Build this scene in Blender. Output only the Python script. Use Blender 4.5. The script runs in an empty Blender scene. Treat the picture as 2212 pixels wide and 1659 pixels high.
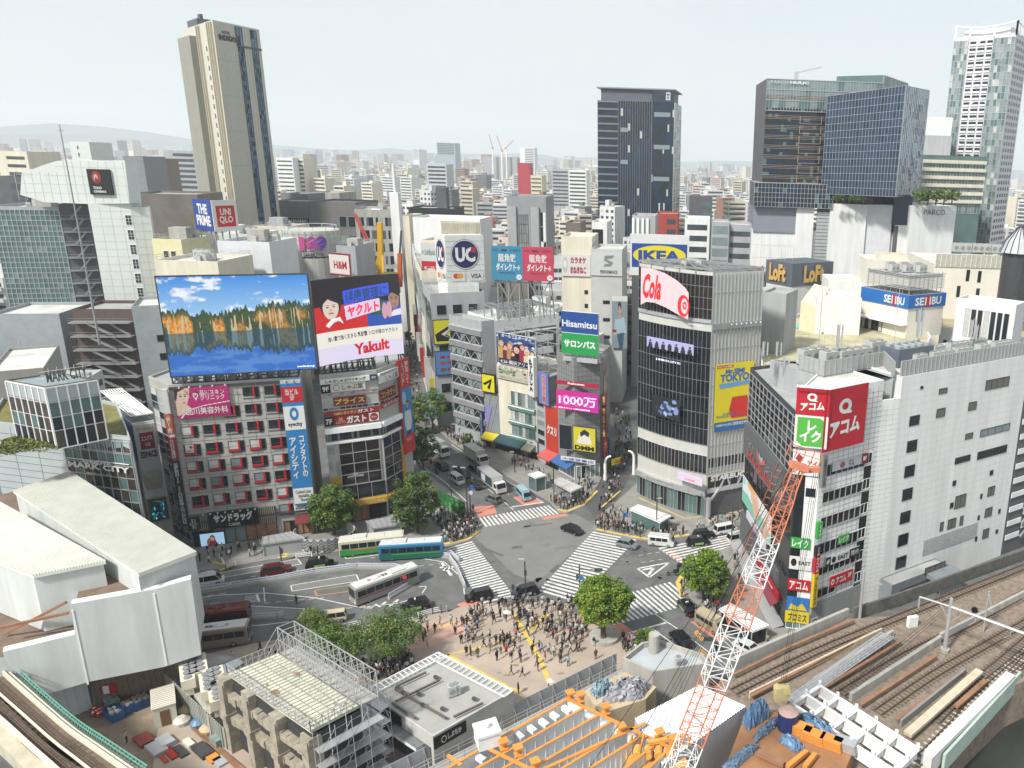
import bpy,random,numpy as np
from math import*
from mathutils import Matrix,Vector as V3
R=random.Random(11)
C=bpy.context.scene.collection
CAMH,FOC,CX,CY=68.0,1691.0,1510.0,829.5      # photo calibrated on a 2212 x 1659 grid
PIT,ROL=radians(15.81),radians(1.77)
cP,sP,cR,sR=cos(PIT),sin(PIT),cos(ROL),sin(ROL)
cam=bpy.data.cameras.new('camera');co=bpy.data.objects.new('camera',cam);C.objects.link(co)
X0,U0,F0=V3((1,0,0)),V3((0,sP,cP)),V3((0,cP,-sP))
rt,up=X0*cR+U0*sR,U0*cR-X0*sR
co.matrix_world=Matrix(((rt.x,up.x,-F0.x,0),(rt.y,up.y,-F0.y,0),(rt.z,up.z,-F0.z,CAMH),(0,0,0,1)))
cam.sensor_width=36;cam.lens=FOC/2212*36;cam.shift_x=(1106-CX)/2212
cam.clip_start=1;cam.clip_end=40000
bpy.context.scene.camera=co
SUN_EL,SUN_AZ=radians(48),radians(218)           # azimuth clockwise from +Y: sun stands to the left, slightly behind the camera
sc=bpy.context.scene
w=bpy.data.worlds.new('World');sc.world=w;w.use_nodes=True
nt=w.node_tree;bg=nt.nodes['Background'];bg.inputs[1].default_value=0.135
sky=nt.nodes.new('ShaderNodeTexSky');sky.sky_type='NISHITA';sky.sun_disc=False
sky.sun_elevation=SUN_EL;sky.sun_rotation=SUN_AZ;sky.dust_density=3.0;sky.air_density=1.0;sky.altitude=60
tc=nt.nodes.new('ShaderNodeTexCoord');mp=nt.nodes.new('ShaderNodeMapping');mp.inputs['Scale'].default_value=(1.0,1.0,5.0)
nz=nt.nodes.new('ShaderNodeTexNoise');nz.inputs['Scale'].default_value=1.6;nz.inputs['Detail'].default_value=7;nz.inputs['Roughness'].default_value=.58
mr=nt.nodes.new('ShaderNodeMapRange');mr.inputs[1].default_value=.32;mr.inputs[2].default_value=.7;mr.inputs[3].default_value=.62;mr.inputs[4].default_value=.95
mx=nt.nodes.new('ShaderNodeMix');mx.data_type='RGBA';mx.inputs['B'].default_value=(4.1,4.35,4.38,1)   # thin bright cloud deck
L=nt.links.new
L(tc.outputs['Generated'],mp.inputs[0]);L(mp.outputs[0],nz.inputs['Vector']);L(nz.outputs['Fac'],mr.inputs[0]);L(mr.outputs[0],mx.inputs['Factor'])
L(sky.outputs[0],mx.inputs['A']);L(mx.outputs['Result'],bg.inputs[0])
sl=bpy.data.lights.new('sun','SUN');sl.energy=3.7;sl.angle=radians(6);sl.color=(1,.965,.9)
so=bpy.data.objects.new('sun',sl);C.objects.link(so)
sd=V3((sin(SUN_AZ)*cos(SUN_EL),cos(SUN_AZ)*cos(SUN_EL),sin(SUN_EL)))
so.rotation_euler=sd.to_track_quat('Z','Y').to_euler();so.location=(0,0,200)
sc.view_settings.view_transform='Standard';sc.view_settings.look='None';sc.view_settings.gamma=1;sc.view_settings.exposure=0.58
sc.cycles.max_bounces=5;sc.cycles.diffuse_bounces=3;sc.cycles.glossy_bounces=3;sc.cycles.volume_bounces=1
sc.cycles.use_denoising=True
def ray(x,y):
 a,b=(x-CX)/FOC,-(y-CY)/FOC
 uu,vv=cR*a-sR*b,sR*a+cR*b
 return V3((uu,cP+sP*vv,-sP+cP*vv))
def P(x,y,z=0.0):
 r=ray(x,y);t=(z-CAMH)/r.z
 return V3((r.x*t,r.y*t,z))
def PY(x,y,Y):
 r=ray(x,y);t=Y/r.y
 return V3((r.x*t,Y,CAMH+r.z*t))
def proj(p):
 X,Y,Z=p[0],p[1],p[2]-CAMH
 fw=cP*Y-sP*Z;uu=X/fw;vv=(sP*Y+cP*Z)/fw
 return CX+(cR*uu+sR*vv)*FOC,CY-(-sR*uu+cR*vv)*FOC
def HT(p,ytop): # height over p at which the picture row is ytop
 lo,hi=-50.,400.
 for _ in range(40):
  m=(lo+hi)/2
  if proj((p[0],p[1],m))[1]>ytop:lo=m
  else:hi=m
 return lo
def xy(pts,z):return [P(a,b,z) for a,b in pts]
MT={}
def srgb(h):
 if isinstance(h,str):
  c=[int(h[i:i+2],16)/255 for i in (0,2,4)]
  return tuple(x/12.92 if x<=.04045 else ((x+.055)/1.055)**2.4 for x in c)
 return tuple(h)
def mat(name,col=(.5,.5,.5),rough=.8,var=.12,vs=.4,metal=0.,bump=0.,emit=0.,streak=False,spec=.5,coat=0.,attr=False):
 if name in MT:return MT[name]
 m=bpy.data.materials.new(name);m.use_nodes=True;n=m.node_tree;b=n.nodes['Principled BSDF'];MT[name]=m
 col=srgb(col);b.inputs['Roughness'].default_value=rough;b.inputs['Metallic'].default_value=metal
 b.inputs['Specular IOR Level'].default_value=spec;b.inputs['Coat Weight'].default_value=coat
 b.inputs['Base Color'].default_value=(*col,1)
 if attr:
  a=n.nodes.new('ShaderNodeAttribute');a.attribute_name='paint'
  if emit:
   n.links.new(a.outputs[0],b.inputs['Emission Color']);b.inputs['Emission Strength'].default_value=emit*.72;b.inputs['Base Color'].default_value=(.02,.02,.02,1)
  else:
   k=n.nodes.new('ShaderNodeVectorMath');k.operation='SCALE';k.inputs['Scale'].default_value=.7;n.links.new(a.outputs[0],k.inputs[0]);n.links.new(k.outputs[0],b.inputs['Base Color'])
  return m
 if emit:b.inputs['Emission Color'].default_value=(*col,1);b.inputs['Emission Strength'].default_value=emit*.72
 if var:
  g=n.nodes.new('ShaderNodeNewGeometry');mp=n.nodes.new('ShaderNodeMapping');t=n.nodes.new('ShaderNodeTexNoise')
  mp.inputs['Scale'].default_value=(1,1,.12) if streak else (1,1,1)
  t.inputs['Scale'].default_value=vs;t.inputs['Detail'].default_value=6;t.inputs['Roughness'].default_value=.65
  r=n.nodes.new('ShaderNodeMapRange');r.inputs[1].default_value=.3;r.inputs[2].default_value=.7;r.inputs[3].default_value=1-var;r.inputs[4].default_value=1+var*.6
  v=n.nodes.new('ShaderNodeVectorMath');v.operation='SCALE';v.inputs[0].default_value=col
  n.links.new(g.outputs['Position'],mp.inputs[0]);n.links.new(mp.outputs[0],t.inputs['Vector']);n.links.new(t.outputs['Fac'],r.inputs[0])
  n.links.new(r.outputs[0],v.inputs['Scale']);n.links.new(v.outputs[0],b.inputs['Base Color'])
  if bump:
   bp=n.nodes.new('ShaderNodeBump');bp.inputs['Strength'].default_value=bump;bp.inputs['Distance'].default_value=.05
   n.links.new(t.outputs['Fac'],bp.inputs['Height']);n.links.new(bp.outputs[0],b.inputs['Normal'])
 return m
_cm={}
def cm(col,rough=.55,var=.05,emit=0.): # a plain paint or sheet colour
 k=(col,rough,emit)
 if k not in _cm:
  nm='paint_'+(col if isinstance(col,str) else '_'.join('%02d' % int(x*99) for x in col))+('_lit' if emit else '')+('' if rough==.55 else '_%d' % int(rough*100))
  _cm[k]=mat(nm,col if emit else tuple(q*.7 for q in srgb(col)),rough,var,emit=emit)
 return _cm[k]
wW_=mat('white_wall',(.66,.67,.66),.75,.14,.5,streak=True)
wC_=mat('cream_wall',(.62,.58,.47),.8,.15,.5,streak=True)
wG_=mat('grey_wall',(.34,.35,.36),.8,.16,.5,streak=True)
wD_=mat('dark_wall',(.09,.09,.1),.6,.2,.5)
conc=mat('concrete',(.36,.35,.32),.9,.28,.6,bump=.2,streak=True)
roof_g=mat('roof_grey',(.33,.335,.33),.9,.28,.25)
roof_l=mat('roof_light',(.52,.52,.49),.85,.25,.2)
gls=mat('window_glass',(.016,.021,.026),.1,.35,.15,spec=.4)
gll=mat('pale_glass',(.19,.24,.245),.15,.25,.2)
glb=mat('blue_glass',(.008,.026,.055),.1,.35,.1,spec=.35)
glg=mat('green_glass',(.085,.15,.145),.12,.25,.2)
curtain=mat('window_blind',(.45,.46,.44),.8,.2,1.)
alu=mat('aluminium',(.5,.51,.52),.4,.1,metal=.5)
stl=mat('steel_grey',(.28,.29,.3),.5,.2,1.,metal=.3)
dst=mat('dark_steel',(.045,.045,.05),.5,.3,1.)
whp=mat('white_paint',(.8,.8,.79),.5,.08,.8)
black=mat('black_paint',(.012,.012,.014),.35,.2)
rbb=mat('rubber',(.015,.015,.015),.9,.2)
class MB:
 def __init__(s):s.v,s.f,s.m=[],[],[]
 def poly(s,pts,mi=0):
  n=len(s.v);s.v+=[tuple(p) for p in pts];s.f.append(tuple(range(n,n+len(pts))));s.m.append(mi)
 def obb(s,o,a,b,c,mi=0,top=None): # corner o, edge vectors a, b, c
  o,a,b,c=map(V3,(o,a,b,c));n=len(s.v)
  if a.cross(b).dot(c)<0:a,b=b,a
  s.v+=[tuple(q) for q in (o,o+a,o+a+b,o+b,o+c,o+a+c,o+a+b+c,o+b+c)]
  for k,q in enumerate(((3,2,1,0),(4,5,6,7),(0,1,5,4),(1,2,6,5),(2,3,7,6),(3,0,4,7))):
   s.f.append(tuple(n+i for i in q));s.m.append(top if (k==1 and top is not None) else mi)
  return s
 def box(s,x0,y0,z0,x1,y1,z1,mi=0,top=None):return s.obb((x0,y0,z0),(x1-x0,0,0),(0,y1-y0,0),(0,0,z1-z0),mi,top)
 def rbox(s,c,ang,lx,ly,z0,z1,mi=0,top=None):
  e=V3((cos(ang),sin(ang),0));g=V3((-sin(ang),cos(ang),0));o=V3((c[0],c[1],z0))-e*lx/2-g*ly/2
  return s.obb(o,e*lx,g*ly,(0,0,z1-z0),mi,top)
 def prism(s,pts,z0,z1,mi=0,top=None,cap=True):
  n=len(s.v);k=len(pts)
  ar=sum(pts[i][0]*pts[(i+1)%k][1]-pts[(i+1)%k][0]*pts[i][1] for i in range(k))
  if ar<0:pts=pts[::-1]
  s.v+=[(p[0],p[1],z0) for p in pts]+[(p[0],p[1],z1) for p in pts]
  for i in range(k):
   j=(i+1)%k;s.f.append((n+i,n+j,n+k+j,n+k+i));s.m.append(mi)
  if cap:s.f.append(tuple(range(n+k,n+2*k)));s.m.append(mi if top is None else top);s.f.append(tuple(range(n+k-1,n-1,-1)));s.m.append(mi)
  return s
 def bar(s,p,q,w=.1,h=None,mi=0):
  p,q=V3(p),V3(q);d=q-p
  if d.length<1e-5:return s
  h=h or w;z=V3((0,0,1));a=d.cross(z)
  if a.length<1e-4:a=V3((1,0,0))
  a.normalize();b=a.cross(d).normalized()
  return s.obb(p-a*w/2-b*h/2,a*w,b*h,d,mi)
 def tube(s,p,q,r,n=8,mi=0,r2=None):
  p,q=V3(p),V3(q);d=(q-p).normalized();a=d.orthogonal().normalized();b=d.cross(a);r2=r if r2 is None else r2;o=len(s.v)
  for c,rr in ((p,r),(q,r2)):s.v+=[tuple(c+a*cos(2*pi*i/n)*rr+b*sin(2*pi*i/n)*rr) for i in range(n)]
  for i in range(n):j=(i+1)%n;s.f.append((o+i,o+j,o+n+j,o+n+i));s.m.append(mi)
  s.f.append(tuple(o+n-1-i for i in range(n)));s.f.append(tuple(o+n+i for i in range(n)));s.m+=[mi,mi]
  return s
 def mk_(s,name,mats,parent=None,smo=False):
  if not isinstance(mats,(list,tuple)):mats=[mats]
  o=obj(name,mesh(s,name,mats,smo,parent.location if parent and not parent.get('_loc') else None),parent)
  return o
def mesh(s,name,mats,smo=False,off=None):
 me=bpy.data.meshes.new(name);v=s.v
 if off is not None and off.length>0:v=[(a-off[0],b-off[1],c-off[2]) for a,b,c in v]
 me.from_pydata(v,[],s.f)
 for m in mats:me.materials.append(m)
 me.polygons.foreach_set('material_index',s.m)
 if smo:me.polygons.foreach_set('use_smooth',[True]*len(s.f))
 me.update();return me
def obj(name,me,parent=None):
 o=bpy.data.objects.new(name,me);C.objects.link(o)
 if parent:o.parent=parent
 return o
def tag(o,label,cat,group=None):
 o['label']=label;o['category']=cat
 if group:o['group']=group
 return o
def thg(name,label,cat,loc=(0,0,0),rz=0.,group=None):
 o=bpy.data.objects.new(name,None);C.objects.link(o);o.location=loc;o.rotation_euler=(0,0,rz);o.empty_display_size=.5
 return tag(o,label,cat,group)
def stc(name,mb,mats,kind='structure'):
 o=mb.mk_(name,mats);o['kind']=kind;return o
def cpt(o,parent=None):
 c=o.copy();C.objects.link(c)
 if parent:c.parent=parent
 for ch in o.children:cpt(ch,c)
 return c
class Fr:
 def __init__(s,A,B):
  s.A=V3((A[0],A[1],0));d=V3((B[0]-A[0],B[1]-A[1],0));s.L=d.length;s.u=d/s.L;s.n=V3((s.u.y,-s.u.x,0));s.ang=atan2(s.u.y,s.u.x)
 def pt(s,u,z,d=0.):q=s.A+s.u*u+s.n*d;return V3((q.x,q.y,z))
 def uz(s,px,py,d=0.):
  r=ray(px,py);o=s.A+s.n*d;t=(o.x*s.n.x+o.y*s.n.y)/(r.x*s.n.x+r.y*s.n.y);q=r*t
  return (q.x-s.A.x)*s.u.x+(q.y-s.A.y)*s.u.y,CAMH+r.z*t
 def box(s,mb,u0,u1,z0,z1,d0,d1,mi=0):return mb.obb(s.pt(u0,z0,d0),s.u*(u1-u0),s.n*(d1-d0),(0,0,z1-z0),mi)
 def quad(s,mb,u0,u1,z0,z1,d,mi=0):mb.poly([s.pt(u0,z0,d),s.pt(u1,z0,d),s.pt(u1,z1,d),s.pt(u0,z1,d)],mi)
 def lines(s,mb,u0,u1,z0,z1,du,dz,w=.05,d=.02,mi=0):
  n=max(1,round((u1-u0)/du)) if du else 0;k=max(1,round((z1-z0)/dz)) if dz else 0
  for i in range(1,n):a=u0+(u1-u0)*i/n;s.box(mb,a-w/2,a+w/2,z0,z1,0,d,mi)
  for i in range(1,k):a=z0+(z1-z0)*i/k;s.box(mb,u0,u1,a-w/2,a+w/2,0,d*1.3,mi)
_wm={}
def win_mesh(w,h,fm,gm,nv,nh,dep=.08,half=None):
 k=(round(w,2),round(h,2),fm.name,gm.name,nv,nh,half.name if half else '')
 if k not in _wm:
  mb=MB();t=.07
  mb.poly([(-w/2,-.02,-h/2),(w/2,-.02,-h/2),(w/2,-.02,h/2),(-w/2,-.02,h/2)],1)
  if half:mb.poly([(-w/2,-.03,-h*.1),(w*.1,-.03,-h*.1),(w*.1,-.03,h/2),(-w/2,-.03,h/2)],2)
  for a,b,c,d in ((-w/2,-w/2+t,-h/2,h/2),(w/2-t,w/2,-h/2,h/2),(-w/2+t,w/2-t,-h/2,-h/2+t),(-w/2+t,w/2-t,h/2-t,h/2)):mb.box(a,-dep,c,b,.0,d,0)
  for i in range(1,nv):x=-w/2+w*i/nv;mb.box(x-t*.35,-dep*.8,-h/2+t,x+t*.35,0,h/2-t,0)
  for i in range(1,nh):z=-h/2+h*i/nh;mb.box(-w/2+t,-dep*.7,z-t*.35,w/2-t,0,z+t*.35,0)
  _wm[k]=mesh(mb,'window',[fm,gm]+([half] if half else []))
 return _wm[k]
def window(root,fr,u,z,w,h,fm=None,gm=None,nv=1,nh=1,name='window',half=None):
 o=obj(name,win_mesh(w,h,fm or alu,gm or gls,nv,nh,half=half),root);o.location=fr.pt(u,z,.01)-root.location;o.rotation_euler=(0,0,fr.ang);return o
def wds(root,fr,u0,u1,z0,z1,nx,nz,fw=.6,fh=.55,fm=None,gms=None,nv=1,nh=1,half=None,skip=0.):
 cw,ch=(u1-u0)/nx,(z1-z0)/nz
 for j in range(nz):
  for i in range(nx):
   if R.random()<skip:continue
   window(root,fr,u0+cw*(i+.5),z0+ch*(j+.5),cw*fw,ch*fh,fm,R.choice(gms) if gms else gls,nv,nh,half=R.choice(half) if half else None)
def cwl(root,fr,u0,u1,z0,z1,nx,nz,gms,mull=None,name='glazing',w=.08,jit=.012,d=.05,probs=None):
 mb=MB();cw,ch=(u1-u0)/nx,(z1-z0)/nz
 for j in range(nz):
  for i in range(nx):
   t=R.uniform(-jit,jit)*cw;q=R.uniform(-jit,jit)*ch;a,b,c,e=u0+cw*i,u0+cw*(i+1),z0+ch*j,z0+ch*(j+1)
   mi=R.choices(range(len(gms)),probs)[0] if probs else R.randrange(len(gms))
   mb.poly([fr.pt(a,c,d+t+q),fr.pt(b,c,d-t+q),fr.pt(b,e,d-t-q),fr.pt(a,e,d+t-q)],mi)
 mb.mk_(name,gms,root)
 if mull:
  mb=MB()
  for i in range(nx+1):a=u0+cw*i;fr.box(mb,a-w/2,a+w/2,z0,z1,0,d+.12)
  for j in range(nz+1):a=z0+ch*j;fr.box(mb,u0,u1,a-w/2,a+w/2,0,d+.1)
  mb.mk_('mullions',mull,root)
_tm={}
def text_mesh(s,bold):
 if (s,bold) not in _tm:
  c=bpy.data.curves.new('txt','FONT');c.body=s;c.resolution_u=2;c.offset=bold;c.align_x='CENTER';c.space_line=.86
  o=bpy.data.objects.new('txt',c);C.objects.link(o);dg=bpy.context.evaluated_depsgraph_get()
  m=bpy.data.meshes.new_from_object(o.evaluated_get(dg));bpy.data.objects.remove(o)
  v=np.array([tuple(x.co) for x in m.vertices]);f=[tuple(p.vertices) for p in m.polygons];bpy.data.meshes.remove(m)
  mn,mxx=v.min(0),v.max(0);_tm[(s,bold)]=((v-mn)/np.maximum(mxx-mn,1e-6),f)
 return _tm[(s,bold)]
def put_text(mb,s,fr,u0,u1,z0,z1,d,mi=0,bold=.03,shear=0.,rise=0.):
 if any(c>'\u4dff' for c in s):bold=min(bold,.012)
 bold=min(bold,.05)
 v,f=text_mesh(s,bold);n=len(mb.v)
 for p in v:mb.v.append(tuple(fr.pt(u0+(u1-u0)*p[0]+shear*p[1]*(z1-z0),z0+(z1-z0)*p[1]+rise*p[0],d)))
 for q in f:mb.f.append(tuple(n+i for i in q));mb.m.append(mi)
class Cv: # a picture printed or shown on a panel, painted by code
 def __init__(s,w,h,col):
  s.w,s.h=w,h;s.a=np.zeros((h,w,3));s.a[:]=srgb(col);s.Y,s.X=np.mgrid[0:h,0:w];s.X=(s.X+.5)/w;s.Y=(s.Y+.5)/h
 def el(s,cx,cy,rx,ry,col):s.a[((s.X-cx)/rx)**2+((s.Y-cy)/ry)**2<=1]=srgb(col);return s
 def po(s,pts,col):
  ins=np.zeros(s.X.shape,bool);k=len(pts)
  for i in range(k):
   (x1,y1),(x2,y2)=pts[i],pts[(i+1)%k]
   if y1==y2:continue
   ins ^=((s.Y>=min(y1,y2)) &(s.Y<max(y1,y2)) &(s.X<(s.Y-y1)*(x2-x1)/(y2-y1)+x1))
  s.a[ins]=srgb(col);return s
 def re(s,x0,y0,x1,y1,col):return s.po([(x0,y0),(x1,y0),(x1,y1),(x0,y1)],col)
 def face(s,cx,cy,r,skin='E8BFA0',hair='1A1414',asp=1.):
  s.el(cx,cy-.15*r,r*.86*asp,r*1.02,hair).el(cx,cy+.08*r,r*.66*asp,r*.88,skin).po([(cx-.66*r*asp,cy-.25*r),(cx-.2*r*asp,cy-.62*r),(cx+.66*r*asp,cy-.2*r),(cx+.6*r*asp,cy-.95*r),(cx-.5*r*asp,cy-.95*r)],hair)
  for q in (-.27,.27):s.el(cx+q*r*asp,cy,.1*r*asp,.055*r,'201818').el(cx+q*r*asp,cy-.14*r,.15*r*asp,.03*r,'201818')
  s.el(cx,cy+.25*r,.07*r*asp,.09*r,'C99A7C').el(cx,cy+.5*r,.24*r*asp,.06*r,'B04A48');return s
def panel_art(mb_unused,cv,P00,P10,P01,name,root,emit=0.,warp=None): # P00 = top left, P10 = top right, P01 = bottom left
 w,h=cv.w,cv.h;ii,jj=np.meshgrid(np.arange(w+1)/w,np.arange(h+1)/h);P00,P10,P01=map(V3,(P00,P10,P01))
 a,b=P10-P00,P01-P00;off=root.location if root else V3()
 V=np.array(P00-off)[None,None]+ii[...,None]*np.array(a)+jj[...,None]*np.array(b)
 if warp is not None:V=V+warp(ii,jj)
 V=V.reshape(-1,3);idx=(np.arange(h)[:,None]*(w+1)+np.arange(w)).reshape(-1)
 F=np.stack([idx+w+1,idx+w+2,idx+1,idx],1)
 me=bpy.data.meshes.new(name);me.from_pydata(V.tolist(),[],F.tolist())
 at=me.color_attributes.new('paint','FLOAT_COLOR','CORNER');col=np.ones((w*h,4,4));col[:,:,:3]=cv.a.reshape(-1,1,3);at.data.foreach_set('color',col.reshape(-1))
 me.materials.append(mat('screen_picture',attr=True,emit=emit,rough=.4) if emit else mat('printed_picture',attr=True,rough=.5));me.update()
 return obj(name,me,root)
def sign(label,fr,u0,u1,z0,z1,col,items=(),name='sign',cat='sign',tk=.25,d=.12,emit=0.,edge=None,group=None,root=None):
 c=fr.pt((u0+u1)/2,z0,d);top=root is None
 if top:root=thg(name,label,cat,c,group=group)
 mb=MB();fr.box(mb,u0,u1,z0,z1,d,d+tk);mb.mk_('panel',cm(col) ,root) if col else None
 if edge:
  mb=MB();t=.14
  for a,b,e,f in ((u0-t,u1+t,z1,z1+t),(u0-t,u1+t,z0-t,z0),(u0-t,u0,z0,z1),(u1,u1+t,z0,z1)):fr.box(mb,a,b,e,f,d-.02,d+tk+.05)
  mb.mk_('frame',edge,root)
 W,Hh=u1-u0,z1-z0;D=d+tk;k=0;txt=MB();tm=[];art=MB();am=[]
 for it in items:
  k+=1;dd=D+.015+.006*k
  if it[0]=='c':
   _,cv,x0,y0,x1,y1=it[:6];panel_art(None,cv,fr.pt(u0+W*x0,z1-Hh*y0,dd),fr.pt(u0+W*x1,z1-Hh*y0,dd),fr.pt(u0+W*x0,z1-Hh*y1,dd),'picture',root,emit);continue
  col=it[-1] if it[0] !='t' else it[6];m=cm(col,.5,.04,emit)
  if it[0]=='t':
   kw=it[7] if len(it)>7 else {}
   if m not in tm:tm.append(m)
   put_text(txt,it[1],fr,u0+W*it[2],u0+W*it[4],z1-Hh*it[5],z1-Hh*it[3],dd,tm.index(m),**kw);continue
  if m not in am:am.append(m)
  mi=am.index(m)
  if it[0]=='r':fr.quad(art,u0+W*it[1],u0+W*it[3],z1-Hh*it[4],z1-Hh*it[2],dd,mi)
  if it[0]=='e':art.poly([fr.pt(u0+W*(it[1]+it[3]*cos(q*pi/14)),z1-Hh*it[2]+Hh*it[4]*sin(q*pi/14),dd) for q in range(28)],mi)
  if it[0]=='p':art.poly([fr.pt(u0+W*a,z1-Hh*b,dd) for a,b in it[1]],mi)
 if txt.f:txt.mk_('lettering',tm,root)
 if art.f:art.mk_('artwork',am,root)
 return root
def sgx(label,fr,tl,br,col,items=(),**k):
 a=fr.uz(*tl,k.get('d',.12));b=fr.uz(*br,k.get('d',.12))
 return sign(label,fr,min(a[0],b[0]),max(a[0],b[0]),min(a[1],b[1]),max(a[1],b[1]),col,items,**k)
FOOT=[]                                             # footprints, so the filler city keeps clear
class Bld:
 def __init__(s,label,pts,z0,z1,wm,rm=None,name='office_building',cat='building',ppt=.9,group=None,wallname='wall',foot=True):
  s.p=[V3((q[0],q[1],0)) for q in pts];s.z0,s.z1=z0,z1
  c=sum(s.p,V3())/len(pts);s.c=c;s.root=thg(name,label,cat,(c.x,c.y,z0),group=group)
  mb=MB();mb.prism(s.p,z0,z1,0);mb.mk_(wallname,wm,s.root)
  if foot:FOOT.append([(q.x,q.y) for q in s.p])
  mb=MB();pin=[q+(c-q).normalized()*.35 for q in s.p];mb.prism(pin,z1-.02,z1+.05,0)
  mb.mk_('roof',rm or roof_g,s.root)
  if ppt:
   mb=MB();k=len(s.p)
   for i in range(k):
    a,b=s.p[i],s.p[(i+1)%k];ia,ib=pin[i],pin[(i+1)%k]
    mb.prism([a,b,ib,ia],z1+.002,z1+ppt)
   mb.mk_('parapet',wm,s.root)
 def fr(s,i):return Fr(s.p[i],s.p[(i+1)%len(s.p)])
def rect3(a,b,c):return [a,b,c,V3((a[0]+c[0]-b[0],a[1]+c[1]-b[1],0))]
def back(a,b,d): # rectangle behind the front edge a-b
 f=Fr(a,b);return [f.pt(0,0),f.pt(f.L,0),f.pt(f.L,0,-d),f.pt(0,0,-d)]
def ac_unit(loc,ang=0.,s=1.,group='air conditioning units on roofs',label='white boxed air conditioning unit on a roof',n=2,parent=None):
 k=('ac',n)
 if k not in _wm:
  mb=MB();mb.box(-.5*n,-.5,0.15,.5*n,.5,1.5,0);
  for i in range(n):mb.tube((-.5*n+.5+i,0,1.5),(-.5*n+.5+i,0,1.6),.38,10,1);mb.tube((-.5*n+.5+i,-.5,.8),(-.5*n+.5+i,-.54,.8),.36,10,1)
  mb.box(-.5*n,-.45,0,.5*n,-.3,.15,1);mb.box(-.5*n,.3,0,.5*n,.45,.15,1)
  _wm[k]=mesh(mb,'ac_unit',[cm('C9CCC6'),stl])
 o=obj('air_conditioner',_wm[k],parent);o.location=V3(loc)-(parent.location if parent else V3());o.rotation_euler=(0,0,ang);o.scale=(s,s,s)
 if not parent:tag(o,label,'air conditioner',group)
 return o
def rge(b,n=6,tank=False,rail=True,box=True,seed=None):
 rr=random.Random(seed if seed is not None else n*7+int(b.z1*10));z=b.z1+.06;q=b.p;k=len(q)
 def spot(m=.22):
  t=[rr.random() for _ in q];w=[x/sum(t)*(1-m)+m/k for x in t];s_=sum((q[i]*w[i] for i in range(k)),V3());return V3((s_.x,s_.y,z))
 ang=b.fr(0).ang
 if box:
  c=spot(.6);mb=MB();mb.rbox(c,ang,rr.uniform(3,5),rr.uniform(2.5,4),z,z+rr.uniform(2.2,3.4));mb.mk_('stair_penthouse',rr.choice([wW_,wG_,conc]),b.root)
 for i in range(n):ac_unit(spot(),ang+rr.choice([0,pi/2]),rr.uniform(.9,1.4),n=rr.choice([1,2,3]),parent=b.root)
 if tank:
  c=spot(.5);mb=MB();mb.tube(c+V3((0,0,1)),c+V3((0,0,3)),1.1,12);
  for a in (-.7,.7):
   for e in (-.7,.7):mb.bar(c+V3((a,e,0)),c+V3((a,e,1)),.12)
  mb.mk_('water_tank',cm('C8C5A8'),b.root)
 mb=MB()
 for i in range(3):a,e=spot(.1),spot(.1);a.z=e.z=z+.25;m_=V3((e.x,a.y,a.z));mb.tube(a,m_,.09,5);mb.tube(m_,e,.09,5)
 mb.mk_('pipes',alu,b.root)
 if rail:
  mb=MB()
  for i in range(k):
   a,e=q[i]+(b.c-q[i]).normalized()*.5,q[(i+1)%k]+(b.c-q[(i+1)%k]).normalized()*.5;a.z=e.z=b.z1+.9;l=(e-a).length
   for h in (.5,1.0):mb.bar(a+V3((0,0,h)),e+V3((0,0,h)),.05)
   for j in range(int(l/2)+1):w_=a.lerp(e,j/max(1,int(l/2)));mb.bar(w_,w_+V3((0,0,1.0)),.05)
  mb.mk_('railing',alu,b.root)
BB=dict(name='billboard',cat='billboard');SC=dict(name='video_screen',cat='screen')
# ground, roads, markings
asph=mat('asphalt',(.12,.123,.122),.9,.34,.35,bump=.1)
asph2=mat('asphalt_dark',(.075,.077,.08),.9,.25,.2)
patch=mat('asphalt_patch',(.17,.172,.165),.9,.12,.3)
side=mat('pavement_slabs',(.24,.235,.215),.9,.22,.35)
plaza_m=mat('plaza_tiles',(.38,.31,.25),.85,.26,.12)
salmon=mat('salmon_coating',(.50,.2,.145),.85,.15,.3)
salmonp=mat('pink_coating',(.52,.33,.26),.85,.15,.3)
wline=mat('road_white',(.6,.6,.58),.8,.4,1.6)
yline=mat('tactile_yellow',(.62,.44,.1),.8,.22,.8)
oline=mat('road_orange',(.6,.3,.05),.8,.15,.8)
cityg=mat('city_ground',(.2,.2,.19),.95,.3,.01)
mb=MB()
gx=[-9500,-5000,-2500,-1200,-600,-300,0,300,600,1200,2500,5000,9500];gy=[-60,0,300,700,1500,3000,6000,9800]
for i in range(len(gx)-1):
 for j in range(len(gy)-1):mb.poly([(gx[i],gy[j],-.03),(gx[i+1],gy[j],-.03),(gx[i+1],gy[j+1],-.03),(gx[i],gy[j+1],-.03)])
stc('ground',mb,cityg)
mb=MB();mb.poly([(-190,20,0),(100,20,0),(100,190,0),(40,330,0),(-190,600,0),(-230,600,0)]);stc('road',mb,asph)
def pave(name,pts,m,z1=.13,z0=-.02):mb=MB();mb.prism(xy(pts,z1),z0,z1);return stc(name,mb,m)
pave('pavement_plaza',[(418,1420),(526,1394),(744,1356),(903,1331),(971,1321),(990,1312),(1044,1304),(1120,1300),(1240,1303),(1290,1330),(1317,1345),(1366,1380),(1440,1440),(1500,1500),(1500,1700),(700,1900),(300,1900),(350,1500)],plaza_m)
pave('pavement_drugstore',[(330,1240),(474,1229),(578,1209),(649,1200),(742,1189),(860,1170),(950,1182),(968,1180),(1012,1167),(1037,1148),(1030,1125),(1014,1100),(960,1050),(905,1010),(888,985),(880,900),(860,870),(820,1000),(700,1060),(330,1130)],side)
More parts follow.
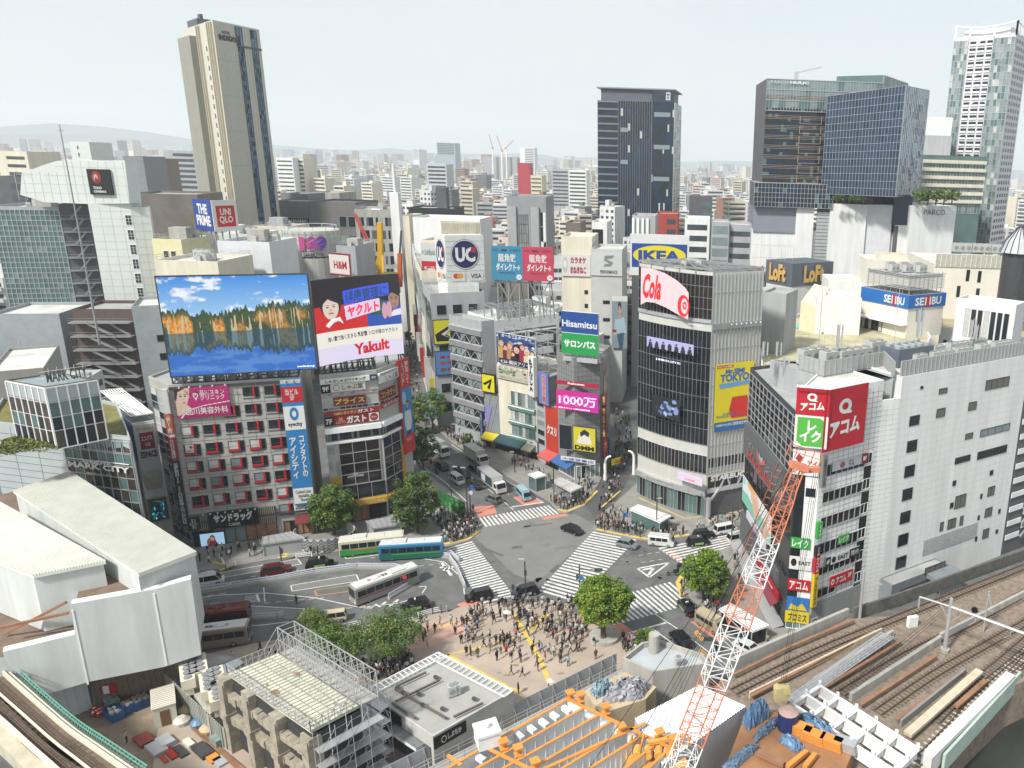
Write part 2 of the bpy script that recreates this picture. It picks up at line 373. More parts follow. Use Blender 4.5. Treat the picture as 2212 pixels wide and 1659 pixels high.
pave('pavement_bookshop',[(930,915),(976,955),(1058,1006),(1187,1084),(1207,1108),(1225,1108),(1262,1093),(1290,1050),(1320,990),(1290,960),(1180,960),(1040,930),(960,890)],side)
pave('pavement_glass_block',[(1279,1143),(1300,1148),(1372,1164),(1407,1169),(1489,1158),(1600,1132),(1625,1120),(1625,1050),(1380,1040),(1335,1080),(1300,1110)],side)
pave('pavement_corner',[(1590,1175),(1500,1208),(1474,1235),(1459,1258),(1469,1288),(1506,1320),(1562,1350),(1607,1388),(1650,1409),(1760,1385),(1740,1270),(1660,1170)],side)
mb=MB();mb.prism(xy([(1262,1085),(1283,1120),(1335,1080),(1370,1010),(1360,880),(1320,870),(1330,960),(1300,1020)],.005),-.01,.006);stc('lane',mb,asph2)
def fl(mb,pts,z=.012,mi=0):mb.poly(xy(pts,z),mi)
def ln(mb,pts,wd=.15,z=.018,mi=0,dash=None):
 q=xy(pts,z)
 for a,b in zip(q,q[1:]):
  d=b-a;Ln=d.length
  if Ln<.01:continue
  d/=Ln;s=V3((-d.y,d.x,0))*wd/2
  segs=[(0,Ln)] if not dash else [(t,min(Ln,t+dash)) for t in np.arange(0,Ln,dash*2)]
  for t0,t1 in segs:u,v=a+d*t0,a+d*t1;mb.poly([u-s,v-s,v+s,u+s],mi)
def zebra(mb,TL,TR,BR,BL,n,duty=.52,z=.018,mi=0):
 a,b,c,d=xy([TL,TR,BR,BL],z)
 for i in range(n):
  t0,t1=i/n,(i+duty)/n;mb.poly([a.lerp(d,t0),b.lerp(c,t0),b.lerp(c,t1),a.lerp(d,t1)],mi)
def struct_mark(name,mb,m):return stc(name,mb,m)
mb=MB();zebra(mb,(960,1186),(1020,1169),(1113,1290),(1045,1306),25);stc('zebra_crossing',mb,wline)
mb=MB();zebra(mb,(1281,1148),(1375,1166),(1240,1303),(1160,1279),24);stc('zebra_crossing',mb,wline)
mb=MB();zebra(mb,(1034,1118),(1049,1138),(1211,1109),(1189,1091),19);stc('zebra_crossing',mb,wline)
mb=MB();zebra(mb,(1447,1257),(1500,1303),(1320,1352),(1264,1306),18);stc('zebra_crossing',mb,wline)
mb=MB();zebra(mb,(1420,1184),(1600,1150),(1650,1176),(1480,1224),8);stc('zebra_crossing',mb,wline)
mb=MB();zebra(mb,(395,1215),(412,1210),(470,1236),(440,1244),5);zebra(mb,(1395,885),(1420,880),(1440,890),(1415,896),5);stc('zebra_crossing',mb,wline)
mb=MB()
for q in ([(1020,1095),(1066,1091),(1074,1108),(1034,1117)],[(1168,1118),(1222,1109),(1228,1114),(1175,1123)],[(1108,1074),(1142,1069),(1173,1085),(1130,1091)],[(1321,1350),(1344,1346),(1378,1371),(1365,1378)],[(1491,1343),(1532,1339),(1574,1380),(1555,1388)],[(985,1306),(1014,1296),(1040,1302),(1040,1308),(1000,1313)],[(1440,1192),(1450,1188),(1480,1210),(1470,1214)]):fl(mb,q,.01)
stc('road_coating',mb,salmon)
mb=MB()
for q in ([(475,1237),(643,1207),(651,1218),(479,1248)],[(628,1264.5),(770,1241),(776,1255),(631,1277)],[(509,1307),(658,1315),(643,1338),(487,1327)],[(424,1312),(447,1309),(455,1328),(424,1332)],[(452,1302),(474,1298),(477,1315),(452,1318)]):fl(mb,q,.01)
fl(mb,[(1005,1140),(1100,1110),(1240,1110),(1300,1140),(1160,1260),(1110,1240)],.006)
stc('asphalt_patches',mb,patch)
mb=MB();rq=random.Random(9);zones=[(1020,1230,1130,1270),(1130,1300,1330,1180),(1290,1450,1180,1330),(450,900,1215,1330),(920,1100,1010,1080)]
for k in range(60):
 x0,x1,y0,y1=zones[k%5];c=P(rq.uniform(x0,x1),rq.uniform(min(y0,y1),max(y0,y1)),.009);a=rq.choice([.35,-.55,1.2]);l,w_=rq.uniform(1,6),rq.uniform(.25,1.3);e=V3((cos(a),sin(a),0))*l/2;f_=V3((-sin(a),cos(a),0))*w_/2;mb.poly([c-e-f_,c+e-f_,c+e+f_,c-e+f_],k%2)
stc('asphalt_repairs',mb,[mat('tar',(.095,.098,.098),.85,.3,.8),mat('old_patch',(.145,.147,.14),.9,.2,.8)])
mb=MB()
for q in ([(475,1237),(643,1207),(651,1218),(479,1248),(475,1237)],[(628,1264.5),(770,1241),(776,1255),(631,1277),(628,1264.5)],[(509,1307),(658,1315),(643,1338)],[(487,1327),(509,1307)],
          [(422,1292),(480,1285),(575,1281),(680,1291),(777,1312),(854,1304),(895,1293)],[(569.5,1269),(572,1300)],[(524,1352),(567,1350),(624,1343)],[(739,1195),(748,1207),(830,1197)],
          [(911,1206),(960,1214),(1000,1250),(1003,1283)],[(905,1268),(918,1266),(921,1268),(912,1281)],
          [(1053,1055),(1110,1102)],[(1105,1095),(1175,1085)],[(1095,1039),(1175,1086)],[(980,1005),(1053,1055)],[(889,990),(960,1040),(1010,1085)],[(975,960),(1095,1039)],
          [(1355,1369),(1438,1345)],[(1413,1325),(1469,1362),(1560,1430)],[(1409,1357),(1469,1402),(1500,1425)],[(1478,1222),(1421,1184)]):ln(mb,q,.18)
ln(mb,[(1355,1369),(1438,1345)],.45,.02);ln(mb,[(1105,1095),(1175,1085)],.4,.02);ln(mb,[(555,1284),(560,1300)],.3,.02)
for q in ([(424,1290),(500,1279)],[(571,1303),(700,1291)],[(540,1246),(760,1216)],[(440,1275),(520,1255)],[(800,1205),(915,1203)],[(905,1223),(950,1217)],[(700,1318),(790,1310)],[(1380,1200),(1440,1190)],[(1385,1215),(1430,1208)]):ln(mb,q,.12,dash=.8)
for x0,y0,x1,y1 in ((800,1312,815,1305),(818,1311,834,1300),(842,1310,860,1295)):ln(mb,[(x0,y0),(x1,y1)],.45)
for k in range(5):ln(mb,[(529,1289+k*3.2),(556,1286+k*3.2)],.14)
for q in ([(954,1215),(975,1243)],[(957,1232),(985,1222)],[(950,1226),(966,1224)]):ln(mb,q,.5)
T=[(1377,1228),(1446,1215),(1403,1247)]
ln(mb,T+[T[0]],.35,.02);ln(mb,[(1388,1231),(1412,1226),(1401,1242)],.5,.024)
stc('road_markings',mb,wline)
mb=MB()
for q in ([(680,1275),(770,1262),(762,1276),(684,1287),(680,1275)],[(757,1300),(797,1312),(805,1309)],[(1100,1069),(1060,1040)],[(1508,1404),(1540,1428)],[(1512,1402),(1546,1427)],[(930,985),(980,1003)]):ln(mb,q,.14)
f8=Fr(P(1493,1373),P(1514,1383))
stc('road_markings_orange',mb,oline)
mb=MB();v,f=text_mesh('8-20',.04);n=0;a,b,c=P(1514,1386,.02),P(1498,1366,.02),P(1523,1380,.02)
mb.v=[tuple(a+(b-a)*p[0]+(c-a)*p[1]) for p in v];mb.f=[tuple(q) for q in f];mb.m=[0]*len(f);stc('road_number',mb,oline)
mb=MB();Zp=.15
def zl(pts,wd):q=xy(pts,Zp);
def zln(mb,pts,wd,z=Zp):ln(mb,pts,wd,z)
for q,wd in (([(1111,1329),(1137,1372),(1165,1420),(1189,1480)],.6),([(1182,1326),(1142,1367)],.6),([(1132,1374),(966,1415)],.3),([(966,1414),(1126,1498)],.45),([(930,1360),(1010,1338)],.3),([(830,1540),(900,1600),(960,1659)],.45),
             ([(474,1232),(500,1222),(460,1214)],.5),([(600,1205),(625,1200),(590,1185)],.5),([(757,1165),(772,1140)],.5),([(960,1175),(1010,1164),(1036,1146)],.6),
             ([(1205,1100),(1225,1104),(1262,1088),(1290,1060)],.6),([(1288,1143),(1372,1160),(1407,1165),(1489,1154)],.6),([(1478,1236),(1464,1258),(1474,1287)],.8),([(1300,1095),(1340,1060)],.4),([(1228,1080),(1250,1050)],.4),([(1380,1075),(1480,1120),(1600,1105)],.3)):ln(mb,q,wd,Zp)
stc('tactile_paving',mb,yline)
mb=MB();fl(mb,[(880,1356),(993,1338),(1020,1341),(1017,1364),(918,1401),(870,1405)],.142);stc('plaza_pink_area',mb,salmonp)
mb=MB()
for k in range(14):
 x,y=R.uniform(960,1300),R.uniform(1370,1490);a=R.uniform(3,9)
 mb.poly([P(x+a*R.uniform(.6,1.3)*cos(t),y+a*.35*R.uniform(.5,1.2)*sin(t),.143) for t in [2*pi*j/9 for j in range(9)]])
stc('plaza_stains',mb,mat('stain',(.24,.2,.17),.9,.3,1.))
mb=MB()
for k,(x,y,a) in enumerate([(1150,1148,3),(1288,1233,5),(1355,1196,5),(1109,1293,5),(1266,1270,4),(640,1225,3),(1077,1118,3),(1280,1180,3),(1020,1112,4),(905,1235,3)]):
 mb.poly([P(x+a*cos(2*pi*j/12),y+a*.5*sin(2*pi*j/12),.03) for j in range(12)])
stc('manhole_covers',mb,mat('iron',(.14,.14,.13),.6,.3,3.))
mb=MB();n=60;pr=None
for i in range(n+1):
 a=-1.25+2.3*i/n;h=90+200*exp(-((a+.86)/.09)**2)+130*exp(-((a+.66)/.12)**2)+120*exp(-((a+1.05)/.1)**2)+18*sin(i*1.7)+12*sin(i*3.1)
 x,y=9400*sin(a),9400*cos(a);cur=[(x,y,-5),(x*1.0,y*1.0,h*.6),(x*1.015,y*1.015,h)]
 if pr:mb.poly([pr[0],cur[0],cur[1],pr[1]]);mb.poly([pr[1],cur[1],cur[2],pr[2]]);mb.poly([pr[2],cur[2],(x*1.06,y*1.06,-5),(px_[0]*1.06,px_[1]*1.06,-5)])
 pr=cur;px_=(x,y)
stc('hills',mb,mat('hill_forest',(.06,.09,.07),.95,.3,.002))
# hero buildings
def crop(x0,y0,w,n=2212): # reads a position off an enlarged crop of the photograph
 k=w/n*.864;return lambda x,y:(x0*.864+k*x,y0*.864+k*y)
a1,c2,c3,c4=crop(0,300,700),crop(350,600,700),crop(0,850,500),crop(350,900,700)
c5,c6,cq=crop(980,500,600),crop(980,850,600),crop(1540,600,400,885)
d2,d3,d4,d5=crop(1850,600,710),crop(1850,1050,710),crop(450,1250,700),crop(1050,1250,700)
d6,d7,d8=crop(1600,1400,960),crop(0,1400,960),crop(850,1500,850)
e1,e2,e3,e4=crop(400,0,700),crop(1000,300,560),crop(1460,180,440,1404),crop(1850,50,710,2142)
f3,f4=crop(1850,350,710),crop(380,440,700)
RED,WH,BK,BLU='C8202C','F2F2EE','15151A','2A86C8'
def V(s):return '\n'.join(s)                         # vertical writing
def spots(fr,us,z,d=.5,parent=None): # little sign lamps on arms
 mb=MB()
 for u in us:mb.bar(fr.pt(u,z,0),fr.pt(u,z+.1,d),.05);mb.tube(fr.pt(u,z+.15,d),fr.pt(u,z-.12,d+.12),.14,6)
 return mb.mk_('sign_lamps',alu,parent)
def frame_bars(name,fr,u0,u1,z0,z1,d0,d1,root,m=None,nx=6,nz=3,w=.12):
 mb=MB()
 for i in range(nx+1):
  u=u0+(u1-u0)*i/nx
  for d in (d0,d1):mb.bar(fr.pt(u,z0,d),fr.pt(u,z1,d),w)
  mb.bar(fr.pt(u,z0,d0),fr.pt(u,z1,d1),w*.7)
  for j in range(nz+1):z=z0+(z1-z0)*j/nz;mb.bar(fr.pt(u,z,d0),fr.pt(u,z,d1),w*.8)
 for j in range(nz+1):
  z=z0+(z1-z0)*j/nz
  for d in (d0,d1):mb.bar(fr.pt(u0,z,d),fr.pt(u1,z,d),w)
  if j<nz:
   for i in range(nx):u=u0+(u1-u0)*i/nx;mb.bar(fr.pt(u,z,d1),fr.pt(u+(u1-u0)/nx,z+(z1-z0)/nz,d1),w*.6)
 return mb.mk_(name,m or stl,root)
A,B=P(420,1183),P(686,1150);Z=HT(A,838)
bR=Bld('grey panelled block with rows of red framed windows under the lake screen',[P(321,819,Z),A,B]+back(A,B,17)[2:],0,Z,mat('panel_grey',(.36,.355,.33),.7,.12,.5),ppt=.5,name='office_building')
f=Fr(A,B);r=bR.root
rw=cm('C02028');dkf=dst
cols=[f.uz(*c4(x,y))[0] for x,y in ((350,720),(525,705),(700,690),(868,668),(1035,655))]
rows=[f.uz(*c4(1060,y))[1] for y in (235,370,505,645,778,910,1045,1180)]
for i,u in enumerate(cols):
 for j,z in enumerate(rows):
  if j==7 and i<4:continue
  if j<2 and i<2:continue
  if j==0 and i==2:continue
  gm=R.choice([curtain,gls,gll,gls,curtain]) if j>2 else R.choice([gls,gls,curtain])
  w_=1.6;h_=1.55
  o=window(r,f,u+w_/2,z,w_,h_,dkf,gm,1,1)
  mb=MB()
  f.box(mb,u+w_-.1,u+w_+.2,z-h_/2-.1,z+h_/2+.1,0,.32)
  if j>2:f.box(mb,u-.02,u+w_-.1,z-h_/2-.32,z-h_/2-.02,0,.32)
  q=mb.mk_('red_window_frame',rw,r)
  window(r,f,u+w_+.55,z-.15,.66,1.85,dkf,gls,1,1);
  mb=MB();f.box(mb,u-.05,u+w_+.85,z-h_/2-.62,z-h_/2-.34,0,.03);mb.mk_('spandrel_vent',wD_,r)
mb=MB();f.lines(mb,0,f.L,4,Z-.3,1.9,1.55,.045,.03);mb.mk_('panel_joints',mat('joint',(.12,.12,.12),.9,0),r)
mb=MB();f.box(mb,0,f.L,Z-.35,Z+.1,0,.25);f.box(mb,0,f.L,4.6,5.0,0,.5);mb.mk_('cornice',dst,r)
u0=f.uz(*c4(1305,500))[0];cwl(r,f,u0,f.L-.1,3.2,Z-.5,1,11,[gls,gls,wD_],dst)
fs=bR.fr(0);cwl(r,fs,.3,fs.L-.2,1,Z-1,3,20,[gls,gls,curtain,wG_],alu)
g0=f.uz(*c4(420,1400))[0]
cwl(r,f,g0,f.uz(*c4(1080,1300))[0],.2,3.9,8,1,[gls,gll,mat('shop_warm',(.3,.16,.1),.4,.4,1.)],dst,'shopfront')
mb=MB();ua,ub=f.uz(*c4(1235,1290))[0],f.L-.3
mb.poly([f.pt(ua,4.0,.3),f.pt(ub,4.0,.3),f.pt(ub,3.1,2.2),f.pt(ua,3.1,2.2)]);mb.poly([f.pt(ua,3.9,.3),f.pt(ua,3.0,2.2),f.pt(ub,3.0,2.2),f.pt(ub,3.9,.3)]);mb.mk_('awning',cm('7A2A30'),r)
cwl(r,f,ua-2,ub,.2,3.0,5,1,[gls,mat('shop_warm')],dst,'shopfront')
spots(f,[f.uz(*c4(x,150))[0] for x in (310,390,480,575,675,1150,1210,1265)],Z+.15,.9,r)
spots(f,[f.uz(*c4(x,1200))[0] for x in (500,560,620,680,740,800,860,920)],f.uz(*c4(680,1190))[1],.7,r)
cv=Cv(60,64,'C4267A').po([(0,0),(1,0),(1,.55),(.55,.68),(0,.8)],'C4267A').po([(0,.72),(.4,.68),(.6,.56),(1,.5),(1,1),(0,1)],'B01C68')
cv=Cv(110,56,'C4267A').po([(0,.0),(.28,0),(.26,.3),(.2,.55),(.28,.68),(.2,.8),(.03,.9),(0,.9)],'E9CBB8').po([(0,0),(.2,0),(.06,.12),(.02,.4),(0,.4)],'3A2420').po([(.05,1),(.1,.85),(.3,.66),(.5,.58),(1,.5),(1,1)],'B01C68').po([(.05,1),(.08,.9),(.3,.68),(.5,.6),(1,.5),(1,.53),(.5,.63),(.3,.71),(.12,.9),(.08,1)],'F4E4EC')
for ex in (.1,.19):cv.el(ex,.26,.022,.022,'2A2020').el(ex,.21,.03,.012,'5A3A30')
cv.el(.155,.48,.03,.018,'C05058').el(.15,.38,.01,.02,'D0A090')
sgx('pink clinic sign with a woman portrait on the corner of the red windowed block',f,c4(268,225),c4(726,430),'C4267A',[('c',cv,0,0,1,1),('t','品川スキン\nクリニック',.46,.1,.92,.44,WH),('t','S品川美容外科',.1,.66,.95,.9,WH),('t','♡',.33,.18,.43,.42,WH)],tk=.3)
e=f.uz(*c4(1108,150));e2_=f.uz(*c4(1383,1120))
sign('tall blue and white contact lens shop sign running down the red windowed block',f,e[0],e2_[0],e2_[1],e[1],BLU,
 [('r',0,0,1,.03,'C8CCC8'),('r',0,.055,1,.175,RED),('t','当ビル\n5F',.18,.07,.82,.16,WH),('r',0,.205,1,.39,WH),('e',.5,.265,.22,.052,'2E86C0'),('e',.5,.265,.1,.024,WH),('t','eyecity',.15,.33,.85,.37,'3A3A3A'),
  ('t',V('アイシティ'),.1,.45,.44,.78,WH),('t',V('コンタクトの'),.58,.44,.86,.77,WH),('r',0,.86,1,.985,WH),('t','Contact Lens\nSpeciality\nStore',.12,.875,.88,.97,'222228')],tk=.45,d=.35)
sgx('small white blood donation room sign under the tall blue sign',f,c4(1215,1135),c4(1368,1195),WH,[('t','ハチ公前\n献血ルーム',.08,.1,.7,.6,'333344'),('t','♥',.75,.1,.9,.45,'333344'),('t','✚ 日本赤十字社',.5,.72,.95,.9,'444455')])
mb=MB();z1_,z0_=f.uz(*c4(700,1190))[1],f.uz(*c4(700,1315))[1];ua,ub=f.uz(*c4(368,1260))[0],f.uz(*c4(1078,1230))[0]
for i in range(46):u=ua+(ub-ua)*i/46;f.box(mb,u,u+.14,z0_,z1_,.1,.5)
mb.mk_('sign_louvre',cm('A39C8C'),r);mb=MB();f.box(mb,ua,ub,z0_,z1_,.0,.12);mb.mk_('louvre_backing',wD_,r)
sgx('black drugstore sign with white katakana over the louvred band',f,c4(535,1205),c4(948,1290),'121212',[('t','サンドラッグ',.1,.14,.88,.66,WH,dict(bold=.05)),('t','CARER',.38,.74,.62,.92,'D8D8D0')],d=.5)
sgx('black second floor prescription counter sign at the corner of the drugstore',f,c4(378,1245),c4(478,1335),'1A1A1A',[('t','薬 2F\n処方せん\n受付',.12,.08,.88,.92,WH)],d=.5)
cv=Cv(50,26,'9CC0DC').el(.45,.75,.2,.4,'6A4840').face(.5,.42,.22,'C0705A','3A2A2A',.6).po([(.3,1),(.4,.65),(.62,.65),(.75,1)],'5A2020')
sgx('street level video screen showing a person in front of pale blue',f,c4(468,1372),c4(680,1448),'303030',[('c',cv,.02,.03,.98,.97)],emit=.9,edge=dst,**SC)
ss=[('C05A28','三菱UFJ銀行',c4(225,425),c4(262,580)),('B02028','外科皮膚科',c4(250,610),c4(292,775)),('1C1C1C','加藤眼科5F',c4(272,795),c4(315,970)),('1C1C1C','3F内科産婦人科心療内科',c4(296,975),c4(355,1300))]
for (cl,tx,p_,q_),lb in zip(ss,('orange upright bank sign at the corner of the red windowed block','red upright skin clinic sign at the corner of the red windowed block','short black upright eye clinic sign at the corner','long black upright medical sign at the corner near the street')):
 za,zb=f.uz(*p_)[1],f.uz(*q_)[1];sign(lb,f,-1.15,-.1,zb,za,cl,[('t',V(tx),.2,.04,.8,.96,WH)],d=.1,tk=.6)
sign('white blank upright light box at the corner of the red windowed block',f,-1.0,-.1,f.uz(*c4(215,415))[1],f.uz(*c4(205,225))[1],'DCDCDC',[('r',.1,.02,.9,.98,'E8E8E4')],d=.1,tk=.6)
sign('small red cross clinic board in a window of the red windowed block',f,cols[0]+.2,cols[0]+1.9,rows[3]-.7,rows[3]+.75,'DDE2E2',[('t','✚',.35,.12,.65,.5,'8A2030'),('t','献血ルーム',.1,.68,.9,.86,'444444')],d=.04,tk=.04)
frame_bars('screen_truss',f,.5,f.L-.3,Z+.5,Z+1.9,-3.2,-.8,r,dst,12,1,.16)
mb=MB();[f.box(mb,u,u+1.1,Z+.1,Z+1.5,-2.6,-1.4) for u in np.arange(1,f.L-2,1.9)];mb.mk_('roof_machinery',stl,r)
zt=Z+.9
fsn=Fr(f.pt(0,0,.3),f.pt(1,0,.3));ua,zb_=fsn.uz(*c2(240,1085));ub,zt_=fsn.uz(*c2(1330,258))
uL,zL=fsn.uz(*c2(145,295));uR2,zR2=fsn.uz(*c2(1390,1000));us0,us1,zs0,zs1=(ua+uL)/2,(ub+uR2)/2,(zb_+zR2)/2,(zL+zt_)/2
cv=Cv(230,140,'4AA0DC');X,Y=cv.X,cv.Y;rs=np.random.RandomState(4)
def nse(nx,ny,hh,ww):
 g=rs.rand(ny+2,nx+2);yy=np.linspace(0,ny,hh,endpoint=False);xx=np.linspace(0,nx,ww,endpoint=False);yi=yy.astype(int)[:,None];xi=xx.astype(int)[None];fy=(yy-yy.astype(int))[:,None];fx=(xx-xx.astype(int))[None]
 fx=fx*fx*(3-2*fx);fy=fy*fy*(3-2*fy)
 return (g[yi,xi]*(1-fx)+g[yi,xi+1]*fx)*(1-fy)+(g[yi+1,xi]*(1-fx)+g[yi+1,xi+1]*fx)*fy
hh,ww=140,230
n1=nse(8,18,hh,ww)*.5+nse(18,34,hh,ww)*.3+nse(50,60,hh,ww)*.2
sky_=np.array(srgb('2E8ADF'))*(1-Y[...,None]*2)+np.array(srgb('A8D4F2'))*(Y[...,None]*2);cl=np.clip((n1-.6+.12*Y)/.16,0,1)[...,None];sky_=sky_*(1-cl)+np.array([.85,.88,.95])*cl
H0=.565-.02*X;refl=Y>H0;Ym=np.where(refl,H0-(Y-H0)*.98,Y)
ti=nse(110,1,1,ww)[0]*.07+nse(22,1,1,ww)[0]*.06;topl=(.34+.04*np.sin(X*5)+.07*np.clip(X-.75,0,1))-ti[None]+.04
tree=Ym>topl
sp=nse(70,50,hh,ww);big=nse(14,5,hh,ww)
tc_=np.array(srgb('27431C'))[None,None]*(.5+1.2*sp[...,None]);yel=np.clip((big-.4+.18*(.5-X))*5,0,1)[...,None]*np.clip((Ym-topl-.03)*14,0,1)[...,None]*np.where(X>.42,.55,1)[...,None]
tc_=tc_*(1-yel)+np.array(srgb('D98F2A'))*yel*(.5+sp[...,None]);trunk=(nse(115,3,hh,ww)>.7)&(Ym>topl+.07);tc_[trunk]=np.array(srgb('C9B48A'))
im=np.where(tree[...,None],tc_,sky_)
skr=np.array(srgb('0F62B8'))*(1-(Y[...,None]-.5))+np.array(srgb('1B6FD0'))*(Y[...,None]-.5);skr=skr*(1-cl*.22)+np.array([.3,.55,.85])*cl*.22
im=np.where(refl[...,None],np.where((Ym>topl+.02)[...,None],tc_*np.array([.28,.55,.9])*.75+np.array([.0,.025,.06]),skr),im);cv.a=np.clip(im,0,1)
sign('huge rooftop video screen showing a forest mirrored in a blue lake',fsn,us0,us1,zs0,zs1,'20242A',[('c',cv,.002,.004,.998,.996),('t','www.hit-ad.co.jp',.86,.955,.985,.98,'DDE8F4')],**SC,tk=.6,d=0,emit=.85,edge=dst)
ZL=Z-.3;q=xy([c2(1415,1085),c2(1868,1042),c2(2022,985),c2(2100,955)],ZL)
fk=Fr(q[0],q[1]);bL=Bld('faceted corner building with restaurant signs above and dark cafe glass with yellow fascia below',[q[0],q[1],q[2],q[3],q[3]+V3((-9,14,0)),q[0]+V3((-6,16,0))],0,ZL,mat('panel_grey'),ppt=.4,name='commercial_building')
r=bL.root
for k in (0,1):
 g=bL.fr(k);zz=lambda y:fk.uz(*c4(1500,y))[1];L_=g.L;ns=10 if k==0 else 4;a0=2.0 if k==0 else .05
 cwl(r,g,.05,L_-.05,zz(285),zz(262),ns,1,[gll,mat('pink_panel',(.5,.3,.28),.6)],alu)
 cwl(r,g,.05,L_-.05,zz(400),zz(378),ns,1,[gls,gll],alu)
 cwl(r,g,.05,L_-.05,zz(640),zz(580),ns*2,1,[gls,gll,gls],dst)
 mb=MB();g.box(mb,0,L_,zz(578),zz(535),0,.7);g.box(mb,0,L_,zz(668),zz(650),0,.3);mb.mk_('white_canopy',whp,r)
 cwl(r,g,a0,L_-.6,zz(1010),zz(672),3 if k==0 else 2,4,[mat('smoked_glass',(.018,.015,.015),.08,.3,.3,spec=.4)],alu,w=.1)
 cwl(r,g,a0,L_-.05,4.6,zz(1015),3 if k==0 else 2,1,[gls],alu)
 mb=MB();g.box(mb,0,L_,3.4,4.5,0,.8);(g.box(mb,.1,1.9,zz(1000),zz(935),0,.12) if k==0 else g.box(mb,L_-.6,L_,4.5,zz(800),0,.3));mb.mk_('yellow_fascia',cm('D8A41A'),r)
 cwl(r,g,.3,L_-.3,.2,3.2,6 if k==0 else 3,1,[gls,mat('shop_warm')],dst,'shopfront')
 if k==0:cwl(r,g,.1,1.9,zz(930),zz(690),3,4,[mat('panel_grey'),stl],None)
g=bL.fr(0);g1=bL.fr(1)
def zs(y):return fk.uz(*c4(1500,y))[1]
U=lambda x,y:g.uz(*c4(x,y))[0]
sign('white hot pot buffet sign band along the top of the faceted building',g,.05,g.L-1.3,zs(185),zs(145),WH,[('t','しゃぶしゃぶバイキング',.1,.15,.92,.85,'201818')],tk=.4)
sign('small navy sign at the kink of the top sign band',g,g.L-1.25,g.L-.05,zs(185),zs(145),'1E3460',[('t','寿司',.2,.2,.8,.8,WH)],tk=.4)
sign('white hot pot buffet sign on the avenue side of the faceted building',g1,.1,g1.L-.1,zs(225),zs(142),WH,[('t','しゃぶしゃぶバイキング',.05,.03,.95,.3,'201818'),('t','しゃぶ葉',.3,.4,.95,.95,'5A4A40')],tk=.4)
sign('black 9F floor sign left of the white hot pot sign',g,.05,1.6,zs(258),zs(190),'101010',[('t','9F',.15,.2,.85,.8,WH)],tk=.2)
sign('white hot pot restaurant sign with a peach drawing and brush lettering',g,1.65,U(1782,225),zs(255),zs(190),'E4E2DC',[('e',.16,.5,.09,.35,'3A3230'),('e',.16,.5,.075,.29,'E4E2DC'),('t','しゃぶ葉',.33,.2,.92,.82,'5A3A34')],tk=.2)
sign('maroon eyeglass shop sign with gold katakana',g,1.9,U(1785,330),zs(365),zs(300),'70181C',[('t','プライス',.04,.15,.96,.85,'E0C060')],tk=.25)
sign('maroon contact lens sign with gold katakana on the avenue side',g1,.1,g1.L*.8,zs(365),zs(285),'70181C',[('t','コンタクト',.04,.15,.96,.85,'E0C060')],tk=.25)
sign('thin red cafe restaurant sign band with white katakana',g,.05,g.L-.1,zs(440),zs(408),'A01C20',[('t','Caféレストラン',.18,.2,.58,.85,'E8D070'),('t','ガスト',.6,.05,.9,.95,WH)],tk=.3)
sign('red cafe restaurant sign band on the avenue side',g1,.05,g1.L-.1,zs(430),zs(392),'A01C20',[('t','Caféレストラン ガスト',.08,.1,.92,.9,WH)],tk=.3)
sign('black 7F floor sign left of the wide cafe sign',g,.05,1.6,zs(520),zs(448),'101010',[('t','7F',.15,.2,.85,.8,WH)],tk=.2)
sign('wide red cafe sign with big white katakana and a round badge',g,1.65,g.L-.1,zs(520),zs(448),'8E181C',[('t','Café\nレストラン',.04,.15,.25,.85,'E8C0A0'),('t','ガスト',.27,.08,.7,.92,WH,dict(bold=.06)),('r',.76,.04,.98,.96,WH),('e',.87,.5,.09,.42,'B02024'),('t','ガスト',.81,.38,.93,.62,WH)],tk=.25)
sign('gold lettering on the yellow fascia over the cafe entrance',g,g.L*.45,g.L-.2,3.5,4.4,None,[('t',"L'OCCITANE",.05,.15,.95,.85,'F4E8C0')],d=.8,tk=.02)
sign('white cafe lettering on the dark glass',g,g.L*.3,g.L*.62,zs(955),zs(915),None,[('t',"Café\nL'OCCITANE",.05,.05,.95,.95,'E8E8E0')],d=.1,tk=.02)
gb=bL.fr(2);cv=Cv(30,90,'C8302A').re(0,.30,1,.8,'2C8AC8').el(.5,.47,.24,.035,'16305A').el(.5,.48,.16,.028,'C99A7C').po([(.2,.55),(.8,.55),(.85,.68),(.65,.78),(.35,.78),(.15,.68)],'DDE2E8').el(.25,.4,.2,.07,'9CC8E8').po([(.3,.76),(.7,.76),(.75,.8),(.25,.8)],'203050')
sign('tall red banner with a baseball player on blue at the avenue corner',gb,-.1,max(gb.L,2.3),zs(840)-1.2,ZL+.8,'C8302A',[('c',cv,0,0,1,1),('t',V('野球って'),.52,.03,.85,.26,WH),('t',V('17（いいな）'),.12,.03,.45,.27,WH),('t','きさせて、\n来るよ。',.2,.83,.8,.87,WH)],tk=.5,d=.2)
frame_bars('screen_truss',g,.2,g.L,ZL+.4,ZL+1.9,-3,-1,r,dst,10,1,.16)
g2=Fr(q[0],q[2]);uA,zA=g2.uz(*c2(1352,322));uB,zB=g2.uz(*c2(2040,262));uC,zC=g2.uz(*c2(1408,1005));uD,zD=g2.uz(*c2(2075,890))
v0,v1,w0,w1=(uA+uC)/2,(uB+uD)/2,(zC+zD)/2,(zA+zB)/2
rt_=thg('video_screen','curved rooftop video screen with two faces and red drink brand lettering on white','screen',g2.pt((v0+v1)/2,ZL+1,0))
cv=Cv(170,170,'1A0A10').re(0,.3,.62,.62,'D02018').re(.62,.3,1,.62,'1C4FB0').re(0,0,1,.32,'180A12').re(.66,.3,.8,.48,'145A40')
cv.a[cv.Y>.62]=srgb('F2ECE0');cv.a[cv.Y>.8]=srgb('E2DCF4')
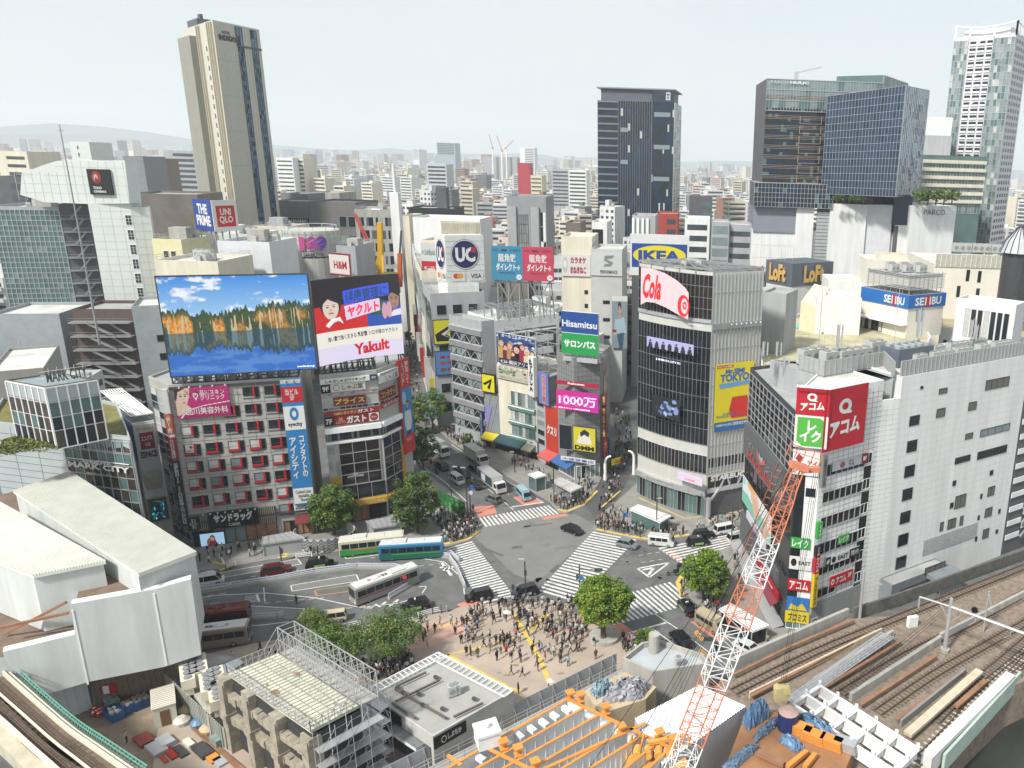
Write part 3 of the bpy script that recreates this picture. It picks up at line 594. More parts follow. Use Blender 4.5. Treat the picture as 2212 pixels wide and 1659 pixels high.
cv.face(.2,.33,.15,'E4CFC0','141018',.95).po([(.12,.54),(.2,.47),(.3,.46),(.34,.55),(.28,.5),(.22,.52),(.16,.57)],'F4F4F4').face(.93,.3,.13,'A08070','101018',.7).po([(.86,.52),(.92,.44),(1,.42),(1,.5)],'E8E8F4')
cv.po([(.35,.16),(.88,.1),(.88,.25),(.36,.33)],'3A58E8').po([(.36,.34),(.77,.28),(.77,.43),(.37,.51)],'E4D4F0').el(.82,.44,.03,.1,'D8A0B0').el(.87,.43,.03,.1,'D8A0B0')
bl=2.2
wp=lambda i,j:(-(np.array(g2.n))[None,None]*(-bl*(1-(2*i-1)**2)*.5)[...,None])*-1
def curve_d(t):return -bl*.5*(1-(2*t-1)**2)
panel_art(None,cv,g2.pt(v0,w1,.3),g2.pt(v1,w1,.3),g2.pt(v0,w0,.3),'picture',rt_,.85,warp=lambda i,j:np.array(g2.n)[None,None]*(curve_d(i))[...,None])
mb=MB();N=16
for i in range(N):
 t0,t1=i/N,(i+1)/N;a,b=g2.pt(v0+(v1-v0)*t0,0,.22+curve_d(t0)),g2.pt(v0+(v1-v0)*t1,0,.22+curve_d(t1));mb.prism([a,b,b-g2.n*.6,a-g2.n*.6],w0,w1)
mb.mk_('panel',dst,rt_)
mb=MB()
for i in range(7):u=v0+(v1-v0)*i/6;mb.bar(g2.pt(u,ZL,-2.2),g2.pt(u,w1-1,-2.2),.2);mb.bar(g2.pt(u,ZL,-1),g2.pt(u,w0+.4,-1.6),.2);mb.bar(g2.pt(u,w0,-2.2),g2.pt(u,w0,-.6),.15)
mb.mk_('support_truss',dst,rt_)
mb=MB();ms=[cm(c,.5,.04,.8) for c in ('143A2A','E02848','20242C','B81424')]
def ctext(s,x0,y0,x1,y1,mi,bold=.03,rise=0):
 k0=len(mb.v);put_text(mb,s,g2,0,1,0,1,0,mi,bold)
 v,_f=text_mesh(s,bold)
 for i in range(k0,len(mb.v)):
  a,b=v[i-k0][0],v[i-k0][1];x=x0+(x1-x0)*a;mb.v[i]=tuple(g2.pt(v0+(v1-v0)*x,w1-(w1-w0)*(y1+(y0-y1)*b+rise*a),.36+curve_d(x)))
ctext('健康管理に',.38,.17,.86,.31,0,.012,-.05);ctext('ヤクルト',.39,.35,.76,.48,1,.05,-.05);ctext('強い菌で強く生きる 乳酸菌 シロタ株のヤクルト',.13,.68,.95,.74,2,.02,-.03);ctext('Yakult',.43,.81,.84,.95,3,.045,-.03)
mb.mk_('lettering',ms,rt_)
A=P(1048,966);Zs=HT(A,705);q=xy([c5(525,1100),c5(825,1165),c5(1540,1080)],Zs)
silver=mat('silver_panel',(.42,.44,.45),.45,.1,.5,metal=.3)
bS=Bld('silver building with ribbed horizontal bands and criss-cross braced windows',[q[0],q[1],q[1]+(q[2]-q[1]).normalized()*3.2,q[0]+(q[2]-q[1]).normalized()*3.2],0,Zs,silver,roof_l,ppt=1.2)
g=bS.fr(0);r=bS.root;nf=7
for k in range(nf):
 zt_=Zs-1.2-k*3.65;mb=MB()
 for j in range(5):g.box(mb,0,g.L,zt_-.28*j-.12,zt_-.28*j+.03,0,.35)
 mb.mk_('ribbed_band',alu,r)
 cwl(r,g,.4,g.L-.3,zt_-3.2,zt_-1.5,6,1,[gls,gll,gls],dst);mb=MB()
 for j in range(3):a=g.L*(.1+.28*j);mb.bar(g.pt(a,zt_-3.2,.3),g.pt(a+g.L*.14,zt_-1.5,.3),.14);mb.bar(g.pt(a+g.L*.14,zt_-1.5,.3),g.pt(a+g.L*.28,zt_-3.2,.3),.14)
 mb.mk_('window_brace',alu,r)
sign('narrow navy upright shop sign on the corner of the silver building',g,g.L-1.5,g.L-.5,1.5,9,'1C3468',[('t',V('みずほ銀行'),.2,.05,.8,.95,'B8C4E0')],tk=.5)
g=bS.fr(1)
W0=q[1]+(q[2]-q[1]).normalized()*3.2
bW=Bld('white tiled building whose front frames a deep dark opening',[W0,q[2],q[2]-g.n*14,W0-g.n*14],0,Zs,wW_,roof_l,ppt=1.0,name='commercial_building')
g=bW.fr(0);r=bW.root;oa,oz1=g.uz(*c5(960,1220));ob,_=g.uz(*c5(1510,1180))
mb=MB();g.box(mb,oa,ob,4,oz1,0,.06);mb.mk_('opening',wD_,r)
mb=MB();g.box(mb,oa,ob,oz1-.8,oz1-.5,.06,.5)
for k in range(5):g.box(mb,oa+3,ob-1,oz1-2-k*3.2-1.6,oz1-2-k*3.2,.08,.4)
for u in (oa+2,(oa+ob)/2):g.box(mb,u,u+.5,4,oz1-.8,.06,.45)
mb.mk_('inner_louvre',wW_,r);rge(bW,8,True)
mb=MB();fm=Fr(g.pt(0,0,-2),g.pt(1,0,-2));z=Zs+.2
for i in range(8):
 for j in (0,7):p_=fm.pt(2+i*1.9,z,-j);mb.bar(p_,p_+V3((0,0,3)),.22)
for i in range(8):mb.bar(fm.pt(2+i*1.9,z+3,0),fm.pt(2+i*1.9,z+3,-7),.22);mb.bar(fm.pt(2,z+3,-i),fm.pt(15.3,z+3,-i),.2)
mb.mk_('billboard_platform',stl,r)
Yb=P(1120,690,Zs+3).y;pa,pb,pc=PY(*c5(918,418),Yb),PY(*c5(1203,422),Yb),PY(*c5(1490,425),Yb);zb=PY(*c5(1060,735),Yb).z
fb=Fr(pa,pc);ht=pa.z
for k,(cl,lb) in enumerate((('3A8CB0','blue square throat medicine billboard on a steel truss above the roofs'),('C8405E','crimson square throat medicine billboard on a steel truss above the roofs'))):
 ua,ub=fb.L*.5*k,fb.L*.5*(k+1)-.02
 rt_=sign(lb,fb,ua,ub,zb,ht,cl,[('t','のど、直接、うるおう',.06,.08,.94,.16,'1C3040'),('t','龍角散',.22,.22,.8,.46,WH),('t','ダイレクト→',.14,.5,.92,.72,WH),('t','スティック ミント',.25,.75,.75,.81,'1C3040'),('e',.88,.9,.09,.08,WH),('t','生薬',.83,.87,.93,.93,cl)],**BB,tk=.5)
 mb=MB()
 for u in (ua+1,(ua+ub)/2,ub-1):mb.bar(fb.pt(u,Zs+2.5,.2),fb.pt(u,ht-.3,-.2),.25);mb.bar(fb.pt(u,Zs+2.5,-5),fb.pt(u,zb+3,-.2),.2)
 mb.bar(fb.pt(ua+1,Zs+3,0),fb.pt(ub-1,zb,0),.2);mb.bar(fb.pt(ub-1,Zs+3,0),fb.pt(ua+1,zb,0),.2);mb.bar(fb.pt(ua,zb-.5,0),fb.pt(ub,zb-.5,0),.2)
 mb.mk_('support_truss',stl,rt_)
K=P(979,914);zu=HT(K,612);ztop=HT(K,508);sc_=(K-V3((0,0,0)))
pL=P(*c5(428,752),zu);pF=P(*c5(510,770),zu);pR_=P(*c5(860,757),zu)
s0,s1,s2=P(*c5(425,760),zu),P(*c5(512,775),zu),P(*c5(800,765),zu)
bU=Bld('slim white tower carrying a box with a round navy logo on two sides',rect3(s0,s1,s2),0,zu,wW_,ppt=0,name='office_tower')
r=bU.root;mb=MB();bxp=rect3(pL-(pF-pL).normalized()*.6,pF,pR_);mb.prism(bxp,zu+.01,ztop);mb.mk_('sign_box',mat('logo_box',(.55,.57,.55),.6,.05),r)
mb=MB();fU=Fr(pF,pR_);fUl=Fr(bxp[0],bxp[1]);fU.lines(mb,0,fU.L,zu,ztop,4,1.5,.05,.02);mb.mk_('panel_joints',mat('joint'),r)
mb=MB();fU.box(mb,0,fU.L,ztop,ztop+2.8,-4,-3.8)
for i in range(24):fU.box(mb,i*fU.L/24,i*fU.L/24+.12,ztop,ztop+2.8,-3.8,-3.6)
mb.mk_('roof_louvre',wC_,r)
def logo(fr,lb,uc,ru):
 zc=zu+(ztop-zu)*.6;rz=(ztop-zu)*.29;W2=fr.L;Hh=ztop-zu
 cx_,cy_=uc,.4
 sign(lb,fr,0,W2,zu,ztop,None,[('e',cx_,cy_,ru*1.06,.315,'14204E'),('e',cx_,cy_,ru*1.03,.305,WH),('e',cx_,cy_,ru*.98,.288,'16225E'),('t','UC',cx_-ru*.72,cy_-.15,cx_+ru*.75,cy_+.16,WH,dict(bold=.05)),('e',cx_+ru*.63,cy_-.1,ru*.2,.06,'C02838'),('r',.12,.77,.48,.96,'E4E4E0'),('e',.25,.85,.085,.055,'D8432A'),('e',.34,.85,.085,.055,'E8A43A'),('r',.58,.77,.95,.96,'E4E4E0'),('t','VISA',.62,.81,.91,.91,'1C2A5C')],d=.05,tk=.01)
logo(fU,'round navy logo with white letters over two card brand plates, front of the tower box',.5,.35);logo(fUl,'narrow view round navy logo with white letters, left side of the tower box',.5,.4)
window(r,Fr(s1,s2),2.2*1.2,Zs+2.2,2.4,3,dst,gls,2,1,'door')
gl=Fr(s0,s1)
for (cl,tx,y0,y1,tcl),lb in zip((('E8E8E4','くすり',1010,1240,'202428'),('101014','7F',1340,1450,WH),('1E8C5C','',1560,1700,WH)),('white upright shop sign on the left side of the logo tower','small black floor sign below the white upright sign','green upright advert low on the logo tower')):
 za,zb2=gl.uz(*c5(480,y0))[1],gl.uz(*c5(480,y1))[1];sign(lb,gl,.3,gl.L-.2,zb2,za,cl,[('t',V(tx),.25,.08,.75,.92,tcl)] if tx else [('e',.5,.35,.3,.1,'E8D0C0')],d=.1,tk=.3)
G1,G2,G3=P(*c6(866,985)),P(*c6(1005,1015)),P(*c6(1345,1110));G4=P(*c6(1425,1150));G5,G6,G7=P(*c6(1540,1205)),P(*c6(1690,1292)),P(*c6(1920,1262))
n_=Fr(G1,G3).n
zT=HT(G1,c6(855,480)[1]);bT=Bld('low grey glass block with diagonal lines and a yellow awning',[G1,G2,G2-n_*9,G1-n_*9],0,zT,mat('grey_glass',(.22,.24,.26),.3,.1,.3),ppt=.2,name='shop_building')
g=bT.fr(0);mb=MB();g.lines(mb,0,g.L,3.5,zT,1.4,2.2,.05,.03);mb.bar(g.pt(0,4,.06),g.pt(g.L*.5,zT,.06),.12);mb.bar(g.pt(g.L*.3,3.6,.06),g.pt(g.L,zT,.06),.12);mb.mk_('facade_lines',alu,bT.root)
sign('lilac pennant shaped advert on the grey glass block',g,.3,g.L*.55,4.5,zT-3,None,[('p',[(0,0),(1,.05),(.2,1)],'8E90C8')],d=.08,tk=.02)
z_,zz_=g.uz(*c6(860,460),1)[1],g.uz(*c6(860,290),1)[1]
rt_=sign('square yellow sign with a black arrow on top of the grey glass block',g,.1,g.uz(*c6(965,400))[0],zT+.3,zT+.3+(zz_-z_),'1A1A1A',[('r',.05,.05,.95,.95,'E8DC28'),('p',[(.08,.55),(.8,.2),(.6,.85),(.42,.72),(.62,.42),(.25,.62)],'141414')],**BB,tk=.5)
mb=MB();[g.box(mb,u,u+.2,zT,zT+.4,.1,.3) for u in (.4,2.,3.5)];mb.mk_('bracket',stl,rt_)
def awn(root,g,u0,u1,z,dp,drop,m,name='awning'):
 mb=MB();mb.poly([g.pt(u0,z,.1),g.pt(u1,z,.1),g.pt(u1,z-drop,dp),g.pt(u0,z-drop,dp)]);mb.poly([g.pt(u0,z-.08,.1),g.pt(u0,z-drop-.08,dp),g.pt(u1,z-drop-.08,dp),g.pt(u1,z-.08,.1)])
 mb.poly([g.pt(u0,z-drop-.35,dp),g.pt(u1,z-drop-.35,dp),g.pt(u1,z-drop,dp),g.pt(u0,z-drop,dp)]);mb.mk_(name,m,root)
awn(bT.root,g,0,g.L,4,2,1,cm('E8D418'));cwl(bT.root,g,.1,g.L-.1,.2,3,3,1,[gls,mat('shop_warm')],dst,'shopfront')
zG=HT(G2,c6(985,222)[1]);bG=Bld('pale building with green banded balconies and a vine sign band on top',[G2,G3,G3-n_*11,G2-n_*11],0,zG,wC_,ppt=.4,name='shop_building')
g=bG.fr(0);r=bG.root;ua=g.uz(*c6(1105,600))[0];grn=mat('green_band',(.1,.2,.16),.6)
zf=[g.uz(*c6(1200,y))[1] for y in (490,615,655,755,790,890,930,1000)]
for a,b in ((0,1),(2,3),(4,5),(6,7)):cwl(r,g,ua,g.L-.3,zf[b],zf[a],7,1,[glg,gll,curtain],alu);
for a,b in ((1,2),(3,4),(5,6)):
 mb=MB();g.box(mb,ua-.8,g.L-.2,zf[b],zf[a],0,.5);mb.mk_('green_balcony',grn,r);mb=MB();g.box(mb,ua-.8,g.L-.2,zf[a]-.3,zf[a]-.05,.5,.6);mb.mk_('balcony_rail',whp,r)
cv=Cv(90,30,'C9C5B4');[cv.el(R.uniform(.08,.5),R.uniform(.25,.6),.03,.07,R.choice(['6E8A6A','5A7058','8A9A80'])) for _ in range(40)];[cv.el(R.uniform(.62,.9),R.uniform(.3,.6),.04,.09,c) for c in ('8A2024','D8D4C4','A8A898')]
sign('pale sign band with vines and fruit above the green banded balconies',g,.1,g.L-.1,zG-3.1,zG-.1,'C9C5B4',[('c',cv,0,0,1,1),('t','西村フルーツパーラー',.1,.78,.9,.92,'6A3A34')],tk=.3)
awn(r,g,0,g.L*.72,4.2,2.6,1.1,cm('2C5058'));awn(r,g,g.L*.74,g.L,4,2.4,1,cm('9A9C8A'));cwl(r,g,.1,g.L-.1,.2,3,8,1,[gls,mat('shop_warm'),gls],dst,'shopfront')
sgx('white restaurant sign with brush writing low on the green banded building',g,c6(1255,915),c6(1350,1030),WH,[('t','松川',.2,.35,.8,.8,'202020'),('t','鰻割烹',.3,.12,.6,.25,'404040')],tk=.4,edge=stl)
sgx('small clinic lettering on the second green balcony',g,c6(1115,660),c6(1330,735),None,[('t','渋谷文化クリニック',.05,.3,.9,.7,'5A7A6E')],tk=.02,d=.62)
fz=Fr(g.pt(0,0,.4),g.pt(1,0,.4));cv=Cv(120,100,'2A4A80');rs2=random.Random(5)
for k in range(60):cv.el(rs2.random(),rs2.random()*.9,rs2.uniform(.02,.08),rs2.uniform(.02,.06),rs2.choice(['4868A8','1A2C58','7890C0','C8D0E0','382848']))
for x,y,rr,h in ((.08,.35,.1,'C8A060'),(.2,.45,.1,'603028'),(.32,.38,.11,'C08A60'),(.5,.45,.14,'181014'),(.66,.35,.1,'A03040'),(.78,.5,.11,'E0D0B8'),(.92,.5,.09,'503030'),(.4,.62,.08,'402020')):cv.po([(x-rr*.9,1),(x-rr*.8,y+rr),(x+rr*.8,y+rr),(x+rr*.9,1)],h).face(x,y,rr,'E4BCA0',h,.8)
cv.re(0,.82,1,1,'1A2A50')
a_,za=g.uz(*c6(988,-10));b_,zb=g.uz(*c6(1340,300));rt_=sign('crowded pop event poster billboard with many faces above the vine sign band',g,a_,b_,zG+.5,zG+.5+(g.uz(*c5(985,1215))[1]-g.uz(*c5(985,1520))[1])*.93,'E8E8E8',[('c',cv,.01,.01,.99,.99),('t','ガールズスターダム',.1,.02,.9,.13,'F0F0F8'),('t','4.26 横浜アリーナ',.05,.84,.95,.97,WH)],**BB,tk=.3)
frame_bars('support_truss',g,a_+1,b_+3,zG+.4,zG+9,-4,-.6,rt_,alu,4,3,.12);spots(g,[g.L*t for t in (.1,.25,.4,.55,.7,.85)],zG-.1,.8,r)
bN=Bld('narrow slot building with upright signs between green balconies and red pillar',[G3,G4,G4-n_*11,G3-n_*11],0,zG-1,wG_,ppt=.2,name='shop_building')
g=bN.fr(0);wds(bN.root,g,.1,g.L-.1,4,zG-6,1,5,.8,.6,gms=[gls,gll]);
rt_=sign('white upright okonomiyaki style sign with big black brush kana',g,-.6,1.6,g.uz(*c6(1380,525))[1],g.uz(*c6(1380,185))[1]+.5,'ECECE8',[('t',V('もんじゃ'),.15,.04,.85,.96,'141414',dict(bold=.05))],tk=1.0,d=.5);
sign('lilac and pink upright advert beside the black kana sign',g,1.9,g.L+2.2,g.uz(*c6(1440,600))[1],g.uz(*c6(1440,310))[1],'6A80C0',[('r',.35,.05,.75,.95,'D8A0A8'),('t',V('カラオケ館'),.4,.08,.7,.92,'8A2030')],tk=.4)
zP=g.uz(*c6(1430,600))[1];bP=Bld('red orange pillar of a pharmacy with white slanted lettering',[G4,G5,G5-n_*10,G4-n_*10],0,HT(G4,c6(1425,600)[1]),cm('C4402C'),ppt=.2,name='shop_building')
g=bP.fr(0);sign('white pharmacy katakana on the red orange pillar',g,.2,g.L-.2,6.5,11,None,[('t','クスリ',.08,.2,.92,.7,'F2E8E0',dict(bold=.05))],tk=.02,d=.05);awn(bP.root,g,0,g.L,4,2.6,1,cm('D0605A'));cwl(bP.root,g,.1,g.L-.1,.2,3,3,1,[gls,mat('shop_warm')],dst,'shopfront')
ZD=HT(G6,c6(1700,205)[1]);mid=(G5+G6)/2;arc=[G5]
for t in (.3,.5,.7):arc.append(G5.lerp(G6,t)*(1-t)+G6.lerp(G7,t)*t)
Gb=P(*c6(2080,20),ZD)
cyl=[G5,G6,G7,G7+(Gb-G7)*.55,G5-n_*12]
bD=Bld('grey corner building with a magenta screen and a book shop below',cyl,0,ZD,mat('tile_grey',(.20,.21,.21),.5,.14,.6),ppt=1.,name='shop_building')
r=bD.root;g=Fr(G5,G7);g5=bD.fr(0);g6=bD.fr(1)
for gg in (g5,g6):mb=MB();gg.lines(mb,0,gg.L,5,ZD,1,1.1,.05,.03);mb.mk_('tile_joints',mat('joint'),r)
cwl(r,g6,.3,g6.L-.2,.2,3.2,5,1,[gll,gls],whp,'shopfront');cwl(r,g5,.2,g5.L-.1,.2,3.2,4,1,[cm('9FB0C0'),gls],whp,'shopfront');awn(r,g5,0,g5.L,4,2.2,.9,cm('3A6CA8'))
mx_=max((p_-g.A).dot(g.n) for p_ in (G6,));dD=mx_+.15
def sD(lb,x0,y0,x1,y1,col,items,**k):
 fr_=Fr(g.pt(0,0,dD),g.pt(1,0,dD));return sgx(lb,fr_,c6(x0,y0),c6(x1,y1),col,items,d=0,**k)
cv=Cv(110,80,'D01888');cv.a[:]=np.array(srgb('E0108C'))*(1-cv.X[...,None]*.4)+np.array(srgb('A818C8'))*(cv.X[...,None]*.4)
for cx_ in (.24,.5,.76):cv.el(cx_,.5,.14,.25,'F6A0E0').el(cx_,.5,.125,.225,'D414A0').el(cx_,.5,.09,.16,'F080D8').el(cx_,.5,.08,.14,'D414A0')
cv.el(.5,.45,.05,.11,'F0C8C0').el(.5,.38,.04,.06,'402028')
frD=Fr(g.pt(0,0,dD),g.pt(1,0,dD))
sD('large curved magenta video screen above the book shop corner',1518,450,1908,675,'A8106A',[('c',cv,0,0,1,1),('t','1000万',.06,.25,.95,.75,'F8B0EC'),('t','楽天モバイル 1000万回線突破',.05,.88,.8,.95,WH)],**SC,emit=.8)
sD('crimson fascia with white brand lettering above the magenta screen',1515,365,1905,445,'B81448',[('t','Rakuten',.28,.2,.68,.75,WH,dict(bold=.05))])
cv=Cv(60,76,'D8CC30').po([(.1,1),(.25,.65),(.75,.65),(.95,1)],'E8E8EC').el(.5,.42,.26,.26,'F0D8C8').po([(.1,.5),(.2,.1),(.6,.0),(.85,.2),(.88,.5),(.7,.3),(.4,.35),(.25,.5)],'1C2430')
cv=Cv(40,50,'D8CC30')
sD('yellow advert with bold black capitals on the book shop corner',1675,790,1880,1035,'D8CC30',[('p',[(.15,.7),(.3,.25),(.7,.2),(.85,.7)],'E8E6DC'),('p',[(.3,.25),(.5,.08),(.72,.2),(.7,.4),(.5,.3),(.34,.42)],'2A2E38'),('t','DMM',.06,.78,.94,.97,'101010',dict(bold=.09))],**BB,edge=dst)
sD('blank dark panel left of the yellow advert',1548,775,1665,1010,'121A20',[('r',.03,.02,.97,.98,'16222A')],**BB,edge=stl)
sD('white and blue book shop sign over the corner entrance',1560,1065,1878,1145,'E0E4E8',[('t','大盛堂書店',.04,.15,.96,.85,'2A4A80',dict(bold=.04))])
sg_=Fr(G7,bD.p[3]);cwl(r,sg_,3,sg_.L-2,5,ZD-3,8,6,[mat('tile_grey'),gls,mat('tile_grey')],None)
for k,(u,cl,tx,z0_,z1_,lb) in enumerate(((1.,'8A2A28','第二千駄ヶ谷',9,19,'maroon upright lane sign with gold kanji'),(1.6,'C02028','いて海水の3F',4,9,'red upright lane sign with white writing'),(3.5,'2C64B0','ビックカメラ',3,8,'blue upright lane sign with white writing'))):
 c=sg_.pt(u*1.2,z0_,0);fr_=Fr(c,c+sg_.n*1.3);sign(lb+' beside the book shop',fr_,.2,1.2,z0_,z1_,cl,[('t',V(tx),.2,.04,.8,.96,'F0E0B0')],tk=.4)
rt_=None
a_,za=frD.uz(*c5(1545,1025));b_,zb=frD.uz(*c5(1890,1450));
rt_=sign('tall rooftop billboard, blue upper half and green lower half, for pain patches',frD,a_,b_,zb,za,'F0F0F0',[('r',0,0,1,.49,'1C4C98'),('r',0,.505,1,1,'1FA050'),('t','Hisamitsu',.03,.2,.97,.36,WH,dict(bold=.02)),('t','サロンパス',.07,.66,.93,.84,WH,dict(bold=.06))],**BB,tk=.6,d=-1.2)
frame_bars('support_truss',frD,a_,b_,ZD+.1,zb+.3,-4,-1.4,rt_,alu,5,1,.15)
mb=MB();mb.prism([frD.pt(a_+.3,0,-.6),frD.pt(b_-.2,0,-.6),frD.pt(b_-.2,0,-6),frD.pt(a_+.3,0,-6)],ZD+.02,ZD+.9);mb.mk_('roof_plinth',wG_,r)
K=P(1522,1120);ZQ=HT(K,588);q=xy([cq(130,125),cq(540,177),cq(815,165)],ZQ);w3=rect3(*q)
ch=(q[1]-q[0]);nn=V3((ch.y,-ch.x,0)).normalized();cur=[q[0]+ch*t+nn*(2.0*4*t*(1-t)*.5) for t in (0,.2,.4,.6,.8)]+[q[1]]
paleg=mat('pale_panel',(.47,.475,.44),.35,.1,.6,streak=True)
bQ=Bld('tall corner block with curved dark glass front and pale ribbed side',cur+[q[2],w3[3]],0,ZQ-.6,paleg,stl,name='department_store',ppt=.5)
r=bQ.root;fq=Fr(q[0],q[1]);zc_=lambda y:Fr(q[1],q[2]).uz(*cq(560,y))[1];zf_=lambda y:fq.uz(*cq(480,y))[1]
Zb1,Zb2,Zg0=zf_(440),zf_(500),zf_(1130)
zst=zf_(1395)
for k in range(5):
 g=bQ.fr(k);nxs=4
 cwl(r,g,0,g.L,Zb1,ZQ-.7,nxs,4,[mat('smoked_glass')],stl,w=.06);cwl(r,g,0,g.L,Zg0,Zb2,nxs,7,[mat('black_glass',(.01,.014,.018),.1,.3,.3)],stl,w=.05)
 cwl(r,g,0,g.L,zf_(1290),Zg0-2.2,nxs,1,[gls,mat('smoked_glass')],alu);cwl(r,g,0,g.L,.3,zst-.6,nxs,1,[gls,mat('smoked_glass'),glg],alu,'shopfront')
 mb=MB();g.box(mb,0,g.L,zst-.6,zst+.6,0,.6);g.box(mb,0,g.L,Zb1+.2,Zb2+1.6,0,.3);mb.mk_('steel_band',alu,r)
g=Fr(q[1],q[2]);r=bQ.root
mb=MB()
for i in range(15):u=g.L*i/14;g.box(mb,u-.06,u+.06,9.5,ZQ-.2,0,.25)
for y in (290,460,600,700,800,910,1020,1130):z=zc_(y);g.box(mb,0,g.L,z-.06,z+.06,0,.18)
mb.mk_('ribs',alu,r)
mb=MB();z=zc_(470);g.box(mb,0,g.L,z-.8,z+.2,0,.5);mb.mk_('steel_band',stl,r);spots(g,np.linspace(g.L*.35,g.L-.6,7),z+.1,.9,r)
cwl(r,g,.2,g.L-.1,zc_(1255),zc_(1200),6,1,[gls],alu);cwl(r,g,.2,g.L-.1,zc_(1390),zc_(1300),6,1,[gls,mat('smoked_glass')],alu)
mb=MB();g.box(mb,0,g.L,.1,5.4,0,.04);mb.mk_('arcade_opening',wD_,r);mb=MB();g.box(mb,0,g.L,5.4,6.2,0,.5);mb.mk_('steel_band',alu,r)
mb=MB();c=P(1522,1120);c=g.pt(.2,0,.8);mb.tube(c,c+V3((0,0,4.5)),.5,12);mb.bar(c+V3((0,0,3.5)),g.pt(2.6,6,.6),.35);mb.bar(c+V3((0,0,3.5)),g.pt(-1.8,6,.8),.35);mb.mk_('corner_column',alu,r)
for k in (.25,.62):
 mb=MB();a=g.pt(g.L*k,zc_(1390),.3);mb.bar(a,g.pt(g.L*(k+.14),zc_(1300),.3),.3);mb.bar(g.pt(g.L*(k+.14),zc_(1300),.3),g.pt(g.L*(k+.28),zc_(1390),.3),.3);mb.mk_('brace',alu,r)
cv=Cv(40,60,'E8D81C')
sgx('yellow event poster with blue lettering on the pale ribbed side',g,cq(552,690),cq(745,1032),'E8D81C',[('r',.03,.02,.45,.06,'C83030'),('t','4/18〜5/10 開催！',.05,.025,.43,.055,WH),('t','TOKYO',.12,.15,.88,.27,'3A70B8',dict(bold=.09)),('t','Mr.SIMI',.25,.08,.75,.15,'3A70B8',dict(bold=.07)),('p',[(.1,.29),(.9,.27),(.92,.33),(.12,.36)],'6FA4D8'),('p',[(.45,.5),(.85,.5),(.95,.7),(.9,.82),(.45,.82),(.38,.7)],'D82A24'),('t','大人気店長の\nぜひおためしください！',.05,.72,.7,.8,'2A60A8'),('r',0,.86,1,1,'2A6AB0'),('t','SHIBUYA109に期間限定登場！',.05,.88,.95,.93,WH)],**BB,tk=.15,d=.3)
sign('white coffee shop lettering on the pale side',g,g.L*.06,g.L*.98,zc_(1325),zc_(1295),None,[('t','STARBUCKS',.0,.0,1,1,'F0F0EC',dict(bold=.06))],d=.5,tk=.05)
fqo=Fr(fq.pt(0,0,2.25),fq.pt(1,0,2.25))
a_,za=fqo.uz(*cq(140,150));b_,zb=fqo.uz(*cq(400,440));Wd,Hd=b_-a_,za-zb
oval=[(0,0),(.25,.0),(.5,.06),(.75,.18),(.93,.32),(1,.42),(1,1),(.8,.93),(.55,.82),(.3,.75),(.12,.76),(0,.85)]
sign('leaf shaped pale screen with red script brand letters on the dark glass',fqo,a_,b_,zb,za,None,[('p',oval,'B8A4A8'),('t','Cola',.02,.12,.42,.68,'C01C24',dict(bold=.04,shear=.12)),('e',.9,.72,.12,.24,'C82028'),('e',.92,.72,.07,.17,'B8A4A8'),('t','o',.88,.62,.97,.8,'C82028')],**SC,emit=.38,d=0,tk=.05)
cv=Cv(70,20,'C4C4F0')
for i in range(7):x=.08+.14*i;cv.el(x,.35+.1*(i%2),.022,.12,'141420').po([(x-.05,1),(x-.035,.5),(x+.035,.5),(x+.05,1)],'181824')
sgx('lit strip of seven standing figures on the black glass screen',fqo,cq(172,530),cq(430,640),None,[('c',cv,0,0,1,1)],**SC,emit=.9,d=0,tk=.05)
sgx('football club lettering lit on the black glass screen',fqo,cq(222,650),cq(358,692),None,[('t','$ SHIBUYA CITY FC',0,.0,1,1,'C8C8E0')],**SC,emit=.8,d=0,tk=.05)
cv=Cv(60,60,'05070C');[cv.el(R.gauss(.5,.17),R.gauss(.5,.2),R.uniform(.02,.09),R.uniform(.04,.2),R.choice(['5070B0','8CA4D8','B8C8F0','2A3860'])) for _ in range(26)]
sgx('pale blue glowing figure on the lower black glass screen',fqo,cq(200,850),cq(350,1005),None,[('c',cv,0,0,1,1)],**SC,emit=.9,d=0,tk=.05)
sgx('white coffee shop lettering on the curved front band',fqo,cq(150,1290),cq(300,1345),None,[('t','STARBUCKS',0,0,1,1,'E8E8E4')],d=0,tk=.05)
sgx('small lit white and red notice screen beside the coffee lettering',fqo,cq(342,1275),cq(478,1365),'E8D8F0',[('t','①弐基',.3,.55,.7,.8,'D03040'),('r',.1,.15,.9,.22,'A0A0B0')],d=0,tk=.05,emit=.8,**SC)
sgx('white book and video shop lettering above the street front',fqo,cq(372,1392),cq(442,1412),None,[('t','TSUTAYA',0,0,1,1,'F0F0E8')],d=0,tk=.05)
sgx('silver building name lettering on the steel band',fqo,cq(398,458),cq(480,482),None,[('t','QFRONT',0,0,1,1,'F0F0F0')],d=-.6,tk=.05)
sgx('small cafe lettering low on the black glass front',fqo,cq(312,1180),cq(460,1225),None,[('t','Time Used CAFE',0,.3,1,.8,'D0D0D0')],d=0,tk=.05)
mb=MB();ct=sum(bQ.p,V3())/len(bQ.p);zr=ZQ-.2
pr_=bQ.p
for i in range(len(pr_)):
 a,b=V3((pr_[i].x,pr_[i].y,ZQ+.4)),V3((pr_[(i+1)%len(pr_)].x,pr_[(i+1)%len(pr_)].y,ZQ+.4));mb.bar(a,b,.3);mb.bar(a,V3((ct.x,ct.y,ZQ+1.2)),.22)
 mb.bar(a-V3((0,0,1)),a,.25)
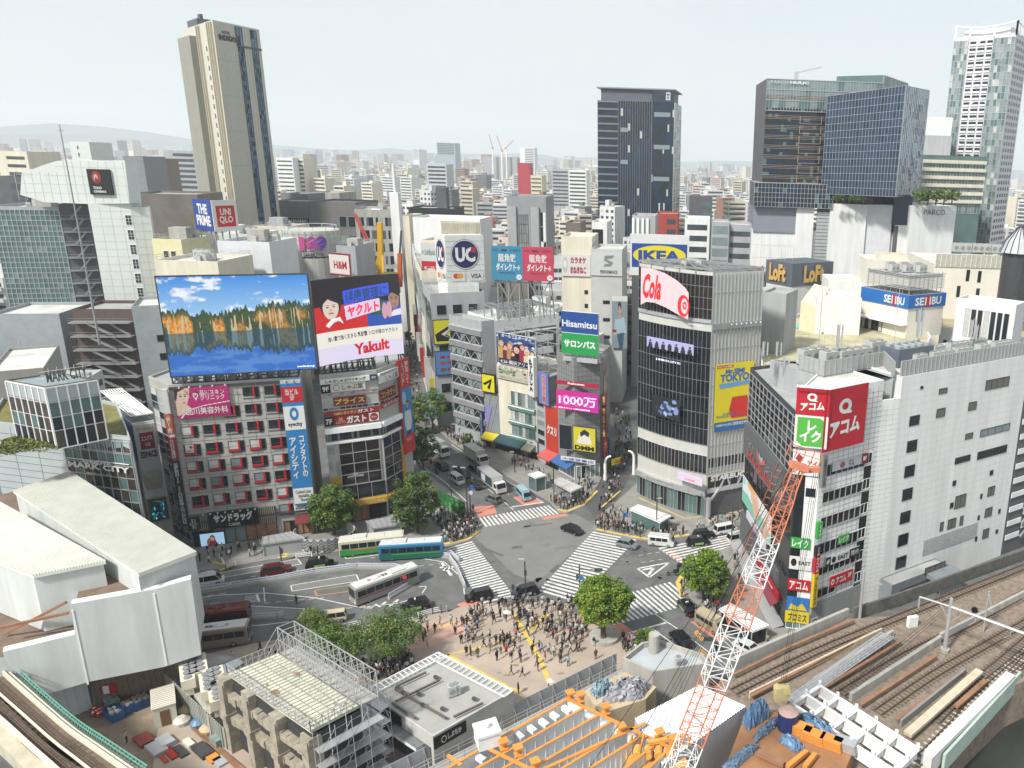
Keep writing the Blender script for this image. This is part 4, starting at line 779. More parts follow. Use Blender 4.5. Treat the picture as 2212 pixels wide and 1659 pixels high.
for t in (.15,.3,.45,.6,.75,.9):
 a=q[0].lerp(q[1],t);b=w3[3].lerp(q[2],t);mb.bar((a.x,a.y,ZQ+.5),(b.x,b.y,ZQ+.5),.22);a=q[0].lerp(w3[3],t);b=q[1].lerp(q[2],t);mb.bar((a.x,a.y,ZQ+.5),(b.x,b.y,ZQ+.5),.18)
mb.mk_('roof_truss',stl,r);rge(bQ,3,False,False,False)
# right hand block beside the tracks
Kc,Kl,Kr,Ke,Kw=P(1744,1363),P(1694,1356),P(1862,1312),P(1899,1302),P(2161,1200)
Kr=Kc+(Kr-Kc);ZA=HT(Kc,850)
dA=Fr(Kc,Kr)
bA=Bld('narrow white office corner carrying huge red and green loan signs',[Kl,Kc,Kr,Kr-dA.n*9,Kl+V3((4,10,0))],0,ZA,wW_,roof_l,ppt=.3)
r=bA.root;gl,g=bA.fr(0),bA.fr(1)
zz=lambda y:g.uz(*d3(650,y))[1]
blk=[gls,mat('smoked_glass'),gls]
ue=g.uz(*d3(950,500))[0]
for i,(ya,yb) in enumerate(((345,455),(555,655),(745,850),(940,1045),(1125,1205),(1290,1375))):
 z0_,z1_=g.uz(*d3(660,yb-12))[1],g.uz(*d3(660,ya+8))[1]
 if i<6:cwl(r,g,.9,ue,z0_,z1_,7 if i<5 else 2,1,blk,alu,'window_band',w=.1) if i<5 else cwl(r,g,.9,ue*.55,z0_,z1_,3,1,blk,alu,'window_band')
 window(r,g,ue+.9,(z0_+z1_)/2+.2,1.6,1.7,whp,gls,2,1)
 cwl(r,g,ue+.1,ue+1.7,z0_-2.2,z0_-.2,1,1,blk,None,'dark_panel')
mb=MB();g.box(mb,.4,ue+2.2,.1,zz(1390),0,.12);mb.mk_('stone_base',mat('stone_base',(.27,.28,.28),.7,.15,1.),r)
window(r,g,1.6,3.2,1.9,1.9,whp,gls,1,1)
mb=MB();g.lines(mb,.4,g.L,.3,ZA-.5,1.1,.8,.03,.02);mb.mk_('panel_joints',mat('joint'),r)
cwl(r,gl,.2,gl.L*.45,4,ZA-12,2,8,blk,None);cwl(r,gl,.2,gl.L-.2,.2,3,3,1,[glg,gll],whp,'shopfront')
for i in range(8):cwl(r,gl,gl.L*.48,gl.L-.5,4.4+i*2.75,5.4+i*2.75,1,1,[wW_],None,'white_panel')
window(r,gl,gl.L*.7,ZA-15,gl.L*.4,1.3,dst,gls,2,1)
AC='C8182E'
def acom(fr,lb,x0,x1,z0,z1,y0,y1,y2,y3):return sign(lb,fr,x0,x1,z0,z1,AC,[('e',.47,(y0+y1)/2,.15,(y1-y0)/2,WH),('e',.47,(y0+y1)/2,.075,(y1-y0)*.25,AC),('p',[(.56,y1-.06),(.64,y1-.03),(.62,y1+.005),(.5,y1)],WH),('t','アコム',.14,y2,.86,y3,WH,dict(bold=.06,rise=.35))],tk=.1,d=.75,**BB)
ur,zr_=g.uz(*d2(972,1085));zt_=g.uz(*d2(668,1150))[1];zb_=g.uz(*d2(630,1640))[1]
acom(g,'huge red loan sign with white ring and katakana facing the tracks',-.7,ur,zb_,zt_,.2,.44,.54,.8)
ul,zl_=gl.uz(*d2(482,1100));zm1=gl.uz(*d2(468,1345))[1];zb2=gl.uz(*d2(450,1595))[1];u0l=min(-.4,gl.uz(*d2(465,1345))[0])
acom(gl,'smaller red loan sign with white ring above the green one',u0l,gl.L+.7,zm1,zt_,.18,.48,.56,.86)
sign('green and white loan sign under the smaller red one',gl,u0l,gl.L+.7,zb2,zm1-.05,WH,[('p',[(.08,.06),(.75,.06),(.93,.18),(.93,.95),(.25,.95),(.08,.8)],'58C048'),('t','レ\nイク',.16,.15,.82,.82,WH,dict(bold=.07))],**BB,tk=.1,d=.75)
mb=MB();fr_=g
for fr_,L0,L1 in ((g,-.7,ur),(gl,u0l,gl.L+.7)):
 for zq in (zt_+.25,):
  mb.bar(fr_.pt(L0,zq,1.6),fr_.pt(L1,zq,1.6),.12);mb.bar(fr_.pt(L0,zq-.1,.5),fr_.pt(L1,zq-.1,.5),.12)
  for t in np.linspace(0,1,8):u=L0+(L1-L0)*t;mb.bar(fr_.pt(u,zq,.5),fr_.pt(u,zq,1.6),.08)
mb.mk_('sign_catwalk',whp,r)
sign('white loan sign with red striped emblem under the green one',gl,u0l,gl.L-.1,zb2-4.4,zb2-.6,'F0F0F0',[('p',[(.1,.35),(.22,.15),(.4,.3),(.28,.55)],'B03838'),('t','アイ\nフル',.55,.4,.95,.85,'B03838')],tk=.2)
def mini(fr,lb,u0,u1,zc,h,col,items):sign(lb,fr,u0,u1,zc-h/2,zc+h/2,col,items,tk=.12,d=.12)
mini(gl,'green loan sign strip halfway up the narrow corner',.1,gl.L*.85,gl.uz(*d3(460,955))[1],1.7,'3CA848',[('t','レイク',.08,.1,.92,.9,WH)])
mini(gl,'white study sign with round black emblem',.1,gl.L-.1,gl.uz(*d3(450,1110))[1],2.1,'E8E8E8',[('e',.2,.45,.13,.3,'202020'),('t','EAST',.42,.3,.95,.6,'202020')])
mini(gl,'small red loan strip low on the narrow corner',.1,gl.L-.1,gl.uz(*d3(435,1280))[1],1.9,AC,[('t','アコム',.08,.12,.92,.88,WH)])
mini(gl,'blue and yellow advert above the yellow strip',.1,gl.L-.1,gl.uz(*d3(430,1425))[1],2.2,'2C7CC8',[('p',[(.1,.95),(.2,.5),(.5,.7),(.7,.4),(.95,.95)],'E8CC30')])
mini(gl,'yellow loan strip above the street door',0,gl.L+.1,gl.uz(*d3(435,1530))[1],1.9,'E8D020',[('t','プロミス',.12,.15,.9,.85,'203060')])
def pj(lb,z0,z1,col,tx,tc):fr_=Fr(Kc+dA.u*.1,Kc+dA.u*1.1);sign(lb,g,-.15,.75,z0,z1,col,[('t',V(tx),.2,.06,.8,.94,tc)],tk=.5,d=.25)
pj('yellow upright loan sign on the corner near the street',g.uz(*d3(515,1455))[1],g.uz(*d3(525,1205))[1],'E8C820','プロミス','203060')
pj('red upright loan sign above the yellow upright one',g.uz(*d3(525,1195))[1],g.uz(*d3(535,1070))[1],AC,'アコム',WH)
pj('green upright loan sign high on the corner',g.uz(*d3(540,930))[1],g.uz(*d3(555,800))[1],'3CA848','レイク',WH)
pj('grey building name sign at the top of the corner',g.uz(*d3(570,530))[1],g.uz(*d3(590,290))[1],'8C8C88','岩月ビル','303030')
pj('small black floor guide sign on the corner',g.uz(*d3(530,1065))[1],g.uz(*d3(545,985))[1],'202028','エビス館','D0D0D0')
def band(lb,x0,x1,ya,yb,col,items):a_,z1_=g.uz(*d3(x0,ya));b_,z0_=g.uz(*d3(x1,yb));sign(lb,g,a_,b_,min(z0_,z1_),max(z0_,z1_),col,items,tk=.08,d=.2)
def bandc(lb,x0,x1,ym,h,col,items):a_,zc=g.uz(*d3(x0,ym));b_,_=g.uz(*d3(x1,ym));sign(lb,g,a_,b_,zc-h/2-.0,zc+h/2,col,items,tk=.08,d=.2)
bandc('wide red loan sign in the third floor window band',690,862,1265,1.9,AC,[('e',.12,.5,.07,.25,WH),('e',.12,.5,.035,.12,AC),('t','アコム',.26,.2,.7,.8,WH),('t','3F',.77,.2,.93,.6,WH)])
bandc('white and black study sign in the fourth floor window band',655,910,1105,1.5,'DDE0E0',[('r',0,0,.15,1,'202024'),('t','4F',.03,.3,.12,.8,WH),('e',.24,.5,.06,.34,'202024'),('t','EAST',.36,.25,.66,.75,'202024'),('r',.7,0,1,1,'202024'),('t','学割 0円!',.74,.2,.97,.8,WH)])
bandc('small green loan sign in the fifth floor window band',755,840,935,1.4,'3CA848',[('t','レイク',.08,.15,.92,.85,WH)])
bandc('white and maroon loan sign in the eighth floor window band',710,975,365,1.4,'B8BCC0',[('e',.28,.5,.07,.35,'90585A'),('t','アイ\nフル',.45,.15,.62,.85,'504048'),('r',.83,-.1,1,1.1,'80202C'),('t','8F',.87,.2,.97,.7,WH)])
sign('round black emblem sign on the stone base of the corner',g,.5,1.9,.4,1.9,'D8D8D4',[('e',.5,.5,.42,.42,'202020'),('e',.5,.5,.3,.3,'D8D8D4'),('r',.25,.42,.8,.58,'202020')],tk=.05)
ZW=HT(Ke,817)
gW=Fr(Ke,Kw);bB=Bld('big white tiled wall building along the tracks with scattered square windows',[Ke,Kw,Kw-gW.n*13,Ke-gW.n*13],0,ZW,wW_,roof_l,ppt=.2,name='department_store')
bN2=Bld('recessed white tiled stair bay between the loan sign corner and the big white wall',[Kr,Ke,Ke-gW.n*9,Kr-gW.n*9],0,HT(Ke,871),wW_,roof_l,ppt=.8,name='stair_bay')
r=bB.root;g=bB.fr(0)
mb=MB();g.lines(mb,0,g.L,3,ZW,1.35,1.15,.018,.01);mb.mk_('panel_joints',mat('joint_pale',(.45,.46,.46),.9,0),r)
f2_=bN2.fr(0);mb=MB();f2_.lines(mb,0,f2_.L,1,bN2.z1,1.0,.8,.03,.02);mb.mk_('panel_joints',mat('joint_pale'),bN2.root)
def wpx(cf,x0,y0,x1,y1,nv=1,gm=None,fm=None):
 a_,za=g.uz(*cf(x0,(y0+y1)/2));b_,zb_=g.uz(*cf(x1,(y0+y1)/2));zc1=g.uz(*cf((x0+x1)/2,y0))[1];zc0=g.uz(*cf((x0+x1)/2,y1))[1]
 window(r,g,(a_+b_)/2,(zc0+zc1)/2,abs(b_-a_),abs(zc1-zc0)*.84,fm or dst,gm or gls,nv,1)
brn=mat('brown_shutter',(.13,.12,.105),.6,.15,2.)
for q_ in ((1320,1360,1395,1450),(1300,1565,1375,1645)):wpx(d2,*q_)
for q_ in ((1550,1150,1612,1200),(1530,1305,1595,1385),(1780,1255,1840,1330)):wpx(d2,*q_,gm=brn)
wpx(d2,1405,1135,1425,1162);wpx(d2,1915,1070,2092,1160,4,brn)
for y in (195,390,570,750,925,1100):k_=(y-195)*.095;wpx(d3,1300-k_,y-45,1375-k_,y+60)
for q_ in ((1755,98,1812,150),(1675,575,1755,690),(1618,762,1678,850)):wpx(d3,*q_,nv=2,gm=brn)
wpx(d3,1875,45,2095,110,4,gll);wpx(d3,1852,215,2072,285,4);wpx(d3,1675,278,1790,335,2)
for q_ in ((1945,388,1970,432),(1655,468,1680,515),(1870,572,1885,615),(1635,640,1660,690),(1850,740,1865,780),(2012,690,2027,730),(1990,850,2007,885),(1830,905,1845,945)):wpx(d3,*q_)
for q_ in ((1930,512,1980,595),(1908,678,1960,758),(1890,842,1935,925)):wpx(d3,*q_,nv=2,gm=brn)
for q_ in ((1712,742,1735,825),(1557,790,1582,870)):wpx(d3,*q_,gm=brn)
a_,za=g.uz(*d3(1425,990));b_,zb_=g.uz(*d3(1840,870));
mb=MB();g.box(mb,a_,b_,za-1.6,za+1.2,0,.1);mb.mk_('vent_panel',mat('vent_panel',(.36,.37,.37),.7,.3,2.),r)
a_,_=g.uz(*d3(1090,1250));b_,_=g.uz(*d3(1520,1120));zc=g.uz(*d3(1300,1180))[1]
bX=Bld('low blue grey loading annex against the foot of the big white wall',[g.pt(a_,0,2.6),g.pt(b_,0,2.6),g.pt(b_,0,.05),g.pt(a_,0,.05)],0,zc+.4,mat('annex_grey',(.19,.22,.235),.6,.15,1.),ppt=.2,name='annex',foot=False)
gx_=bX.fr(0);mb=MB();gx_.box(mb,2,gx_.L-1,.2,3.2,0,.04);mb.mk_('loading_door',wD_,bX.root);window(bX.root,gx_,gx_.L*.75,4.9,5,1.2,dst,brn,4,1)
mb=MB();gx_.box(mb,8,14,3.6,4.4,.1,3.2);gx_.box(mb,8.2,13.8,.3,3.6,2.8,2.9);mb.mk_('loading_canopy',mat('annex_grey'),bX.root)
q2=Fr(Kr,Ke);ms_=mat('mesh_screen',(.33,.34,.335),.6,.15,2.)
rt2=thg('roof_screen','grey mesh screen running along the roof edge of the big white building','screen fence',g.pt(g.L/2,ZW,0))
mb=MB();g.box(mb,0,g.L,ZW+.25,ZW+2.5,-.6,-.4);bN_=(Ke-Kc).normalized()
s0_=P(*d2(458,1010),ZW);s1_=P(*d2(650,1065),ZW);s2_=P(*d2(1115,985),ZW);s3_=P(*d2(1195,1070),ZW)
for a,b in ((s0_,s1_),(s1_,s2_),(s2_,s3_)):fr_=Fr(a,b);fr_.box(mb,0,fr_.L,ZW+.1,ZW+2.4,-.15,0)
mb.mk_('mesh',ms_,rt2);mb=MB()
for i in range(34):u=g.L*i/33;g.box(mb,u-.05,u+.05,ZW+.1,ZW+2.6,-.4,-.3)
for a,b in ((s0_,s1_),(s1_,s2_),(s2_,s3_)):
 fr_=Fr(a,b)
 for t in np.linspace(0,1,int(fr_.L/1.2)+2):fr_.box(mb,fr_.L*t-.04,fr_.L*t+.04,ZW+.1,ZW+2.5,.0,.08)
mb.mk_('post',alu,rt2)
bb=Bld('flat grey roofed back block of the white building by the tracks',[s1_-V3((0,0,0)),s2_,s3_,s3_+(-gW.n*12),s0_+(-gW.n*7),s0_],0,ZW-.1,wG_,roof_g,ppt=.1,name='office_building')
for i,(x,y,n_) in enumerate(((560,965,3),(700,985,2),(880,965,4),(1050,900,2))):ac_unit(P(*d2(x,y),ZW),g.ang,1.7,n=n_)
for i in range(9):ac_unit(g.pt(8+i*2.6,ZW+.05,-4-(i%2)*3),g.ang,1.3,n=[2,3,4][i%3])
rc=thg('cooling_plant','boxed cooling plant with round fans on the roof of the big white building','cooling plant',P(*d2(1300,950),ZW))
mb=MB();c=P(*d2(1290,960),ZW);mb.rbox(c,g.ang,8,4,ZW+.1,ZW+3,0);mb.mk_('casing',mat('plant_navy',(.11,.13,.16),.5),rc)
mb=MB();[mb.tube(c+g.u*(k*1.6-3.2)-g.n*j+V3((0,0,3)),c+g.u*(k*1.6-3.2)-g.n*j+V3((0,0,3.4)),.6,10) for k in range(5) for j in (-1,1)];mb.mk_('fans',alu,rc)
def ant(loc,h,lb,grp='roof antennas',kind=0,m=None):
 mb=MB();p_=V3(loc);mb.bar(p_,p_+V3((0,0,h)),.09)
 if kind:
  for k in range(3):a=2*pi*k/3;mb.bar(p_+V3((cos(a)*.45,sin(a)*.45,h*.45)),p_+V3((cos(a)*.45,sin(a)*.45,h*.95)),.22);mb.bar(p_+V3((0,0,h*.6)),p_+V3((cos(a)*.45,sin(a)*.45,h*.6)),.06)
  mb.bar(p_,p_+V3((.9,0,h*.4)),.05)
 return tag(mb.mk_('antenna_mast',m or alu),lb,'antenna',grp)
for x,y,h,k in ((290,985,4,1),(185,985,4,1),(755,985,7,1),(605,930,12,0),(1370,950,9,1),(1195,880,11,0),(1790,880,6,1),(1830,880,5,1),(350,1060,3,1)):ant(P(*d2(x,y),ZW),h,'thin pole antenna standing on the roofs by the tracks' if not k else 'clustered mobile phone antenna on the roofs by the tracks',kind=k)
for x in (1120,1200):ant(P(*d2(x,1240),bN2.z1),3,'pale phone antenna on the recessed white bay','bay antennas',1)
MA,MB_=P(1602,1182),Kl-V3((0,.2,0));ZM=HT(MA,800)
bM=Bld('black glass shopping building between the curved glass block and the loan signs',[MA,MB_,MB_+V3((9,5,0)),MA+V3((14,8,0))],0,ZM,mat('anthracite',(.05,.052,.056),.45,.15,1.),roof_g,name='department_store',ppt=.6)
r=bM.root;g=bM.fr(0);zz=lambda y:g.uz(*d2(90,y))[1];zz3=lambda y:g.uz(*d3(60,y))[1]
cwl(r,g,.1,g.L-.1,zz(1440),ZM-.3,12,7,[mat('smoked_glass'),gls],alu,w=.07)
cwl(r,g,.1,g.L-.1,zz3(440),zz3(270),10,1,[mat('smoked_glass')],dst);cwl(r,g,.1,g.L-.1,zz3(720),zz3(640),10,1,[mat('smoked_glass')],dst);cwl(r,g,.1,g.L-.1,.2,zz3(1000),10,3,[mat('smoked_glass'),gls],dst)
mb=MB();g.box(mb,0,g.L*.85,zz3(270),zz(1455),0,.6);mb.mk_('grey_box_front',mat('anthracite_light',(.1,.105,.11),.6,.1,1.),r)
mb=MB();g.box(mb,0,g.L*.85,zz3(1000),zz3(760),0,.5);mb.mk_('grey_box_front',mat('anthracite_light'),r)
mb=MB();mb.poly([g.pt(0,zz3(1010),.1),g.pt(g.L,zz3(1010)-1,.1),g.pt(g.L,zz3(1010)-1.6,2.2),g.pt(0,zz3(1010)-.6,2.2)]);mb.poly([g.pt(0,zz3(1010)-.1,.1),g.pt(0,zz3(1010)-.7,2.2),g.pt(g.L,zz3(1010)-1.7,2.2),g.pt(g.L,zz3(1010)-1.1,.1)]);mb.mk_('canopy',alu,r)
sg0=sign('grey fashion building sign with red outlined capitals and a striped emblem',g,g.L*.1,g.L*.75,zz3(262),zz(1500)-.3,None,[('p',[(.38,.02),(.5,.3),(.66,.1),(.66,.32),(.5,.52),(.38,.3)],'D86A60'),('p',[(.45,.06),(.52,.2),(.6,.1),(.55,.36),(.47,.28)],'9CCAD8'),('t','MAGNET',.05,.56,.95,.88,'D84A40',dict(bold=.02)),('t','by SHIBUYA109',.3,.91,.7,.97,'C88070')]+[('e',R.choice([R.uniform(.0,.3),R.uniform(.7,1)]),R.uniform(.1,.55),.012,.02,'A8ACB0') for _ in range(40)],d=.65,tk=.1)
cv=Cv(80,60,'DDE4E0').po([(0,.6),(.2,.5),(.4,.6),(.5,1),(0,1)],'7CC0A8').po([(.5,.55),(.8,.5),(1,.7),(1,1),(.5,1)],'8CC8B4').el(.45,.3,.14,.3,'E8B898').po([(.35,.35),(.45,.2),(.62,.4),(.55,.8),(.45,.9),(.38,.6)],'D8B090').el(.3,.1,.14,.14,'E0B060').re(.03,.05,.1,.3,'8CC8D8')
sign('street facing video screen of a person in mint clothing with clasped hands',g,g.L*.02,g.L*.72,zz3(655),zz3(430),'202020',[('c',cv,.01,.02,.99,.98)],emit=.7,**SC,d=.3)
sign('white strip sign with violet script under the mint clothing screen',g,g.L*.15,g.L*.6,zz3(735),zz3(675),'E4E0EC',[('t','A ソバカラ',.3,.2,.8,.8,'6A4A8C')],d=.3)
sign('red cake shop fascia with white script over the striped awning',g,g.L*.55,g.L-.3,4.6,6.0,'B81C24',[('t','Cozy Corner',.2,.2,.8,.8,WH)],d=1.1)
awn(r,g,g.L*.6,g.L-1,4.5,2,1.,cm('8A3A48'))
bE=Bld('dark open fire stair block at the far right beyond the white wall',[Kw+gW.u*.4,Kw+gW.u*9,Kw+gW.u*9-gW.n*9,Kw+gW.u*.4-gW.n*9],0,HT(Kw,870),wD_,ppt=.2,name='stair_block')
g=bE.fr(0);mb=MB()
for k in range(9):z=3+k*2.8;g.box(mb,0,4,z,z+1.0,.1,.25,0);g.box(mb,4.5,8,z+1.4,z+2.4,.1,.25,0)
mb.mk_('stair_landing',wW_,bE.root);mb=MB()
for k in range(9):z=3+k*2.8;mb.bar(g.pt(3.8,z,.6),g.pt(6,z+1.4,.6),.35);mb.bar(g.pt(6,z+1.4,.6),g.pt(3.8,z+2.8,.6),.35)
mb.mk_('stair_flight',stl,bE.root)
# department store roofs with blue banded penthouse
ZR=30.5
deck=Bld('broad department store with a yellowed roof terrace and turquoise patch',xy([(1640,745),(1700,692),(1840,652),(1960,640),(2010,735),(1960,840),(1650,850)],ZR),0,ZR,wW_,mat('terrace',(.42,.39,.25),.9,.35,.2),name='department_store',ppt=.9)
mb=MB();fl(mb,[f3(355,1432),f3(600,1424),f3(665,1440),f3(520,1465),f3(360,1470)],ZR+.1);mb.mk_('turquoise_patch',mat('turquoise',(.2,.42,.4),.8,.2,1.),deck.root)
mb=MB()
for a,b in ((f3(480,1325),f3(930,1400)),(f3(370,1330),f3(600,1440)),(f3(360,1580),f3(1080,1640)),(f3(620,1500),f3(930,1450))):
 A_,B_=P(*a,ZR+.1),P(*b,ZR+.1);n_=int((B_-A_).length/1.6)
 for i in range(n_+1):p_=A_.lerp(B_,i/n_);mb.bar(p_,p_+V3((0,0,2.2)),.07)
 for h in (.8,1.5,2.2):mb.bar(A_+V3((0,0,h)),B_+V3((0,0,h)),.05)
mb.mk_('terrace_fence',alu,deck.root)
mb=MB();a_,b_=P(*f3(640,1515),ZR),P(*f3(930,1470),ZR);fr_=Fr(a_,b_);mb.obb(fr_.pt(0,ZR+.2),fr_.u*fr_.L,-fr_.n*2.5,(0,0,.3));mb.poly([fr_.pt(0,ZR+.5,0),fr_.pt(fr_.L,ZR+2.3,0),fr_.pt(fr_.L,ZR+2.3,-2.5),fr_.pt(0,ZR+.5,-2.5)]);mb.poly([fr_.pt(0,ZR+.2,0),fr_.pt(fr_.L,ZR+.2,0),fr_.pt(fr_.L,ZR+2.3,0),fr_.pt(0,ZR+.5,0)]);mb.mk_('roof_ramp',cm('C8C496'),deck.root)
b0,b1,b2=P(*f3(930,1462),ZR),P(*f3(1285,1548),ZR),P(*f3(1560,1515),ZR);b2=b1+(b2-b1)
sp=rect3(b0,b1,b2);z1_=HT(b1,f3(1310,1215)[1]);zb_=HT(b1,f3(1310,1315)[1])
bSe=Bld('square penthouse with a bright blue band and slatted top on the terrace',sp,ZR,z1_,mat('warm_white',(.66,.63,.55),.7,.08,.3),ppt=0,name='rooftop_penthouse',foot=False)
r=bSe.root;mb=MB();ctr=bSe.c
for i in range(4):g=bSe.fr(i);g.box(mb,-.25,g.L+.25,zb_,z1_+.1,0,.25)
mb.mk_('blue_band',cm('1F6FC0'),r)
for i,lb in ((0,'blue band lettering in white and red on the left side of the penthouse'),(1,'blue band lettering in white and red on the right side of the penthouse')):
 g=bSe.fr(i);x0,x1=((.5,.93) if i==0 else (.15,.88));W_=x1-x0
 sign(lb,g,g.L*x0,g.L*x1,zb_+.25,z1_-.25,None,[('r',.36,0,.62,1,'C8202C'),('t','SE',.0,.12,.34,.88,'F4F4F4'),('t','I I',.38,.12,.6,.88,'F4F4F4'),('t','BU',.64,.12,1,.88,'F4F4F4')],d=.25,tk=.02)
for i in range(2):
 g=bSe.fr(i);mb=MB();
 for k in range(10):z=z1_+1.2+k*.36;g.box(mb,.6,g.L-.2,z,z+.16,-.5,-.3)
 mb.mk_('slatted_screen',alu,r);mb=MB()
 for k in range(8):u=g.L*(.06+k*.125);mb.bar(g.pt(u,z1_,-.7),g.pt(u,z1_+4.8,-.7),.14)
 mb.mk_('screen_posts',stl,r)
mb=MB();mb.prism([q_.lerp(ctr,.12) for q_ in sp],z1_+3.6,z1_+4.4);mb.mk_('plant_deck',roof_g,r)
for k in range(6):ac_unit(ctr+V3(((k%3-1)*3.2,(k//3-.5)*4,z1_+4.45)),g.ang,1.2,parent=r)
g=bSe.fr(0);mb=MB();g.box(mb,-.4,g.L+.2,ZR+3.1,ZR+3.5,0,1.6);mb.mk_('canopy',whp,r);cwl(r,g,.6,g.L*.5,ZR+.3,ZR+3,6,1,[gls,curtain],dst,'terrace_window')
g=bSe.fr(1);window(r,g,g.L*.35,ZR+5.2,2.6,2.6,stl,wG_,1,1)
def fb_(lb,tl,tr,Y,d,z0,wm,rm=None,dy=0.,name='office_building',ppt=.8,foot=True,group=None):
 A_,B_=PY(*tl,Y),PY(*tr,Y+dy);return Bld(lb,back(A_,B_,d),z0,A_.z,wm,rm,name=name,ppt=ppt,foot=foot,group=group)
b=fb_('wide white department store annex with a slatted roof edge, far right',f3(1510,985),f3(2250,1030),205,26,0,mat('warm_white'),roof_l,0)
g=b.fr(0);r=b.root;zt_=b.z1;A_=PY(*f3(1530,885),205)
mb=MB();g.box(mb,.3,g.L,zt_,A_.z,0,.2);mb.mk_('roof_slats',mat('slats',(.42,.40,.34),.8,.3,3.),r);mb=MB();[g.box(mb,u,u+.12,zt_,A_.z,.2,.35) for u in np.arange(.3,g.L,1.3)];mb.mk_('slat_posts',wW_,r)
for x,y in ((1700,1180),(1850,1200),(1775,1055),(1865,1065)):u,z=g.uz(*f3(x,y));window(r,g,u,z,.9,3,dst,gls,1,1)
for k in range(8):ac_unit(g.pt(8+k*5,A_.z+.1,-4),g.ang,1.6,n=3,parent=r)
zD=32.;dk2=Bld('ochre roof terrace block with rounded corner windows, right of the penthouse',xy([f3(1570,1300),f3(2300,1430),f3(2300,1580),f3(2100,1560),f3(1560,1480)],zD-2),0,zD-2,wW_,mat('terrace_ochre',(.36,.31,.2),.9,.3,.2),name='department_store',ppt=.8)
g=Fr(dk2.p[4],dk2.p[3]);
for k in range(12):window(dk2.root,g,1.5+k*1.8,zD-6.2,1.0,4.2,whp,gls,1,1)
b3=fb_('low white roof pavilion with rounded front on the ochre terrace',f3(1690,1255),f3(2150,1320),178,7,zD-2,wW_,roof_l,-8,name='roof_pavilion',foot=False)
wds(b3.root,b3.fr(0),2,b3.fr(0).L-1,zD-1.4,b3.z1-.5,7,1,.8,.8,gms=[gls,curtain])
b4=fb_('white stepped roof block with yellow tank room behind the blue banded penthouse',f3(990,955),f3(1320,975),200,12,0,mat('warm_white'),roof_l,name='rooftop_penthouse')
b4b=fb_('pale tank room with rusty top on the white stepped roof block',f3(1090,915),f3(1310,935),204,6,b4.z1,wC_,mat('rust_roof',(.3,.16,.08),.9,.4,1.),name='tank_room',foot=False)
b5=fb_('slanted cream roof light block left of the blue banded penthouse',f3(600,1250),f3(945,1300),178,10,ZR,wW_,roof_l,name='roof_pavilion',foot=False)
mb=MB();A_,B_,C_,D_=PY(*f3(475,1260),182),PY(*f3(605,1305),178),PY(*f3(700,1150),190),PY(*f3(580,1120),194);mb.poly([A_,B_,C_,D_]);mb.poly([A_,V3((A_.x,A_.y,ZR)),V3((B_.x,B_.y,ZR)),B_]);mb.poly([B_,V3((B_.x,B_.y,ZR)),V3((C_.x,C_.y,ZR)),C_]);mb.poly([A_,D_,V3((D_.x,D_.y,ZR)),V3((A_.x,A_.y,ZR))]);mb.poly([C_,V3((C_.x,C_.y,ZR)),V3((D_.x,D_.y,ZR)),D_]);o=mb.mk_('roof_skylight',mat('cream_sheet',(.62,.57,.40),.7,.1,.5));tag(o,'sloping cream metal roof light left of the penthouse','roof light')
b6=fb_('white block with louvred face behind the sloping cream roof light',f3(690,1115),f3(960,1150),205,12,0,wW_,roof_l)
b7=Bld('grey windowless shaft standing just right of the curved glass block',back(PY(*f3(175,1205),158),PY(*f3(360,1255),156),8),0,PY(*f3(175,1205),158).z,wG_,ppt=.6,name='shaft_tower')
pa,pb,pc=PY(*f3(205,938),222),PY(*f3(412,963),214),PY(*f3(730,950),222);zl1=pb.z;zl0=PY(*f3(408,1145),214).z
lo=rect3(pa,pb,pc);bLo=Bld('grey tiled tower under the slate box with gold letters',[q_.lerp(sum(lo,V3())/4,.03) for q_ in lo],0,zl0,mat('tile_light',(.5,.51,.51),.7,.12,1.),ppt=0,name='department_store')
mb=MB();mb.prism(lo,zl0+.02,zl1);mb.mk_('slate_box',mat('slate',(.085,.1,.12),.6,.1,1.),bLo.root);g0_,g1_=Fr(lo[0],lo[1]),Fr(lo[1],lo[2])
for g,x0,x1,lb in ((g0_,.18,.8,'gold variety store letters on the left face of the slate box'),(g1_,.26,.75,'gold variety store letters on the right face of the slate box')):sign(lb,g,g.L*x0,g.L*x1,zl0+(zl1-zl0)*.15,zl0+(zl1-zl0)*.9,None,[('t','LoFt',0,0,1,1,'E0B468',dict(bold=.09))],d=.3,tk=.15)
for x in (235,320,412,350):ant(PY(*f3(x,945),220).xyz,4,'short aerial on top of the slate box','slate box aerials')
# tower cluster upper right
PYd=330
pod=fb_('white podium of the fashion complex under the twin dark glass towers',f3(90,705),f3(1345,745),PYd,40,0,wW_,roof_l,0,name='department_store')
g=pod.fr(0);r=pod.root;uz=lambda x,y,dd=0:g.uz(*f3(x,y),dd)
def slab(nm,x0,y0,x1,y1,m,d0=0.,d1=1.,uo=None):
 a_,z1_=uz(x0,y0);b_,_=uz(x1,y0);z0_=uz((x0+x1)/2,y1)[1];mb=MB();g.box(mb,a_,b_,z0_,z1_,d0,d1);mb.mk_(nm,m,r);return a_,b_,z0_,z1_
zpt=uz(600,515)[1]
a_,b_,z0_,z1_=slab('grey_upper_panel',110,505,440,718,mat('blue_grey_panel',(.2,.22,.26),.5,.08),-38,.6);slab('white_pier',440,518,578,1000,wW_,-30,1.6);slab('white_pier',700,492,985,1100,wW_,-30,2.5);slab('white_pier',985,500,1190,1000,mat('white_cool',(.58,.6,.61),.7,.1,.5),-30,1.4)
mb=MB();a_,_=uz(590,700);b_,_=uz(695,700)
for k in range(16):z=uz(640,560+k*27)[1];g.box(mb,a_,b_,z-1.2,z,.3,1.4+.0)
